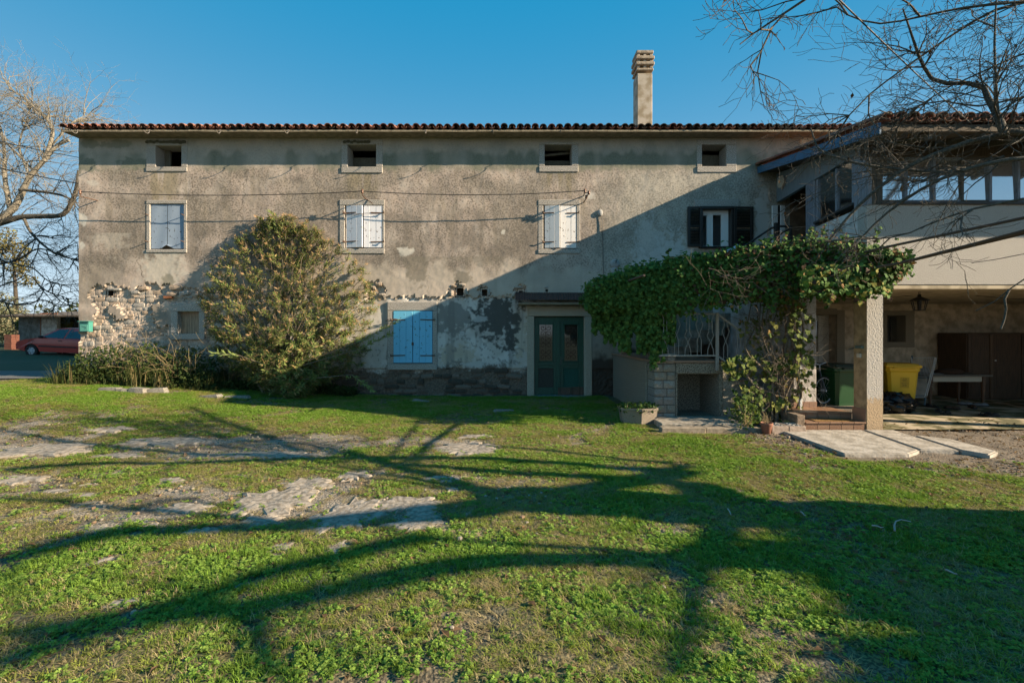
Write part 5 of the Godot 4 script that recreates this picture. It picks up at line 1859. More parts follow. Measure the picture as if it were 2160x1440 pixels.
func make_right_tree() -> void:
	var tr := thing("mulberry_tree", "big bare mulberry tree reaching in from the upper right with a few dry leaves", "tree", Vector3(8.3, 0, -3.0))
	var bark := mat("bark", Color(0.125, 0.108, 0.085), 0.95, noise_tex("bark_t", 0.05, 4, Color(0.55, 0.55, 0.52), Color(1, 1, 1), FastNoiseLite.TYPE_SIMPLEX_SMOOTH, 256, 0.3, 0.6, 71), 0.35, 1.2)
	var b := MB.new()
	var trunk := limb(b, [Vector3(8.2, -0.3, -3.05), Vector3(8.3, 0.7, -2.9), Vector3(8.6, 2.2, -2.55), Vector3(9.0, 3.6, -2.2)], 0.46, 0.34)
	part("trunk", b, bark, tr)
	var crown: Vector3 = trunk[-1]
	var low: Vector3 = trunk[int(trunk.size() * 0.75)]
	var leaves := []
	# the limbs whose shadows lie across the lawn
	var marks := [
		[[[1000, 1068, 4.3], [850, 1085, 4.7], [600, 1110, 5.2], [400, 1116, 5.6], [200, 1129, 6.0], [0, 1182, 6.4]], 0.17, 0.085],
		[[[1440, 1022, 3.4], [1250, 1008, 3.8], [1000, 992, 4.4], [880, 984, 4.8], [780, 972, 5.2]], 0.20, 0.07],
		[[[1440, 998, 3.7], [1250, 985, 4.1], [1000, 968, 4.6], [720, 967, 5.2], [400, 976, 5.8], [167, 979, 6.2], [0, 992, 6.5]], 0.13, 0.065],
		[[[1440, 985, 3.9], [1287, 968, 4.2], [1153, 951, 4.6], [1080, 945, 4.9], [980, 938, 5.2]], 0.09, 0.05],
		[[[720, 967, 5.25], [467, 959, 5.7], [217, 940, 6.3], [100, 923, 6.6], [0, 906, 6.9]], 0.085, 0.06],
		[[[640, 955, 5.4], [550, 917, 6.0], [450, 884, 6.5], [400, 860, 6.9]], 0.07, 0.05],
		[[[1440, 1170, 3.2], [1220, 1157, 3.7], [1020, 1147, 4.2], [880, 1136, 4.6], [800, 1112, 4.9]], 0.09, 0.03],
		[[[1860, 1160, 2.6], [1620, 1172, 3.0], [1440, 1190, 3.3], [1220, 1180, 3.8], [1053, 1184, 4.2], [953, 1195, 4.5], [820, 1222, 4.9], [720, 1243, 5.2], [567, 1273, 5.6], [433, 1291, 6.0], [233, 1322, 6.4], [0, 1400, 6.9]], 0.13, 0.08],
		[[[880, 1136, 4.6], [800, 1152, 4.8], [720, 1175, 5.0], [550, 1213, 5.4], [433, 1255, 5.7], [233, 1300, 6.2], [0, 1338, 6.6]], 0.08, 0.06],
		[[[1000, 1085, 4.2], [700, 1106, 4.8], [480, 1090, 5.2], [233, 1068, 5.7], [100, 1057, 6.0], [0, 1052, 6.2]], 0.075, 0.055],
		[[[300, 1070, 5.6], [383, 1049, 5.6], [500, 1074, 5.4]], 0.04, 0.03],
		[[[1470, 1190, 3.3], [1455, 1260, 3.6], [1440, 1330, 4.0], [1400, 1420, 4.4]], 0.07, 0.04],
		[[[520, 1290, 5.7], [530, 1350, 6.0], [560, 1430, 6.3]], 0.08, 0.05]]
	for q in marks:
		var pts := []
		var squat := 0.85 if q[0][-1][1] < 910 and q[1] < 0.09 else 0.62
		for k in q[0].size():
			var m = q[0][k]
			pts.append(shade_of(m[0], m[1], 3.4 + (m[2] - 3.4) * squat if m[2] > 3.4 else m[2]))
		if q[1] > 0.065 and q[0][0][0] > 960:
			pts.push_front(crown if q[0][0][2] > 3.5 else low)
		var lb := MB.new()
		var dense := limb(lb, pts, q[1] * 0.82, q[2] * 0.72)
		var lo := part("limb", lb, bark, tr)
		var tw := MB.new()
		for k in range(3, dense.size(), 4):
			var p: Vector3 = dense[k]
			var a: float = p.x / maxf(0.1, -p.z)
			if -p.z > 0.0 and a < 1.25 and a > -1.2 and (p.y - EYE) / -p.z < 0.9:
				continue
			var dir: Vector3 = (dense[k] - dense[k - 1]).normalized()
			if rng.randf() < 0.55:
				twig(tw, p, (dir + any_turn().x * 0.8).normalized(), q[2] * 0.28, 0.7, 1, 0.0, [])
		if tw.v.size():
			part("twig", tw, bark, lo).set_meta("kind", "stuff")
	# heavier mass of the shaded side: two low limbs that thicken the shadow of the trunk
	for q in [[[2100, 1110, 1.9], [1760, 1085, 2.5], [1450, 1062, 3.2], [1200, 1045, 3.7]], [[2100, 1150, 1.8], [1800, 1120, 2.4], [1500, 1090, 3.1], [1250, 1078, 3.6], [1050, 1065, 4.1]]]:
		var pts := []
		for m in q:
			pts.append(shade_of(m[0], m[1], m[2]))
		pts.push_front(trunk[int(trunk.size() * 0.4)])
		var lb := MB.new()
		limb(lb, pts, 0.20, 0.06)
		part("limb", lb, bark, tr)
	# the boughs that hang into view
	var boughs := [
		[[[2330, -30, 4.6], [2160, 5, 4.7], [2088, 28, 4.8], [1963, 105, 5.0], [1879, 164, 5.1], [1832, 200, 5.2], [1793, 242, 5.2], [1760, 262, 5.3]], 0.030, 0.006, 26],
		[[[2330, 300, 4.4], [2160, 276, 4.5], [2108, 286, 4.6], [2024, 306, 4.7], [1913, 357, 4.9], [1822, 426, 5.1], [1747, 512, 5.2]], 0.065, 0.010, 15],
		[[[2330, 330, 4.2], [2160, 332, 4.3], [2038, 359, 4.5], [1949, 398, 4.7], [1872, 451, 4.9], [1822, 500, 5.0]], 0.050, 0.009, 11],
		[[[1710, 270, 5.6], [1719, 296, 5.5], [1730, 320, 5.4], [1769, 332, 5.3], [1811, 346, 5.2], [1908, 360, 5.0], [2024, 362, 4.8], [2120, 330, 4.6]], 0.006, 0.018, 16],
		[[[2330, -10, 4.0], [2160, 3, 4.1], [2032, 17, 4.2], [1949, 33, 4.3], [1860, 49, 4.4], [1799, 36, 4.5], [1765, 14, 4.6]], 0.026, 0.005, 22],
		[[[1790, -60, 3.9], [1696, 0, 4.0], [1643, 36, 4.1], [1602, 60, 4.2], [1560, 93, 4.2]], 0.014, 0.004, 3],
		[[[1656, 28, 4.05], [1635, 50, 4.1], [1624, 64, 4.1], [1607, 105, 4.1], [1582, 136, 4.1]], 0.008, 0.003, 4],
		[[[1907, 19, 4.7], [1924, 72, 4.8], [1940, 122, 4.9], [1963, 164, 5.0], [2000, 176, 4.9], [2068, 178, 4.8], [2088, 214, 4.7], [2107, 247, 4.6], [2120, 285, 4.5]], 0.006, 0.030, 18],
		[[[2104, -20, 4.4], [2100, 50, 4.4], [2099, 111, 4.4], [2102, 170, 4.4], [2104, 217, 4.4], [2112, 285, 4.5]], 0.006, 0.011, 14],
		[[[2330, 80, 4.3], [2160, 115, 4.5], [2080, 150, 4.7], [1990, 190, 4.9], [1900, 250, 5.1]], 0.020, 0.005, 24],
		[[[2330, 180, 4.3], [2160, 206, 4.5], [2060, 226, 4.8], [1985, 212, 5.0], [1930, 226, 5.2], [1880, 240, 5.3]], 0.022, 0.005, 20],
		[[[2330, 500, 3.9], [2160, 534, 4.1], [2108, 545, 4.2], [2049, 554, 4.3]], 0.008, 0.003, 1],
		[[[2330, 480, 3.9], [2230, 545, 4.0], [2157, 588, 4.1], [2129, 609, 4.2], [2098, 635, 4.3], [2059, 655, 4.4]], 0.014, 0.004, 1],
		[[[2129, 609, 4.2], [2118, 632, 4.2], [2124, 655, 4.2], [2112, 692, 4.2]], 0.010, 0.006, 0],
		[[[2160, 420, 4.2], [2060, 440, 4.4], [1975, 470, 4.6], [1900, 500, 4.8], [1840, 505, 5.0]], 0.012, 0.004, 8]]
	for q in boughs:
		var pts := []
		for m in q[0]:
			pts.append(at(m[0], m[1], m[2]))
		if pts[0].x / -pts[0].z > 1.25:
			pts.push_front(crown.lerp(pts[0], 0.5))
			pts.push_front(crown)
		var lb := MB.new()
		var dense := limb(lb, pts, q[1] * 1.15, q[2] * 1.2)
		var lo := part("limb", lb, bark, tr)
		var tw := MB.new()
		for k in int(q[3] * 0.85):
			var i := rng.randi_range(int(dense.size() * 0.30), dense.size() - 1)
			var dir: Vector3 = (dense[mini(i + 1, dense.size() - 1)] - dense[maxi(i - 1, 0)]).normalized()
			if q[1] < q[2]:
				dir = -dir
			var side := (dir.cross(any_turn().x)).normalized()
			twig(tw, dense[i], (dir * 0.9 + side * 0.8).normalized(), rng.randf_range(0.006, 0.011), rng.randf_range(0.35, 0.95), 2, 0.03, leaves)
		if q[3] > 0:
			part("twig", tw, bark, lo).set_meta("kind", "stuff")
	var tf := []
	var cols := []
	for k in mini(leaves.size(), 85):
		tf.append(Transform3D(Basis(Vector3.RIGHT, PI * 0.5 + rng.randf_range(-0.5, 0.5)) * Basis(Vector3.BACK, rng.randf_range(-1.5, 1.5)) * Basis.from_scale(Vector3.ONE * rng.randf_range(0.035, 0.075)), leaves[rng.randi() % leaves.size()]))
		cols.append(Color(0.10, 0.055, 0.03) * rng.randf_range(0.5, 1.6))
	copies("dry_leaf", leaf_blade(1.0, 0.45, 0.8), leafy("dry_leaf_m", Color.WHITE, 0.3), tr, tf, cols)

	# the dense evergreen at the near right whose shadow fills the corner of the lawn
	clump_tree("laurel_bush", "dense laurel bush by the near right corner of the lawn", "bush", Vector3(10.46, 0.0, -0.5), Vector3(1.4, 1.5, 2.6), 1.7, Color(0.05, 0.075, 0.022), 20000, 0.13, leafy("far_leaf", Color.WHITE, 0.5))

func make_left_tree() -> void:
	var d := 16.5
	var tr := thing("bare_tree", "pale bare tree with tangled twigs beyond the left corner of the house", "tree", Vector3(-24.0, 0.5, -17.5))
	var pale := mat("pale_bark", Color(0.30, 0.265, 0.21), 0.95, noise_tex("bark_t", 0, 0, Color(), Color()), 0.5, 0.8)
	var dark := mat("bark", Color.WHITE)
	var b := MB.new()
	limb(b, [at(-420, 830, 17.5), at(-400, 700, 17.5), at(-330, 600, 17.3), at(-230, 540, 17.0)], 0.5, 0.32)
	part("trunk", b, pale, tr)
	var root := at(-230, 540, 17.0)
	var limbs := [
		[[[0, 470, 16.5], [40, 458, 16.5], [90, 456, 16.5], [130, 453, 16.4], [148, 432, 16.4], [160, 400, 16.4], [166, 360, 16.5]], 0.16, 0.06, true, 14],
		[[[-60, 490, 16.8], [22, 445, 16.9], [62, 372, 17.0], [92, 338, 17.0], [120, 306, 17.1], [145, 296, 17.1]], 0.20, 0.05, false, 30],
		[[[92, 340, 17.0], [108, 290, 17.1], [105, 262, 17.2], [70, 225, 17.3], [37, 198, 17.4], [20, 190, 17.4]], 0.08, 0.02, false, 34],
		[[[22, 445, 16.9], [10, 380, 17.0], [8, 320, 17.2], [0, 270, 17.3], [-20, 220, 17.4]], 0.09, 0.02, false, 30],
		[[[62, 372, 17.0], [40, 310, 17.1], [52, 262, 17.2], [66, 222, 17.4]], 0.05, 0.015, false, 26],
		[[[105, 310, 17.1], [140, 270, 17.2], [165, 250, 17.6], [195, 240, 18.0]], 0.04, 0.01, false, 26],
		[[[40, 400, 16.8], [90, 405, 16.8], [130, 412, 16.7], [158, 425, 16.7]], 0.06, 0.03, true, 16],
		[[[-60, 560, 16.0], [30, 549, 16.0], [75, 525, 16.1], [110, 530, 16.2], [165, 552, 16.3]], 0.06, 0.02, true, 22],
		[[[50, 462, 16.4], [64, 490, 16.4], [95, 520, 16.4], [130, 540, 16.4], [166, 548, 16.4]], 0.05, 0.02, true, 22],
		[[[-60, 625, 15.6], [0, 636, 15.6], [30, 642, 15.6], [67, 640, 15.7], [87, 631, 15.8], [125, 648, 15.9]], 0.07, 0.015, true, 24],
		[[[-40, 545, 15.8], [0, 548, 15.8], [40, 560, 15.8], [70, 566, 15.9], [100, 592, 16.0], [130, 600, 16.0]], 0.06, 0.015, true, 28],
		[[[-40, 600, 15.9], [20, 596, 15.9], [60, 580, 16.0], [90, 610, 16.0], [150, 632, 16.1]], 0.04, 0.012, true, 28],
		[[[-60, 330, 17.2], [0, 300, 17.3], [40, 330, 17.2], [80, 370, 17.1]], 0.05, 0.02, false, 22]]
	for q in limbs:
		var pts := []
		for m in q[0]:
			pts.append(at(m[0], m[1], m[2]))
		if q[0][0][0] <= 0:
			pts.push_front(root)
		var lb := MB.new()
		var m2: Material = dark if q[3] else pale
		var dense := limb(lb, pts, q[1], q[2])
		var lo := part("limb", lb, m2, tr)
		var tw := MB.new()
		for k in q[4]:
			var i := rng.randi_range(int(dense.size() * 0.25), dense.size() - 1)
			var dir: Vector3 = (dense[mini(i + 1, dense.size() - 1)] - dense[maxi(i - 1, 0)]).normalized()
			var side := (dir.cross(any_turn().x)).normalized()
			twig(tw, dense[i], (dir * 0.7 + side * 0.9 + Vector3(0, 0.15, 0)).normalized(), rng.randf_range(0.012, 0.022), rng.randf_range(0.8, 1.9), 2, 0.0 if not q[3] else 0.04, [])
		part("twig", tw, m2, lo).set_meta("kind", "stuff")

# ---------------------------------------------------------------- plants against the house
func make_plants() -> void:
	make_left_tree()
	make_oleander()
	make_creeper()
	make_weeds()

func make_oleander() -> void:
	var base := Vector3((600.0 - 1080.0) * 11.25 / F, lift(-5.7, -11.25), -11.25)
	var o := thing("oleander_bush", "large ragged oleander bush with dry tan seed heads against the facade", "bush", base)
	var bark := mat("oleander_stem", Color(0.22, 0.17, 0.12), 0.9, grain(), 0.2)
	var lm := leafy("oleander_leaf", Color.WHITE, 0.45, 0.42)
	var stems := MB.new()
	var tf := []
	var cols := []
	var heads := []
	var hcols := []
	# outline in survey marks: left and right reach of the crown at each height
	var prof := [[445, 560, 580], [470, 545, 670], [500, 500, 690], [530, 462, 740], [560, 448, 780], [590, 430, 796], [620, 424, 798], [650, 424, 796], [680, 438, 790], [710, 440, 770], [740, 448, 780], [770, 468, 752], [800, 522, 708], [826, 565, 660]]
	for k in 3400:
		var v := rng.randf_range(448.0, 830.0)
		var i := 0
		while i < prof.size() - 2 and prof[i + 1][0] < v:
			i += 1
		var w: float = clampf((v - prof[i][0]) / float(prof[i + 1][0] - prof[i][0]), 0.0, 1.0)
		var l := lerpf(prof[i][1], prof[i + 1][1], w)
		var r := lerpf(prof[i][2], prof[i + 1][2], w)
		var t := rng.randf()
		var u := lerpf(l, r, t)
		var fat := sqrt(maxf(0.05, 1.0 - pow(2.0 * t - 1.0, 2.0))) * lerpf(0.55, 1.05, smoothstep(445.0, 620.0, v))
		u += 26.0 * nc.get_noise_2d(v * 6.0, 40.0 + (0.0 if t < 0.5 else 500.0)) * absf(2.0 * t - 1.0)
		if nb.get_noise_2d(u * 6.5, v * 6.5) < lerpf(0.06, -0.14, smoothstep(480.0, 640.0, v)) - (0.0 if u < 690.0 else -0.10):
			continue
		var d := 11.66 - (0.06 + fat * rng.randf()) * lerpf(0.26, 1.55, smoothstep(480.0, 800.0, v))
		var tip := at(u, v, minf(d, 11.62))
		var foot := base + Vector3(rng.randf_range(-0.45, 0.45), 0, rng.randf_range(-0.3, 0.3))
		var dir := (tip - foot)
		dir = (dir.normalized() * 0.8 + Vector3(2.0 * t - 1.0, 0.1, 0.25) * 0.5 + any_turn().x * 0.75).normalized()
		var ln := rng.randf_range(0.14, 0.34)
		var p0 := tip - dir * ln
		if k % 20 == 0:
			stems.tube([foot, foot.lerp(p0, 0.5) + Vector3(0, 0.15, 0), p0], [0.020, 0.012, 0.006], 5, false)
		stems.tube([p0, tip], [0.006, 0.003], 4, false)
		var whorls := rng.randi_range(4, 9)
		for q in whorls:
			var c := p0.lerp(tip, (q + 0.7) / whorls)
			var spin := rng.randf() * TAU
			for m in 3:
				var side := dir.cross(Vector3(0.3, 0.1, 1.0)).normalized().rotated(dir, spin + m * TAU / 3.0)
				var ld := (dir * rng.randf_range(0.1, 0.8) + side * rng.randf_range(0.8, 1.2) + Vector3(0, -0.12, 0)).normalized()
				var lx := ld.cross(dir).normalized()
				tf.append(Transform3D(Basis(lx, ld.cross(lx), ld).orthonormalized() * Basis.from_scale(Vector3.ONE * rng.randf_range(0.06, 0.13) * lerpf(0.85, 1.25, smoothstep(600.0, 800.0, v))), c))
				var g := rng.randf()
				var col := Color(0.080, 0.125, 0.036).lerp(Color(0.19, 0.22, 0.070), g)
				if rng.randf() < 0.16:
					col = Color(0.38, 0.27, 0.12)
				cols.append(col * rng.randf_range(0.75, 1.2))
		if rng.randf() < 0.40 * smoothstep(840.0, 600.0, v):
			for m in rng.randi_range(5, 11):
				var hd := (dir + any_turn().x * 0.9).normalized()
				var hx := hd.cross(Vector3(0.2, 0.5, 0.8)).normalized()
				heads.append(Transform3D(Basis(hx, hd.cross(hx), hd).orthonormalized() * Basis.from_scale(Vector3.ONE * rng.randf_range(0.06, 0.12)), tip))
				hcols.append(Color(0.48, 0.30, 0.165).lerp(Color(0.34, 0.24, 0.12), rng.randf()))
	# one long shoot that stands above the crown, and low arms reaching sideways
	for q in [[at(600, 600, 11.4), at(590, 500, 11.5), at(570, 444, 11.55)], [at(650, 760, 10.4), at(760, 720, 10.3), at(838, 676, 10.4)], [at(640, 770, 10.3), at(760, 735, 10.2), at(828, 702, 10.3)], [at(560, 770, 10.4), at(500, 748, 10.2), at(450, 745, 10.2)], [at(640, 800, 10.3), at(740, 790, 10.2), at(785, 822, 10.2)]]:
		stems.tube(q, [0.012, 0.008, 0.004], 5, false)
		for k in 60:
			var t := 0.45 + 0.55 * rng.randf()
			var c: Vector3 = q[0].lerp(q[1], t * 2.0) if t < 0.5 else q[1].lerp(q[2], t * 2.0 - 1.0)
			var dir: Vector3 = (q[2] - q[1]).normalized()
			var ld := (dir + any_turn().x * 0.9).normalized()
			var lx := ld.cross(Vector3(0.3, 0.4, 0.7)).normalized()
			tf.append(Transform3D(Basis(lx, ld.cross(lx), ld).orthonormalized() * Basis.from_scale(Vector3.ONE * rng.randf_range(0.08, 0.15)), c))
			cols.append(Color(0.16, 0.20, 0.065) * rng.randf_range(0.8, 1.3))
	part("stem", stems, bark, o)
	copies("leaf", leaf_blade(1.0, 0.21, 0.3), lm, o, tf, cols)
	copies("seed_head", leaf_blade(1.0, 0.12, 0.6), lm, o, heads, hcols)

func ivy_leaf() -> ArrayMesh:
	var b := MB.new()
	b.colored = true
	var rim := []
	for q in [[0.0, -0.05], [0.34, -0.16], [0.62, 0.10], [0.36, 0.34], [0.42, 0.70], [0.15, 0.68], [0.0, 1.0], [-0.15, 0.68], [-0.42, 0.70], [-0.36, 0.34], [-0.62, 0.10], [-0.34, -0.16]]:
		rim.append(Vector3(q[0], 0.10 * absf(q[0]) - 0.18 * q[1] * q[1], q[1]))
	var c := Vector3(0, 0.03, 0.25)
	for k in rim.size():
		b.face([c, rim[k], rim[(k + 1) % rim.size()]], Vector3.UP)
	return b.mesh()

func make_creeper() -> void:
	var pg := thing("pergola", "rusty pipe pergola reaching from the creeper out past the annex", "pergola", Vector3(5.5, 2.8, -6.0))
	var rust := mat("pipe_rust", Color(0.12, 0.085, 0.065), 0.75, grain(), 0.2)
	for q in [[at(1600, 585, 9.2), at(1865, 522, 6.5), at(2162, 459, 4.75), at(2500, 388, 3.6)], [at(1620, 600, 9.0), at(1890, 557, 6.4), at(2160, 487, 4.78), at(2520, 395, 3.7)], [at(1900, 555, 6.4), at(2160, 492, 4.83), at(2500, 410, 3.8)]]:
		var b := MB.new()
		b.tube(q, [0.018], 8)
		part("pipe", b, rust, pg)
	for x in [2.2, 3.6, 5.0]:
		var b := MB.new()
		b.tube([Vector3(x, 2.6, -7.4), Vector3(x, 2.7, -10.6)], [0.02], 7)
		part("pipe", b, rust, pg)
	var b2 := MB.new()
	b2.tube([Vector3(1.6, 2.58, -8.9), Vector3(5.8, 2.68, -7.6)], [0.02], 7)
	b2.tube([Vector3(1.5, 2.55, -10.2), Vector3(5.6, 2.66, -9.6)], [0.02], 7)
	part("pipe", b2, rust, pg)

	var o := thing("creeper", "thick green creeper draped over the pergola and stair, twisted stems rooted by the steps", "climbing plant", at(1640, 892, 8.1))
	var bark := mat("creeper_stem", Color(0.24, 0.19, 0.14), 0.95, noise_tex("bark_t", 0, 0, Color(), Color()), 0.25, 1.0)
	var lm := leafy("creeper_leaf", Color.WHITE, 0.4, 0.7)
	var tf := []
	var cols := []
	var add := func(p: Vector3, face: Vector3, s: float, c: Color) -> void:
		var y := (face + any_turn().x * 0.55).normalized()
		var z := (Vector3(0, -1, 0) + any_turn().x * 0.7)
		z = (z - y * z.dot(y)).normalized()
		tf.append(Transform3D(Basis(y.cross(z), y, z) * Basis.from_scale(Vector3.ONE * s), p))
		cols.append(c)
	var green := func(t: float) -> Color:
		var c := Color(0.040, 0.098, 0.022).lerp(Color(0.10, 0.175, 0.042), rng.randf())
		if rng.randf() < 0.18 * t:
			c = Color(0.075, 0.045, 0.03)
		if rng.randf() < 0.07 * t:
			c = Color(0.22, 0.12, 0.045)
		return c * rng.randf_range(0.75, 1.35)
	# roof of leaves: X, then lower edge, upper edge, near depth, far depth
	var cross := [[1.62, 2.30, 2.68, 8.9, 10.6], [2.2, 2.08, 2.86, 8.4, 10.6], [2.8, 2.05, 2.98, 7.9, 10.5], [3.5, 2.14, 3.04, 7.65, 10.4], [4.2, 2.20, 3.10, 7.4, 10.0], [4.8, 2.26, 3.20, 7.2, 9.4], [5.3, 2.32, 3.04, 6.9, 8.6], [5.75, 2.42, 2.88, 6.7, 7.8], [5.98, 2.55, 2.75, 6.75, 7.3]]
	for k in 31000:
		var t := rng.randf() * (cross.size() - 1.001)
		var i := int(t)
		var w := t - i
		var q := []
		for m in 5:
			q.append(lerpf(cross[i][m], cross[i + 1][m], w))
		var x: float = q[0]
		var a := rng.randf()
		var p: Vector3
		var n: Vector3
		var lump := 0.13 * nb.get_noise_2d(x * 120.0, k % 7 * 40.0) + 0.08 * nc.get_noise_2d(x * 300.0, a * 90.0)
		if a < 0.52:         # the front curtain
			var h := pow(rng.randf(), 0.8)
			p = Vector3(x, lerpf(q[2], q[1] + 0.25 * nb.get_noise_2d(x * 190.0, 3.0), h), -(q[3] + 0.34 * h * h * 0.4 + rng.randf() * 0.28 - lump * 1.5))
			p.y += 0.05 * nc.get_noise_2d(x * 200.0, 30.0)
			n = Vector3(0, 0.35, 1)
		else:                # the top
			var dd := rng.randf()
			p = Vector3(x, q[2] + lump * 0.9 - 0.25 * dd * dd - rng.randf() * 0.14, -lerpf(q[3] + 0.05, q[4], dd))
			n = Vector3(0, 1, 0.3)
		p += any_turn().x * (0.05 if rng.randf() < 0.8 else 0.14)
		add.call(p, n, rng.randf_range(0.03, 0.06) * (1.45 if rng.randf() < 0.25 else 1.0), green.call(smoothstep(2.6, 4.6, x)))
	# the curtain that hangs left of the pier
	for k in 10500:
		var u := rng.randf_range(1236.0, 1424.0)
		var low: float = 700.0
		for q in [[1236, 655], [1250, 700], [1275, 722], [1305, 738], [1330, 700], [1345, 740], [1372, 776], [1392, 764], [1405, 720], [1424, 660]]:
			if q[0] <= u:
				low = q[1]
		low += 14.0 * nc.get_noise_2d(u * 12.0, 5.0)
		var h := rng.randf()
		var v := lerpf(600.0, low, h)
		var d := lerpf(9.3, 8.25, smoothstep(1240.0, 1390.0, u)) + rng.randf() * 0.3 + 0.25 * nb.get_noise_2d(u * 8.0, v * 8.0)
		add.call(at(u, v, d), Vector3(-0.2, 0.3, 1), rng.randf_range(0.035, 0.072), green.call(0.0))
	# strands that hang loose below and stand off the top
	for k in 70:
		var x := rng.randf_range(1.8, 5.95)
		var i := 0
		while i < cross.size() - 2 and cross[i + 1][0] < x:
			i += 1
		var below := rng.randf() < 0.6
		var s0 := Vector3(x, cross[i][1] + 0.15 if below else cross[i][2] - 0.05, -(cross[i][3] + rng.randf_range(0.0, 0.4)))
		var dir := Vector3(rng.randf_range(-0.4, 0.6), -1.0 if below else 0.45, rng.randf_range(0.0, 0.4)).normalized()
		var ln := rng.randf_range(0.12, 0.42) if below else rng.randf_range(0.15, 0.35)
		for m in int(ln * 55.0):
			add.call(s0 + dir * ln * rng.randf() + any_turn().x * 0.03, Vector3(0, 0.3, 1), rng.randf_range(0.025, 0.06), green.call(smoothstep(2.6, 4.6, x)))
	# sprays at the right end, lit and yellowing
	for k in 950:
		var u := rng.randf_range(1690.0, 1880.0)
		var v := lerpf(556.0, 640.0 - 26.0 * absf(sin(u * 0.045)), pow(rng.randf(), 0.7))
		var c: Color = green.call(1.0)
		if rng.randf() < 0.25:
			c = Color(0.20, 0.19, 0.04)
		add.call(at(u, v, rng.randf_range(6.6, 7.3)), Vector3(0, 0.3, 1), rng.randf_range(0.05, 0.09), c)
	# twisted stems
	var stem_b := MB.new()
	var paths := []
	for k in 15:
		var ph := rng.randf() * TAU
		var x0 := rng.randf_range(1618.0, 1662.0)
		var x1 := rng.randf_range(1570.0, 1705.0)
		var pts := []
		for j in 9:
			var t := j / 8.0
			var u := lerpf(x0, x1, pow(t, 0.8)) + (26.0 + 10.0 * sin(k)) * sin(ph + t * 7.0) * (1.0 - 0.5 * t) * minf(1.0, t * 4.0)
			pts.append(at(u, lerpf(893.0, 640.0, t) + 8.0 * sin(ph * 3.0 + t * 11.0), 8.1 + 0.22 * cos(ph + t * 6.0)))
		paths.append(limb(stem_b, pts, rng.randf_range(0.014, 0.032), 0.009))
	part("stem", stem_b, bark, o)
	var fine := MB.new()
	for k in 110:
		var pth: Array = paths[rng.randi() % paths.size()]
		var p: Vector3 = pth[rng.randi_range(int(pth.size() * 0.35), pth.size() - 1)]
		twig(fine, p, (any_turn().x + Vector3(0, -0.2, 0.3)).normalized(), 0.005, rng.randf_range(0.3, 0.7), 1, 0.03, [])
	for k in 22:         # dry runners on top of the leaves
		var u := rng.randf_range(1480.0, 1860.0)
		twig(fine, at(u, 540.0 + rng.randf() * 60.0 + (1700.0 - u) * 0.05, 7.3), (any_turn().x + Vector3(0.4, 0.1, 0.3)).normalized(), 0.004, 0.6, 1, 0.0, [])
	part("runner", fine, bark, o).set_meta("kind", "stuff")
	# loose leaves on the stems
	for k in 1500:
		var pth: Array = paths[rng.randi() % paths.size()]
		var i := rng.randi_range(int(pth.size() * 0.05), pth.size() - 1)
		var p: Vector3 = pth[i] + any_turn().x * rng.randf_range(0.03, 0.28)
		if nb.get_noise_3d(p.x * 160.0, p.y * 160.0, p.z * 160.0) < 0.04:
			continue
		var c := Color(0.075, 0.125, 0.028).lerp(Color(0.17, 0.17, 0.04), rng.randf())
		if rng.randf() < 0.10:
			c = Color(0.30, 0.20, 0.07)
		add.call(p, Vector3(0.2, 0.4, 1), rng.randf_range(0.05, 0.10), c)
	for q in [[1590, 800, 50, 50, 7.95], [1580, 850, 26, 40, 7.85], [1690, 690, 24, 40, 7.8], [1690, 765, 24, 30, 7.9], [1560, 770, 34, 20, 7.9]]:
		for k in 70:
			var a := any_turn().x
			add.call(at(q[0] + a.x * q[2], q[1] + a.y * q[3], q[4] + a.z * 0.25), Vector3(0.2, 0.4, 1), rng.randf_range(0.05, 0.10), Color(0.06, 0.115, 0.025).lerp(Color(0.15, 0.16, 0.04), rng.randf()))
	copies("leaf", ivy_leaf(), lm, o, tf, cols)

func blade_tuft(n: int, h: float, lean: float, w: float, sd: int) -> ArrayMesh:
	var b := MB.new()
	b.colored = true
	var r := RandomNumberGenerator.new()
	r.seed = sd
	for k in n:
		var a := r.randf() * TAU
		var o := Vector3(cos(a * 3.1) * 0.5, 0, sin(a * 2.3) * 0.5) * r.randf()
		var d := Vector3(cos(a), 0, sin(a))
		var s := Vector3(-d.z, 0, d.x) * w * 0.5
		var hh := h * r.randf_range(0.55, 1.15)
		var m := o + d * lean * hh * 0.35 + Vector3(0, hh * 0.6, 0)
		var t := o + d * lean * hh * r.randf_range(0.8, 1.3) + Vector3(0, hh * r.randf_range(0.7, 1.0), 0)
		b.col = Color.WHITE * r.randf_range(0.75, 1.2)
		var out := (Vector3.UP * 0.8 + d).normalized()
		b.face([o - s, o + s, m + s * 0.8, m - s * 0.8], -d + Vector3.UP * 0.3 if r.randf() < 0.0 else out)
		b.face([m - s * 0.8, m + s * 0.8, t], out)
	return b.mesh()

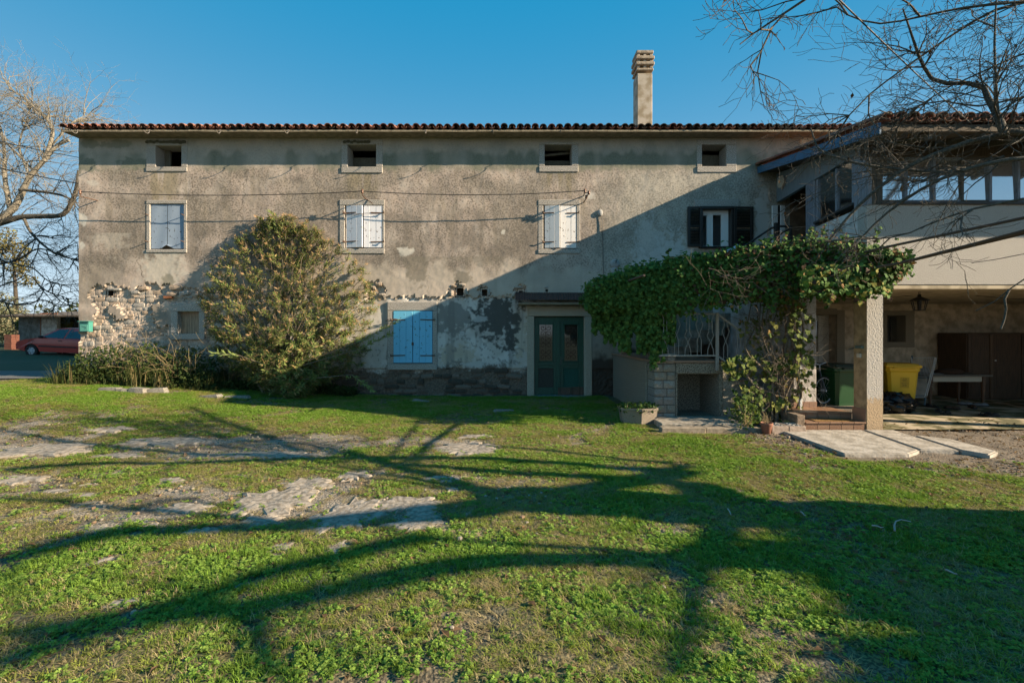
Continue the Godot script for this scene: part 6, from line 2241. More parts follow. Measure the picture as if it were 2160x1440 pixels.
func clover_mesh(sd: int) -> ArrayMesh:
	var b := MB.new()
	b.colored = true
	var r := RandomNumberGenerator.new()
	r.seed = sd
	for k in 9:
		var a := r.randf() * TAU
		var rad := r.randf() * 0.9
		var ce := Vector3(cos(a) * rad, r.randf_range(0.15, 0.5), sin(a) * rad)
		var tilt := Basis(Vector3(r.randfn(), 0, r.randfn()).normalized(), r.randf_range(0.1, 0.6)) * Basis(Vector3.UP, r.randf() * TAU)
		b.col = Color.WHITE * r.randf_range(0.7, 1.25)
		for m in 3:
			var t := tilt * Basis(Vector3.UP, TAU * m / 3.0)
			b.face([ce, ce + t * Vector3(0.16, 0.03, 0.17), ce + t * Vector3(0.0, 0.0, 0.32), ce + t * Vector3(-0.16, 0.03, 0.17)], t * Vector3.UP)
	return b.mesh()

func make_weeds() -> void:
	var o := thing("weed_bed", "overgrown bed of rank grass and weeds at the left foot of the facade", "weeds", Vector3(-9.0, 0.35, -11.2))
	var lm := leafy("weed_leaf", Color.WHITE, 0.5, 0.5)
	var tf := []
	var cols := []
	for k in 800:
		var x := rng.randf_range(-11.1, -7.35)
		var d := 11.62 - pow(rng.randf(), 1.3) * 0.95
		var h := (0.50 + 1.1 * nb.get_noise_2d(x * 110.0, 4.0 + d * 60.0)) * (1.0 if x < -8.2 else 0.7) * rng.randf_range(0.2, 1.4) * smoothstep(10.4, 11.2, d + 0.25)
		tf.append(Transform3D(Basis(any_turn().x, rng.randf_range(0.0, 0.35)) * Basis(Vector3.UP, rng.randf() * TAU) * Basis.from_scale(Vector3(0.40, clampf(h, 0.08, 0.6) * 1.5, 0.40)), Vector3(x, lift(x, -d) - 0.02, -d)))
		cols.append(Color(0.035, 0.055, 0.016).lerp(Color(0.075, 0.085, 0.028), rng.randf()) if rng.randf() < 0.86 else Color(0.22, 0.17, 0.08))
	copies("rank_grass", blade_tuft(7, 0.75, 0.45, 0.030, 3), lm, o, tf, cols)
	tf = []
	cols = []
	for k in 11000:
		var x := rng.randf_range(-11.0, -4.0)
		var d := 11.6 - pow(rng.randf(), 1.2) * (0.85 if x < -7.2 else 0.5)
		var hmax := 0.95 + 0.5 * nb.get_noise_2d(x * 90.0, 8.0) if x < -7.4 else 0.20
		tf.append(Transform3D(any_turn() * Basis.from_scale(Vector3.ONE * rng.randf_range(0.05, 0.11)), Vector3(x, lift(x, -d) + rng.randf() * hmax * smoothstep(10.35, 11.25, d), -d)))
		cols.append(Color(0.03, 0.052, 0.016).lerp(Color(0.06, 0.085, 0.025), rng.randf()))
	copies("weed_leaf", leaf_blade(1.0, 0.5), lm, o, tf, cols)
	var dry := MB.new()
	for k in 60:
		var x := rng.randf_range(-10.0, -7.6)
		twig(dry, Vector3(x, 0.4, -11.35 + rng.randf_range(-0.2, 0.3)), Vector3(rng.randf_range(-0.3, 0.4), 1, 0.15).normalized(), 0.004, rng.randf_range(0.5, 1.1), 1, -0.02, [])
	part("dry_stalk", dry, mat("straw", Color(0.33, 0.25, 0.13), 0.9), o).set_meta("kind", "stuff")
	# edging stones of the bed
	var kinds := [stone_mesh(2), stone_mesh(5), stone_mesh(7)]
	var lmst := mat("edging_stone", Color(0.27, 0.25, 0.215), 0.9, noise_tex("rock_grain", 0, 0, Color(), Color()), 0.6, 1.5)
	var list := [[232, 827, 26, 9, "leftmost edging stone of the weed bed, half sunk"], [262, 829, 16, 8, "small edging stone between the sunk one and the angular ones"], [293, 829, 18, 11, "angular edging stone left of the squared one"], [328, 830, 26, 12, "squared pale edging stone at the end of the row"], [440, 838, 34, 6, "long flat edging stone between weed bed and oleander"], [500, 839, 24, 5, "thin flat edging stone at the oleander foot"], [888, 847, 22, 5, "thin flat stone in the grass below the blue shutters"], [1063, 868, 26, 6, "flat stone in the shaded grass left of the doorstep"]]
	for k in list.size():
		var q = list[k]
		var p := rock_depth(q[0], q[1])
		var s := put("edging_stone", kinds[k % 3], lmst, self, p + Vector3(0, -0.005, 0), Basis(Vector3.UP, 0.3 * sin(k * 3.0)) * Basis(Vector3.BACK, 0.12 * sin(k * 5.0)).scaled_local(Vector3(q[2] * 2.0, q[3] * 1.9, 20.0) * -p.z / F))
		tag(s, q[4], "stone", "edging stones along the bed")

# ---------------------------------------------------------------- turf
func make_lawn() -> void:
	var cell := 0.08
	var x0 := -14.0
	var nx := int(24.0 / cell)
	var nz := int(11.5 / cell)
	var dens := PackedFloat32Array()
	dens.resize(nx * nz)
	for j in nz:
		for i in nx:
			var x := x0 + i * cell
			var z := -(1.2 + j * cell)
			dens[j * nx + i] = 1.0 - bare(x, z)
	for k in rocks.size():
		var r = rocks[k]
		for j in range(maxi(0, int((r[1] - r[3] * 1.1 - 1.2) / cell)), mini(nz, int((r[1] + r[3] * 1.1 - 1.2) / cell) + 2)):
			for i in range(maxi(0, int((r[0] - r[2] * 1.1 - x0) / cell)), mini(nx, int((r[0] + r[2] * 1.1 - x0) / cell) + 2)):
				var dx: float = (x0 + i * cell - r[0]) / r[2]
				var dz: float = (1.2 + j * cell - r[1]) / r[3]
				var e: float = sqrt(dx * dx + dz * dz)
				e += 0.35 * nb.get_noise_2d((x0 + i * cell) * 260.0, j * cell * 260.0)
				if e < 0.80:
					dens[j * nx + i] *= 0.05
	var keep_off := [rect(4.3, 5.7, 8.0, 7.6), rect(2.4, 7.25, 14.0, 12.0), rect(2.55, 7.6, 4.0, 12.0)]
	var tufts := [[], [], []]
	var tcols := [[], [], []]
	var clov := [[], []]
	var ccols := [[], []]
	for k in 270000:
		var d := 1.75 + 10.4 * pow(rng.randf(), 0.62)
		var x := (rng.randf() * 2.0 - 1.0) * (1.22 * d + 0.4)
		if x < -13.0 or x > 9.5:
			continue
		var i := int((x - x0) / cell)
		var j := int((d - 1.2) / cell)
		if i < 0 or i >= nx or j < 0 or j >= nz or rng.randf() > dens[j * nx + i] + 0.06:
			continue
		var off := false
		for q in keep_off:
			if q.has_point(Vector2(x, d)):
				off = true
		if off or (d > 11.62 and x > -11.4) or (x < -10.2 and d > 11.85 + (-x - 10.2) * 0.1):
			continue
		var p := Vector3(x, lift(x, -d) - 0.004, -d)
		var n := nb.get_noise_2d(x * 70.0 + 30.0, d * 70.0)
		var n2 := nc.get_noise_2d(x * 160.0, d * 160.0)
		var lush := clampf(0.5 + n * 1.6 + (0.25 if d > 8.0 else 0.0) + (0.15 if d < 3.6 else 0.0) - 0.55 * smoothstep(1.6, -0.4, x) * smoothstep(3.2, 4.0, d) * smoothstep(8.6, 7.4, d), 0.0, 1.0)
		var thin: float = dens[j * nx + i]
		if rng.randf() < clampf(0.30 + n2 * 1.5 + (0.15 if d < 3.6 else 0.0), 0.02, 0.8) * (0.3 + 0.7 * lush) and d < 9.5:
			var m := k % 2
			var s := rng.randf_range(0.030, 0.052)
			clov[m].append(Transform3D(Basis(Vector3.UP, rng.randf() * TAU) * Basis.from_scale(Vector3(s, s * 1.1, s)), p))
			ccols[m].append(Color(0.165, 0.30, 0.046).lerp(Color(0.27, 0.375, 0.08), rng.randf()) * rng.randf_range(0.8, 1.2))
			continue
		var m := 2 if rng.randf() > thin + 0.35 or rng.randf() < 0.07 + 0.45 * (1.0 - lush) else k % 2
		var s := rng.randf_range(0.75, 1.25) * lerpf(0.65, 1.15, lush) * lerpf(0.6, 1.0, thin)
		if n2 > 0.30:
			s *= 1.45
		tufts[m].append(Transform3D(Basis(Vector3.UP, rng.randf() * TAU) * Basis.from_scale(Vector3(0.058, 0.036 * s, 0.058)), p))
		var g := Color(0.285, 0.315, 0.066).lerp(Color(0.175, 0.29, 0.042), lush)
		if m == 2:
			g = Color(0.38, 0.31, 0.16)
		tcols[m].append(g * rng.randf_range(0.75, 1.3))
	var lm := leafy("grass_blade", Color.WHITE, 0.7, 0.85)
	for m in 3:
		var t := blade_tuft(13, 1.0, 0.55 if m < 2 else 1.0, 0.075, 5 + m)
		tag(copies(["short_grass", "short_grass", "dry_grass"][m], t, lm, self, tufts[m], tcols[m]), ["short green grass covering the yard", "short green grass mixed through the yard turf", "dry straw-coloured grass round the worn patches"][m], "grass", "", "stuff")
	for m in 2:
		tag(copies("clover", clover_mesh(20 + m), lm, self, clov[m], ccols[m]), ["low broad-leaved clover patches in the lawn", "low clover sprinkled between the grass"][m], "clover", "", "stuff")
	# pebbles and litter
	var peb := MB.new()
	peb.colored = true
	peb.ball(Vector3.ZERO, Vector3(1, 0.6, 0.8), 4, 6, 0.5, nc, 0.8, Vector3(3, 4, 5), true)
	var tf := []
	var cols := []
	for k in 5200:
		var d := rng.randf_range(2.4, 8.2)
		var x := rng.randf_range(-8.0, 8.0)
		var w := 0.0
		if x > 3.4:
			w = smoothstep(0.4, 1.0, bare(x, -d))
		elif x < 1.6:
			w = 0.35 * smoothstep(0.35, 0.9, bare(x, -d))
		if Vector2((x - 0.25) / 0.8, (d - 4.1) / 0.6).length() < 1.0:
			w = 0.8
		if rng.randf() > w or rect(4.4, 5.85, 7.7, 7.5).has_point(Vector2(x, d)) or (d > 7.45 and x > 4.7 and x < 6.3):
			continue
		var s := rng.randf_range(0.008, 0.022) * (1.4 if rng.randf() < 0.05 else 1.0)
		tf.append(Transform3D(Basis(Vector3.UP, rng.randf() * TAU) * Basis.from_scale(Vector3.ONE * s), Vector3(x, lift(x, -d) + s * 0.1, -d)))
		cols.append(Color(0.32, 0.28, 0.23).lerp(Color(0.20, 0.17, 0.13), rng.randf()) if rng.randf() < 0.6 else Color(0.20, 0.13, 0.08))
	var pm := mat("pebble", Color.WHITE, 0.9)
	pm.vertex_color_use_as_albedo = true
	tag(copies("gravel", peb.mesh(), pm, self, tf, cols), "loose gravel and pebbles round the concrete slabs and worn turf", "gravel", "", "stuff")
	tf = []
	cols = []
	for k in 3400:
		var d := rng.randf_range(3.0, 8.4)
		var x := rng.randf_range(2.2, 9.0)
		if k > 2600:
			d = rng.randf_range(1.9, 9.5)
			x = rng.randf_range(-1.2, 1.2) * d
			if x > 4.0 and d > 5.5:
				continue
		var w := 1.0 if k > 2600 else smoothstep(0.25, 0.9, bare(x, -d)) if rng.randf() < 0.85 else 1.0
		if rng.randf() > w or rect(4.4, 5.85, 6.6, 7.5).has_point(Vector2(x, d)) or (d > 7.45 and x > 4.7 and x < 6.3):
			continue
		tf.append(Transform3D(Basis(Vector3.UP, rng.randf() * TAU) * Basis(Vector3.RIGHT, rng.randf_range(-0.5, 0.5)) * Basis.from_scale(Vector3.ONE * rng.randf_range(0.03, 0.07)), Vector3(x, lift(x, -d) + 0.014, -d)))
		cols.append(Color(0.21, 0.125, 0.07).lerp(Color(0.12, 0.08, 0.05), rng.randf()))
	tag(copies("fallen_leaves", leaf_blade(1.0, 0.55, 0.7), lm, self, tf, cols), "brown fallen leaves scattered on the bare earth by the slabs", "leaves", "", "stuff")

# ---------------------------------------------------------------- loose things
func make_things() -> void:
	make_cables()
	make_mailbox()
	make_slabs()
	make_porch_things()
	make_hearth_things()
	make_sticks()

func make_cables() -> void:
	var black := mat("cable_black", Color(0.03, 0.027, 0.025), 0.7)
	var iron := mat("rusty_iron", Color.WHITE)
	var z := -WALL + 0.36
	var ends := [at(168, 404, WALL - 0.36), at(764, 403, WALL - 0.36), at(1234, 402, WALL - 0.36)]
	var cb := MB.new()
	for k in 2:
		var pts := []
		for i in 21:
			var t := i / 20.0
			pts.append(ends[k].lerp(ends[k + 1], t) - Vector3(0, 0.10 * 4.0 * t * (1.0 - t), 0) + Vector3(0, 0.006 * nc.get_noise_2d(i * 60.0, k * 90.0), 0))
		cb.tube(pts, [0.011], 6)
	cb.ball(at(212, 406.5, WALL - 0.36), Vector3(0.05, 0.022, 0.022), 6, 8)
	tag(part("wall_cable", cb, black, self), "thin black cable strung along the facade between three brackets", "cable")
	var names := ["rusty iron cable bracket at the left corner of the facade", "rusty cable bracket above the middle white shutters", "cable bracket with ceramic knobs above the right white shutters"]
	for k in 3:
		var e: Vector3 = ends[k]
		var w: Vector3 = [Vector3(e.x + 0.12, e.y - 0.12, -WALL), Vector3(e.x - 0.02, e.y - 0.10, -WALL), Vector3(e.x + 0.03, e.y - 0.02, -WALL)][k]
		var o := thing("cable_bracket", names[k], "bracket", w, "cable brackets on the facade")
		var b := MB.new()
		b.bar(w, Vector3(e.x, w.y, z - 0.02), 0.022, 0.022, 0.003)
		b.tube([Vector3(e.x, w.y, z - 0.02), Vector3(e.x, e.y - 0.04, z), Vector3(e.x, e.y + 0.07, z)], [0.010], 6)
		if k == 1:
			b.bar(w + Vector3(0.02, 0.0, 0), w + Vector3(0.20, -0.14, 0.10), 0.018, 0.018, 0.003)
		part("arm", b, iron, o)
		var kn := MB.new()
		var prof := [Vector2(0.0, -0.05), Vector2(0.03, -0.045), Vector2(0.035, -0.02), Vector2(0.02, -0.008), Vector2(0.034, 0.008), Vector2(0.03, 0.04), Vector2(0.0, 0.05)]
		kn.lathe(prof, 10, Vector3(e.x, e.y - 0.01, z))
		if k == 2:
			kn.lathe(prof, 10, Vector3(e.x + 0.10, e.y - 0.05, z))
			kn.lathe(prof, 10, Vector3(e.x + 0.04, e.y - 0.14, z - 0.05))
			b = MB.new()
			b.bar(Vector3(e.x, e.y - 0.05, z), Vector3(e.x + 0.12, e.y - 0.07, z), 0.018, 0.018, 0.003)
			b.tube([Vector3(e.x + 0.10, e.y - 0.02, z), Vector3(e.x + 0.05, e.y - 0.18, z - 0.03), Vector3(e.x + 0.02, e.y - 0.2, -WALL)], [0.012], 6)
			part("side_arm", b, iron, o)
		part("insulator", kn, mat("brown_ceramic", Color(0.16, 0.08, 0.05), 0.35), o)
	# overhead wires that reach the left corner, and the one that crosses above the annex
	var list := [[at(-400, 230, 15.0), at(165, 387, 12.1), 0.014, 0.25, "thick black overhead wire running from the left to the house corner"], [at(-400, 180, 15.0), at(165, 332, 12.3), 0.009, 0.2, "thin upper overhead wire left of the house corner"], [at(1640, -130, 3.2), at(2050, 261, 6.66), 0.007, 0.03, "straight dark wire slanting across the sky to the annex eave"]]
	for q in list:
		var b := MB.new()
		var pts := []
		for i in 17:
			var t := i / 16.0
			pts.append(q[0].lerp(q[1], t) - Vector3(0, q[3] * 4.0 * t * (1.0 - t), 0))
		b.tube(pts, [q[2]], 6)
		tag(part("overhead_wire", b, black, self), q[4], "wire")

func make_mailbox() -> void:
	var p := Vector3(fx(185.5), fy(700), -WALL)
	var o := thing("mailbox", "small turquoise metal mailbox on the left corner of the facade", "mailbox", p)
	var teal := mat("teal_paint", Color(0.045, 0.22, 0.185), 0.5, noise_tex("peel", 0, 0, Color(), Color()), 0.6)
	var b := MB.new()
	b.span(p + Vector3(-0.13, 0.0, 0.0), p + Vector3(0.13, 0.27, 0.12), 0.012)
	b.span(p + Vector3(-0.145, 0.262, 0.0), p + Vector3(0.145, 0.285, 0.15), 0.008)
	part("box", b, teal, o)
	var d := MB.new()
	d.span(p + Vector3(-0.10, 0.02, 0.12), p + Vector3(0.10, 0.19, 0.127), 0.003)
	part("door", d, mat("teal_pale", Color(0.10, 0.31, 0.25), 0.5), o)
	var s := MB.new()
	s.span(p + Vector3(-0.09, 0.215, 0.121), p + Vector3(0.09, 0.235, 0.124))
	s.tube([p + Vector3(0.02, 0.08, 0.128), p + Vector3(0.06, 0.10, 0.128), p + Vector3(0.05, 0.13, 0.128), p + Vector3(-0.05, 0.15, 0.128)], [0.006], 5)
	part("slot", s, mat("slot_green", Color(0.03, 0.12, 0.10), 0.7), o)

func make_slabs() -> void:
	var cm := mat("slab_concrete", Color(0.40, 0.365, 0.32), 0.9, noise_tex("slab_t", 0.02, 5, Color(0.80, 0.79, 0.77), Color(1, 1, 1), FastNoiseLite.TYPE_SIMPLEX_SMOOTH, 512, 0.2, 0.7, 81), 2.6, 0.8)
	var list := [
		[[[4.43, 5.92], [4.44, 7.42], [5.82, 7.42], [5.60, 6.12], [5.30, 5.94]], "broad pale concrete slab before the porch steps"],
		[[[5.63, 6.13], [5.85, 7.42], [6.34, 7.40], [6.12, 6.10]], "middle concrete slab at the foot of the pillar"],
		[[[6.15, 6.09], [6.31, 7.0], [6.64, 6.74], [6.57, 6.02], [6.28, 5.85]], "narrow chipped concrete slab tapering to the right"]]
	for k in 3:
		var out := []
		for q in list[k][0]:
			out.append([q[0], q[1]])
		var b := MB.new()
		var base := poly(out)
		var inner: Array = Geometry2D.offset_polygon(base, -0.02)
		var top := 0.034 + k * 0.004
		b.prism(base, -0.12, top - 0.012, Transform3D(Basis(Vector3.RIGHT, -PI * 0.5), Vector3.ZERO))
		b.prism(inner[0], top - 0.013, top, Transform3D(Basis(Vector3.RIGHT, -PI * 0.5), Vector3.ZERO))
		tag(part("concrete_slab", b, cm, self), list[k][1], "slab", "concrete slabs before the porch")
	var cf := MB.new()
	var n := 14
	for i in n:
		for j in 6:
			var q := []
			for w in [[i, j], [i + 1, j], [i + 1, j + 1], [i, j + 1]]:
				var x: float = 6.26 + 7.3 * w[0] / n
				var dd: float = 7.52 + 0.12 * nb.get_noise_2d(x * 80.0, 0.0) * (1.0 if w[1] == 0 else 0.0) + 4.2 * w[1] / 6.0
				q.append(Vector3(x, 0.02 + 0.012 * nc.get_noise_2d(x * 90.0, dd * 90.0), -dd))
			cf.face(q, Vector3.UP)
	struct("pavement", cf, mat("earth_floor", Color(0.36, 0.30, 0.21), 0.92, noise_tex("floor_t", 0.015, 5, Color(0.50, 0.53, 0.36), Color(1, 1, 1), FastNoiseLite.TYPE_SIMPLEX_SMOOTH, 512, 0.35, 0.60, 91), 4.2, 0.4), "dusty cement floor of the open porch")

func wheelie_bin(called: String, label: String, p: Vector3, turn: float, m: Material, lid: Material, h: float, group := "") -> Node3D:
	var o := thing(called, label, "bin", p, group)
	o.rotation.y = turn
	var b := MB.new()
	var rings := [[0.0, 0.205, 0.23], [0.08, 0.21, 0.235], [h * 0.80, 0.26, 0.29], [h * 0.84, 0.285, 0.315], [h * 0.90, 0.285, 0.315]]
	for k in rings.size() - 1:
		var c := []
		for r in [rings[k], rings[k + 1]]:
			var ring := []
			for s in [[-1, -0.8], [-0.8, -1], [0.8, -1], [1, -0.8], [1, 0.8], [0.8, 1], [-0.8, 1], [-1, 0.8]]:
				ring.append(Vector3(s[0] * r[1], r[0], s[1] * r[2]))
			c.append(ring)
		for s in 8:
			var q := (s + 1) % 8
			b.face([c[0][s], c[0][q], c[1][q], c[1][s]], c[0][s] + c[0][q] - Vector3(0, (c[0][s] + c[0][q]).y, 0))
		if k == 0:
			b.face(c[0], Vector3.DOWN)
	put("body", b.mesh(), m, o)
	var l := MB.new()
	l.box(Vector3(0, h * 0.93, 0.0), Vector3(0.60, h * 0.055, 0.66), 0.02)
	l.box(Vector3(0, h * 0.965, -0.02), Vector3(0.54, 0.035, 0.56), 0.015)
	l.box(Vector3(0, h * 0.90, 0.33), Vector3(0.36, 0.04, 0.06), 0.012)
	put("lid", l.mesh(), lid, o)
	var hd := MB.new()
	hd.tube([Vector3(-0.22, h * 0.90, -0.30), Vector3(-0.22, h * 0.93, -0.40), Vector3(0.22, h * 0.93, -0.40), Vector3(0.22, h * 0.90, -0.30)], [0.016], 7)
	put("handle", hd.mesh(), m, o)
	for s in [-1.0, 1.0]:
		var w := MB.new()
		w.lathe([Vector2(0.0, -0.025), Vector2(0.09, -0.025), Vector2(0.10, -0.015), Vector2(0.10, 0.015), Vector2(0.09, 0.025), Vector2(0, 0.025)], 16, Vector3(s * 0.24, 0.10, -0.24), Basis(Vector3.BACK, PI * 0.5))
		put("wheel", w.mesh(), mat("tyre", Color.BLACK), o)
	return o

func make_porch_things() -> void:
	var yellow := mat("yellow_plastic", Color(0.78, 0.50, 0.03), 0.45)
	var yb := wheelie_bin("yellow_bin", "yellow wheelie bin with faint print beside the pillar", at(1917, 866, 9.35) + Vector3(0, 0.02, -0.25), -0.42, yellow, mat("yellow_lid", Color(0.74, 0.46, 0.025), 0.4), 0.98)
	var print_im := Image.create(64, 96, false, Image.FORMAT_RGBA8)
	print_im.fill(Color(0.83, 0.68, 0.16, 1.0))
	for row in [[10, 20, 44], [22, 14, 50], [34, 18, 46], [52, 10, 54], [66, 16, 50], [78, 12, 46]]:
		var x: int = row[1]
		while x < row[2]:
			var w := rng.randi_range(2, 6)
			print_im.fill_rect(Rect2i(x, row[0] + rng.randi_range(-1, 1), w, rng.randi_range(3, 6)), Color(0.42, 0.34, 0.07))
			x += w + rng.randi_range(1, 3)
	var pm := mat("bin_print", Color(0.8, 0.8, 0.8), 0.45)
	pm.albedo_texture = ImageTexture.create_from_image(print_im)
	var pr := MB.new()
	pr.quad(Vector3(-0.05, 0.46, 0.272), Vector3(-0.05, 0.68, 0.289), Vector3(0.10, 0.68, 0.289), Vector3(0.10, 0.46, 0.272))
	put("print", pr.mesh(), pm, yb)
	wheelie_bin("green_bin", "dark green wheelie bin behind the left side of the pillar", at(1790, 862, 8.55) + Vector3(0, 0.0, -0.3), 0.12, mat("green_plastic", Color(0.008, 0.060, 0.016), 0.4), mat("dark_lid", Color(0.012, 0.03, 0.014), 0.5), 0.86)
	wheelie_bin("brown_bin", "dark bin half hidden between the pillar and the yellow bin", at(1858, 866, 9.9) + Vector3(0.02, 0.02, -0.35), 0.2, mat("dark_plastic", Color(0.03, 0.035, 0.02), 0.5), mat("dark_lid", Color.BLACK), 0.90)

	# bin bag
	var bag_folds := FastNoiseLite.new()
	bag_folds.seed = 5
	bag_folds.frequency = 1.3
	bag_folds.fractal_type = FastNoiseLite.FRACTAL_RIDGED
	bag_folds.fractal_octaves = 3
	var bg := at(1880, 868, 9.2)
	bg.y = 0.02
	var b := MB.new()
	for ring in 3:
		b.ball(bg + Vector3(0.02 - ring * 0.06, 0.17 + ring * 0.015, ring * 0.02), Vector3(0.38, 0.18, 0.26) * (1.0 - ring * 0.05), 16, 24, 30.0 * 0.02, bag_folds, 1.0, Vector3(ring * 9.0, 3, 4), ring == 1)
	b.ball(bg + Vector3(-0.30, 0.22, 0.05), Vector3(0.14, 0.12, 0.12), 8, 12, 0.8, bag_folds, 1.0)
	var bm := mat("black_plastic", Color(0.006, 0.008, 0.011), 0.34)
	tag(part("bin_bag", b, bm, self), "shiny black rubbish bag slumped in front of the yellow bin", "bag")

	# table
	var t0 := at(1962, 857, 9.95)
	var t1 := at(2078, 857, 9.95)
	var th := 0.68
	var tb := thing("table", "old wooden table with turned legs standing by the brown wardrobe", "table", Vector3((t0.x + t1.x) * 0.5, 0.02, -10.2))
	var wood := mat("turned_wood", Color(0.16, 0.075, 0.03), 0.55, wood_tex(), 0.4)
	b = MB.new()
	b.span(Vector3(t0.x - 0.12, th, -9.88), Vector3(t1.x + 0.12, th + 0.04, -10.6), 0.012)
	part("tabletop", b, mat("grey_tabletop", Color(0.20, 0.18, 0.15), 0.6, wood_tex(), 0.8), tb)
	b = MB.new()
	b.span(Vector3(t0.x + 0.05, th - 0.12, -9.95), Vector3(t1.x - 0.05, th - 0.002, -9.98), 0.005)
	b.span(Vector3(t0.x + 0.05, th - 0.12, -10.5), Vector3(t1.x - 0.05, th - 0.002, -10.53), 0.005)
	part("apron", b, mat("pale_apron", Color(0.42, 0.37, 0.29), 0.6), tb)
	for x in [t0.x + 0.02, t1.x - 0.02]:
		for zz in [-9.965, -10.515]:
			b = MB.new()
			b.span(Vector3(x - 0.04, th - 0.16, zz - 0.04), Vector3(x + 0.04, th - 0.001, zz + 0.04), 0.006)
			b.lathe([Vector2(0.022, 0.0), Vector2(0.03, 0.03), Vector2(0.026, 0.10), Vector2(0.036, 0.30), Vector2(0.042, 0.40), Vector2(0.028, 0.44), Vector2(0.045, 0.47), Vector2(0.03, 0.50), Vector2(0.038, th - 0.16)], 12, Vector3(x, 0.02, zz))
			part("leg", b, wood, tb)
	b = MB.new()
	b.ball(Vector3(t0.x + 0.62, th + 0.08, -10.15), Vector3(0.30, 0.09, 0.20), 10, 16, 0.8, nc, 1.0, Vector3(7, 1, 2))
	b.ball(Vector3(t0.x + 0.80, th + 0.07, -10.2), Vector3(0.20, 0.08, 0.16), 9, 14, 0.9, nc, 1.0, Vector3(1, 6, 2))
	tag(part("brown_cloth", b, mat("brown_cloth", Color(0.09, 0.042, 0.022), 0.95, grain(), 0.15, 1.5), self), "crumpled reddish-brown cloth heaped on the table", "cloth")
	b = MB.new()
	b.ball(Vector3(t0.x + 0.14, th + 0.05, -10.1), Vector3(0.26, 0.025, 0.18), 8, 14, 0.6, nc, 0.8, Vector3(3, 3, 3))
	b.ball(Vector3(t0.x + 0.02, th + 0.12, -10.15), Vector3(0.13, 0.10, 0.1), 8, 12, 0.8, nc, 1.0, Vector3(4, 3, 3))
	tag(part("white_cloth", b, mat("white_cloth", Color(0.34, 0.33, 0.31), 0.9, grain(), 0.15, 1.5), self), "pale grey cloth lying at the left end of the table", "cloth")

	# drying rack, folded and leaning
	var rk := thing("drying_rack", "folded wire drying rack leaning between yellow bin and table", "rack", at(1950, 855, 9.75))
	var steel := mat("white_wire", Color(0.44, 0.45, 0.44), 0.4)
	var teal := mat("teal_tube", Color(0.05, 0.10, 0.13), 0.4)
	b = MB.new()
	var c0 := at(1951, 838, 9.7)
	var c1 := at(1974, 754, 9.95)
	var c2 := at(1923, 754, 9.98)
	var c3 := at(1930, 838, 9.75)
	b.tube([c0, c1], [0.011], 7)
	b.tube([c0 + Vector3(0.035, 0.02, 0.01), c1 + Vector3(0.03, -0.01, 0)], [0.009], 7)
	b.tube([c2, c3], [0.010], 7)
	b.tube([c1, c2], [0.006], 5)
	b.tube([c3, c0], [0.006], 5)
	part("frame", b, steel, rk)
	for k in 13:
		var w := MB.new()
		var t := (k + 0.5) / 13.0
		w.tube([c2.lerp(c1, t), c3.lerp(c0, t)], [0.0032], 4)
		part("wire", w, steel, rk)
	for q in [[at(1951, 854, 9.7), at(1953, 838, 9.7), 0.017], [at(1922, 776, 9.97), at(1925, 750, 9.99), 0.017], [at(1922, 797, 9.7), at(1961, 796, 9.72), 0.008]]:
		b = MB.new()
		b.tube([q[0], q[1]], [q[2]], 7)
		part("leg", b, teal, rk)

	# wardrobe
	var wd := thing("wardrobe", "old dark brown two-door wardrobe against the porch back wall", "wardrobe", Vector3(12.2, 0.02, -11.2))
	var dkw := mat("wardrobe_wood", Color(0.13, 0.075, 0.04), 0.6, wood_tex(), 0.9)
	b = MB.new()
	b.span(Vector3(11.18, 0.02, -10.95), Vector3(13.2, 1.66, -11.70), 0.01)
	part("carcass", b, dkw, wd)
	for q in [[11.2, 11.72], [11.80, 12.5], [12.52, 13.18]]:
		b = MB.new()
		b.span(Vector3(q[0], 0.07, -10.925), Vector3(q[1], 1.62, -10.951), 0.006)
		b.span(Vector3(q[0] + 0.08, 0.16, -10.918), Vector3(q[1] - 0.08, 1.54, -10.93), 0.006)
		part("door", b, dkw, wd)
	b = MB.new()
	b.span(Vector3(11.725, 0.05, -10.90), Vector3(11.795, 1.62, -10.951), 0.012)
	part("stile", b, mat("tan_stile", Color(0.17, 0.10, 0.05), 0.5, wood_tex(), 0.7), wd)
	b = MB.new()
	b.ball(Vector3(11.84, 0.98, -10.90), Vector3(0.018, 0.018, 0.018), 6, 8)
	part("knob", b, mat("white_frame", Color.WHITE), wd)
	b = MB.new()
	b.ball(Vector3(11.55, 0.30, -9.55), Vector3(0.34, 0.36, 0.3), 10, 14, 0.6, nb, 0.8, Vector3(9, 9, 1))
	tag(part("dark_sack", b, mat("black_cloth", Color(0.01, 0.01, 0.012), 0.9, grain(), 0.2, 2.0), self), "black sack slumped in the dark right end of the porch", "sack")

	# lantern
	var lp := at(1940, 640, 8.4)
	var ln := thing("lantern", "black iron lantern hanging from the porch ceiling", "lantern", lp)
	var iron := mat("black_iron", Color(0.012, 0.011, 0.010), 0.6)
	b = MB.new()
	b.lathe([Vector2(0.15, 0.055), Vector2(0.155, 0.062), Vector2(0.07, 0.11), Vector2(0.03, 0.13), Vector2(0.028, 0.17), Vector2(0.0, 0.18)], 6, lp)
	part("roof", b, iron, ln)
	b = MB.new()
	for k in 6:
		var a := TAU * k / 6.0
		var d := Vector3(cos(a), 0, sin(a))
		b.tube([lp + d * 0.125 + Vector3(0, 0.058, 0), lp + d * 0.085 + Vector3(0, -0.13, 0)], [0.008], 5)
		var e := Vector3(cos(a + TAU / 6.0), 0, sin(a + TAU / 6.0))
		b.tube([lp + d * 0.086 + Vector3(0, -0.128, 0), lp + e * 0.086 + Vector3(0, -0.128, 0)], [0.009], 5)
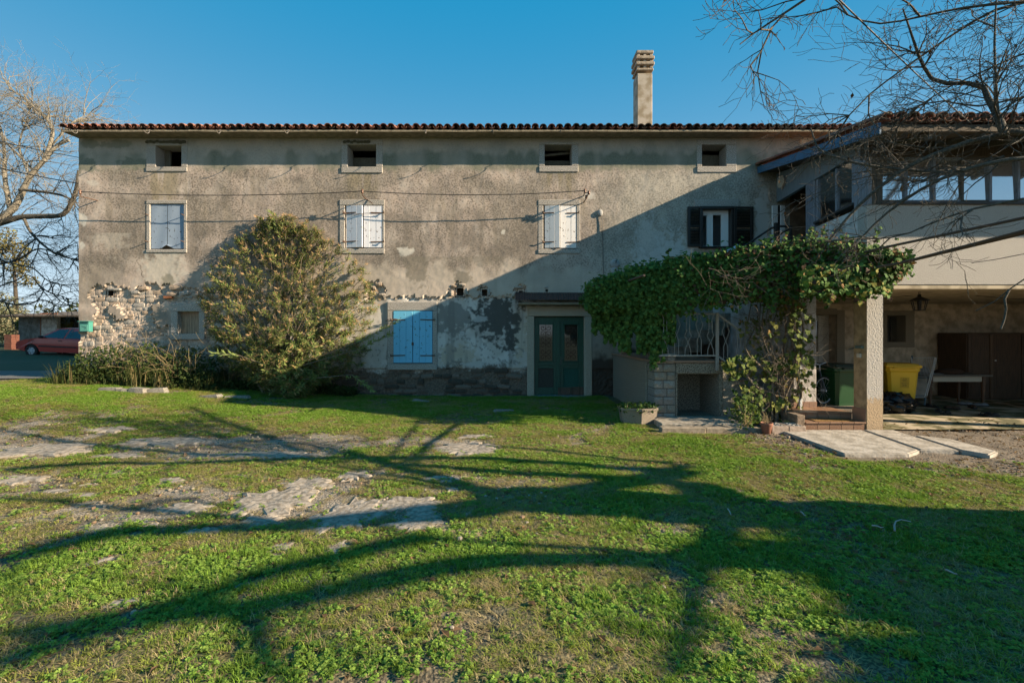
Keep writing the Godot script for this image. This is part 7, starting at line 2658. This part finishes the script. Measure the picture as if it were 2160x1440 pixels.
	b.tube([lp + Vector3(0, 0.07, 0), lp + Vector3(0, -0.12, 0)], [0.018], 6)
	part("cage", b, iron, ln)
	b = MB.new()
	for k in 5:
		var y := lp.y + 0.18 + k * 0.055
		var pts := []
		for i in 9:
			var a := TAU * i / 8.0
			var side := Vector3(cos(a) * 0.014, sin(a) * 0.034, 0) if k % 2 == 0 else Vector3(0, sin(a) * 0.034, cos(a) * 0.014)
			pts.append(Vector3(lp.x, y + 0.02, lp.z) + side)
		b.tube(pts, [0.0045], 5, false)
	part("chain", b, iron, ln)
	b = MB.new()
	for k in 12:
		var x := 6.3 + k * 0.5
		b.tube([Vector3(x, 2.40 - 0.06 * sin(k * 0.9), -9.2), Vector3(x + 0.5, 2.40 - 0.06 * sin((k + 1) * 0.9), -9.2)], [0.006], 5)
	tag(part("ceiling_cord", b, mat("cable_black", Color.BLACK), self), "thin cord sagging under the porch ceiling behind the lantern", "cord")

	# bicycle: rear part stands behind the white wall
	var by := at(1727, 858, 8.75)
	by.y = 0.26
	var bi := thing("bicycle", "bicycle half hidden behind the white wall, its front wheel turned out", "bicycle", by)
	var rub := mat("tyre", Color.BLACK)
	var chrome := mat("dull_steel", Color(0.5, 0.51, 0.52), 0.35)
	var r := 0.265
	var hubs := [by + Vector3(0.07, r, 0.05), by + Vector3(-0.42, r, -1.0)]
	for h in hubs:
		var pts := []
		var rim := []
		var bas := Basis(Vector3.UP, 0.35)
		for i in 29:
			var a := TAU * i / 28.0
			pts.append(h + bas * Vector3(cos(a) * r, sin(a) * r, 0))
			rim.append(h + bas * Vector3(cos(a) * (r - 0.022), sin(a) * (r - 0.022), 0))
		b = MB.new()
		b.tube(pts, [0.017], 7, false)
		var wo := part("wheel", b, rub, bi)
		b = MB.new()
		b.tube(rim, [0.010], 5, false)
		for i in 14:
			var a := TAU * i / 14.0
			b.tube([h, h + bas * Vector3(cos(a) * (r - 0.02), sin(a) * (r - 0.02), 0)], [0.0018], 3, false)
		b.tube([h - bas.z * 0.05, h + bas.z * 0.05], [0.022], 7)
		part("rim", b, chrome, wo)
	b = MB.new()
	var hd: Vector3 = hubs[0] + Vector3(-0.06, 0.38, -0.03)
	var bb: Vector3 = hubs[1].lerp(hubs[0], 0.45) + Vector3(0, -0.02, 0)
	var seat: Vector3 = bb + Vector3(-0.06, 0.36, -0.14)
	for q in [[hubs[0] + Vector3(0, 0, 0.05), hd], [hubs[0] + Vector3(0, 0, -0.05), hd], [hd, bb], [hd, seat], [seat, bb], [bb, hubs[1]], [seat, hubs[1]]]:
		b.tube(q, [0.013], 7)
	part("frame", b, mat("bike_frame", Color(0.05, 0.06, 0.075), 0.35), bi)
	b = MB.new()
	b.tube([hd, hd + Vector3(0, 0.12, 0)], [0.012], 6)
	b.tube([hd + Vector3(-0.18, 0.16, 0.06), hd + Vector3(0, 0.12, 0), hd + Vector3(0.16, 0.16, -0.06)], [0.011], 6)
	part("handlebar", b, chrome, bi)
	b = MB.new()
	b.ball(seat + Vector3(0, 0.05, 0), Vector3(0.06, 0.03, 0.12), 6, 10)
	part("saddle", b, rub, bi)

	# shoes left on the porch floor
	var sole := poly([[-0.04, -0.13], [0.03, -0.13], [0.045, -0.05], [0.036, 0.02], [0.05, 0.09], [0.03, 0.14], [-0.02, 0.14], [-0.045, 0.08], [-0.034, 0.0]])
	var kinds := [mat("shoe_black", Color(0.012, 0.012, 0.013), 0.6), mat("shoe_brown", Color(0.06, 0.035, 0.02), 0.7), mat("shoe_grey", Color(0.16, 0.16, 0.165), 0.7)]
	var spots := [[1980, 868, -0.9, 0, "left shoe of the black sandals nearest the yellow bin"], [1996, 872, -1.15, 0, "right shoe of the black sandals nearest the yellow bin"], [2080, 875, -1.4, 0, "left shoe of the black sandals below the table's right leg"], [2094, 877, -1.5, 0, "right shoe of the black sandals below the table's right leg"], [2010, 862, 0.5, 1, "brown shoe beneath the table middle"], [2052, 860, -0.4, 1, "brown shoe beneath the table's right end"], [2038, 854, 0.9, 2, "pale shoe under the table"], [1966, 858, 0.2, 0, "dark shoe beside the table's left leg"], [2070, 856, 1.2, 2, "pale shoe before the wardrobe"]]
	for q in spots:
		var p := at(q[0], q[1], F * (EYE - 0.03) / (q[1] - 705.0))
		var sh := thing("shoe", q[4], "shoe", Vector3(p.x, 0.028, p.z), "shoes on the porch floor")
		sh.rotation.y = q[2]
		b = MB.new()
		b.prism(sole, 0.0, 0.022, Transform3D(Basis(Vector3.RIGHT, -PI * 0.5), Vector3.ZERO))
		put("sole", b.mesh(), kinds[0], sh)
		b = MB.new()
		b.ball(Vector3(0.0, 0.03, -0.06), Vector3(0.042, 0.038, 0.075), 7, 10)
		if q[3] > 0:
			b.ball(Vector3(0.0, 0.03, 0.05), Vector3(0.036, 0.045, 0.08), 7, 10)
		else:
			b.tube([Vector3(-0.038, 0.02, 0.07), Vector3(-0.03, 0.055, 0.06), Vector3(0.03, 0.055, 0.06), Vector3(0.038, 0.02, 0.07)], [0.009], 5)
		put("upper", b.mesh(), kinds[q[3]], sh)

func make_hearth_things() -> void:
	# trough planter
	var ob := at(1352, 893, 7.98)
	ob.y = 0.0
	var o := thing("planter", "weathered six-sided concrete planter with green plants left of the stone pier", "planter", ob)
	var con := mat("planter_concrete", Color(0.30, 0.255, 0.20), 0.92, noise_tex("stone_pit", 0, 0, Color(), Color()), 0.5, 1.2)
	var ring := func(r: float, y: float) -> Array:
		var out := []
		for k in 6:
			var a := TAU * (k + 0.5) / 6.0
			out.append(Vector3(ob.x + cos(a) * r, y, ob.z - 0.2 + sin(a) * r * 0.72))
		return out
	var b := MB.new()
	var rs := [ring.call(0.33, -0.05), ring.call(0.37, 0.24), ring.call(0.39, 0.25), ring.call(0.39, 0.29), ring.call(0.33, 0.29), ring.call(0.31, 0.20)]
	for k in rs.size() - 1:
		for j in 6:
			var q := (j + 1) % 6
			var m: Vector3 = (rs[k][j] + rs[k][q]) * 0.5 - Vector3(ob.x, 0, ob.z - 0.2)
			m.y = 0
			b.face([rs[k][j], rs[k][q], rs[k + 1][q], rs[k + 1][j]], m if k < 2 else (m + Vector3.UP if k == 2 else (Vector3.UP if k == 3 else -m)))
	part("trough", b, con, o)
	b = MB.new()
	b.face(ring.call(0.32, 0.25), Vector3.UP)
	part("soil", b, mat("soil", Color(0.05, 0.035, 0.022), 0.95, grain(), 0.2, 1.0), o)
	var lm := leafy("weed_leaf", Color.WHITE, 0.5)
	var tf := []
	var cols := []
	for k in 420:
		var a := rng.randf() * TAU
		var r := 0.36 * sqrt(rng.randf())
		var hang := maxf(0.0, r - 0.28) * 1.6
		tf.append(Transform3D(any_turn() * Basis.from_scale(Vector3.ONE * rng.randf_range(0.035, 0.075)), Vector3(ob.x + cos(a) * r * 1.12, 0.28 + rng.randf() * 0.07 - hang * rng.randf(), ob.z - 0.2 + sin(a) * r * 0.82)))
		cols.append(Color(0.03, 0.075, 0.018).lerp(Color(0.07, 0.12, 0.03), rng.randf()))
	copies("leaf", leaf_blade(1.0, 0.6), lm, o, tf, cols)

	# kerb and pots
	var kc := mat("kerb_concrete", Color(0.30, 0.25, 0.19), 0.92, blotch(), 0.7, 1.0)
	var xs := [2.46, 3.2, 3.92, 4.46]
	var nm := ["left length of the concrete kerb below the hearth slab", "middle length of the concrete kerb below the hearth slab", "right length of the concrete kerb beside the flowerpot"]
	for k in 3:
		b = MB.new()
		b.span(Vector3(xs[k], -0.1, -7.32 - 0.03 * k), Vector3(xs[k + 1] - 0.012, 0.085 - 0.012 * k, -7.47 - 0.03 * k), 0.012)
		tag(part("kerb_stone", b, kc, self), nm[k], "kerb", "kerb below the hearth")
	var pp := at(1617, 914, 7.3)
	pp.y = 0.0
	var pot := thing("flowerpot", "terracotta flowerpot standing left of the pinkish troughs", "flowerpot", pp)
	b = MB.new()
	b.lathe([Vector2(0.0, 0.0), Vector2(0.062, 0.0), Vector2(0.085, 0.13), Vector2(0.098, 0.132), Vector2(0.10, 0.175), Vector2(0.088, 0.176), Vector2(0.078, 0.14), Vector2(0.0, 0.139)], 20, pp)
	part("pot", b, mat("terracotta", Color(0.36, 0.15, 0.09), 0.8, grain(), 0.3), pot)
	b = MB.new()
	for k in 7:
		twig(b, pp + Vector3(rng.randf_range(-0.04, 0.04), 0.13, rng.randf_range(-0.04, 0.04)), Vector3(rng.randf_range(-0.5, 0.5), 1, rng.randf_range(-0.3, 0.4)).normalized(), 0.003, 0.16, 1, 0.0, [])
	part("dry_stem", b, mat("straw", Color.WHITE), pot)
	var pink := mat("pink_cement", Color(0.44, 0.345, 0.28), 0.9, blotch(), 0.6, 0.6)
	var tn := ["left pinkish cement trough at the creeper's foot", "right pinkish cement trough beside the porch steps"]
	for k in 2:
		var x := 4.26 + k * 0.285
		var t := thing("trough", tn[k], "trough", Vector3(x + 0.13, 0, -7.4), "pinkish troughs by the steps")
		b = MB.new()
		for q in [[x, x + 0.27, -7.29, -7.315], [x, x + 0.27, -7.60, -7.625], [x, x + 0.025, -7.315, -7.60], [x + 0.245, x + 0.27, -7.315, -7.60]]:
			b.span(Vector3(q[0], -0.05, q[2]), Vector3(q[1], 0.115, q[3]), 0.005)
		part("wall", b, pink, t)
		b = MB.new()
		for m in 46:
			b.ball(Vector3(x + rng.randf_range(0.04, 0.23), 0.08 + rng.randf() * 0.03, -rng.randf_range(7.33, 7.59)), Vector3.ONE * rng.randf_range(0.012, 0.026), 3, 5, 0.5, nc, 0.8, Vector3(m, 1, 1), true)
		part("pebble", b, mat("pot_gravel", Color(0.36, 0.34, 0.31), 0.9), t).set_meta("kind", "stuff")
	# leafy plant by the pot
	var pl := thing("potted_shrub", "bright leafy plant growing between hearth slab and flowerpot", "plant", Vector3(4.0, 0.0, -7.6))
	b = MB.new()
	tf = []
	cols = []
	for k in 26:
		var tip := Vector3(4.0 + rng.randf_range(-0.24, 0.20), rng.randf_range(0.10, 0.48), -7.6 + rng.randf_range(-0.2, 0.22))
		b.tube([Vector3(4.0 + rng.randf_range(-0.08, 0.08), 0.0, -7.6), (tip + Vector3(4.0, 0.15, -7.6)) * 0.5, tip], [0.005, 0.004, 0.002], 4, false)
		for m in 12:
			tf.append(Transform3D(any_turn() * Basis.from_scale(Vector3.ONE * rng.randf_range(0.04, 0.085)), tip + any_turn().x * 0.07))
			cols.append(Color(0.05, 0.105, 0.025).lerp(Color(0.13, 0.165, 0.045), rng.randf()))
	part("stem", b, mat("straw", Color.WHITE), pl)
	copies("leaf", leaf_blade(1.0, 0.55), lm, pl, tf, cols)

func make_sticks() -> void:
	var m := mat("dead_stick", Color(0.34, 0.31, 0.27), 0.9)
	var list := [[[1890, 1128], [1888, 1112], [1905, 1104], [1922, 1112], "curled pale twig lying in the right-hand shadow"], [[1842, 1118], [1852, 1121], [1862, 1123], [1866, 1124], "short straight twig left of the curled one"], [[1998, 1214], [2006, 1220], [2014, 1222], [2020, 1226], "thin pale stick in the dark right corner"], [[1534, 1082], [1538, 1088], [1540, 1092], [1541, 1096], "tiny upright splinter of wood in the middle shadow"], [[1690, 1090], [1694, 1094], [1697, 1097], [1700, 1100], "small bent twig right of the splinter"]]
	for q in list:
		var b := MB.new()
		var pts := []
		for k in 4:
			var p := rock_depth(q[k][0], q[k][1])
			pts.append(p + Vector3(0, 0.035 + 0.01 * (k % 2), 0))
		limb(b, pts, 0.008, 0.004)
		tag(part("fallen_twig", b, m, self), q[4], "twig")
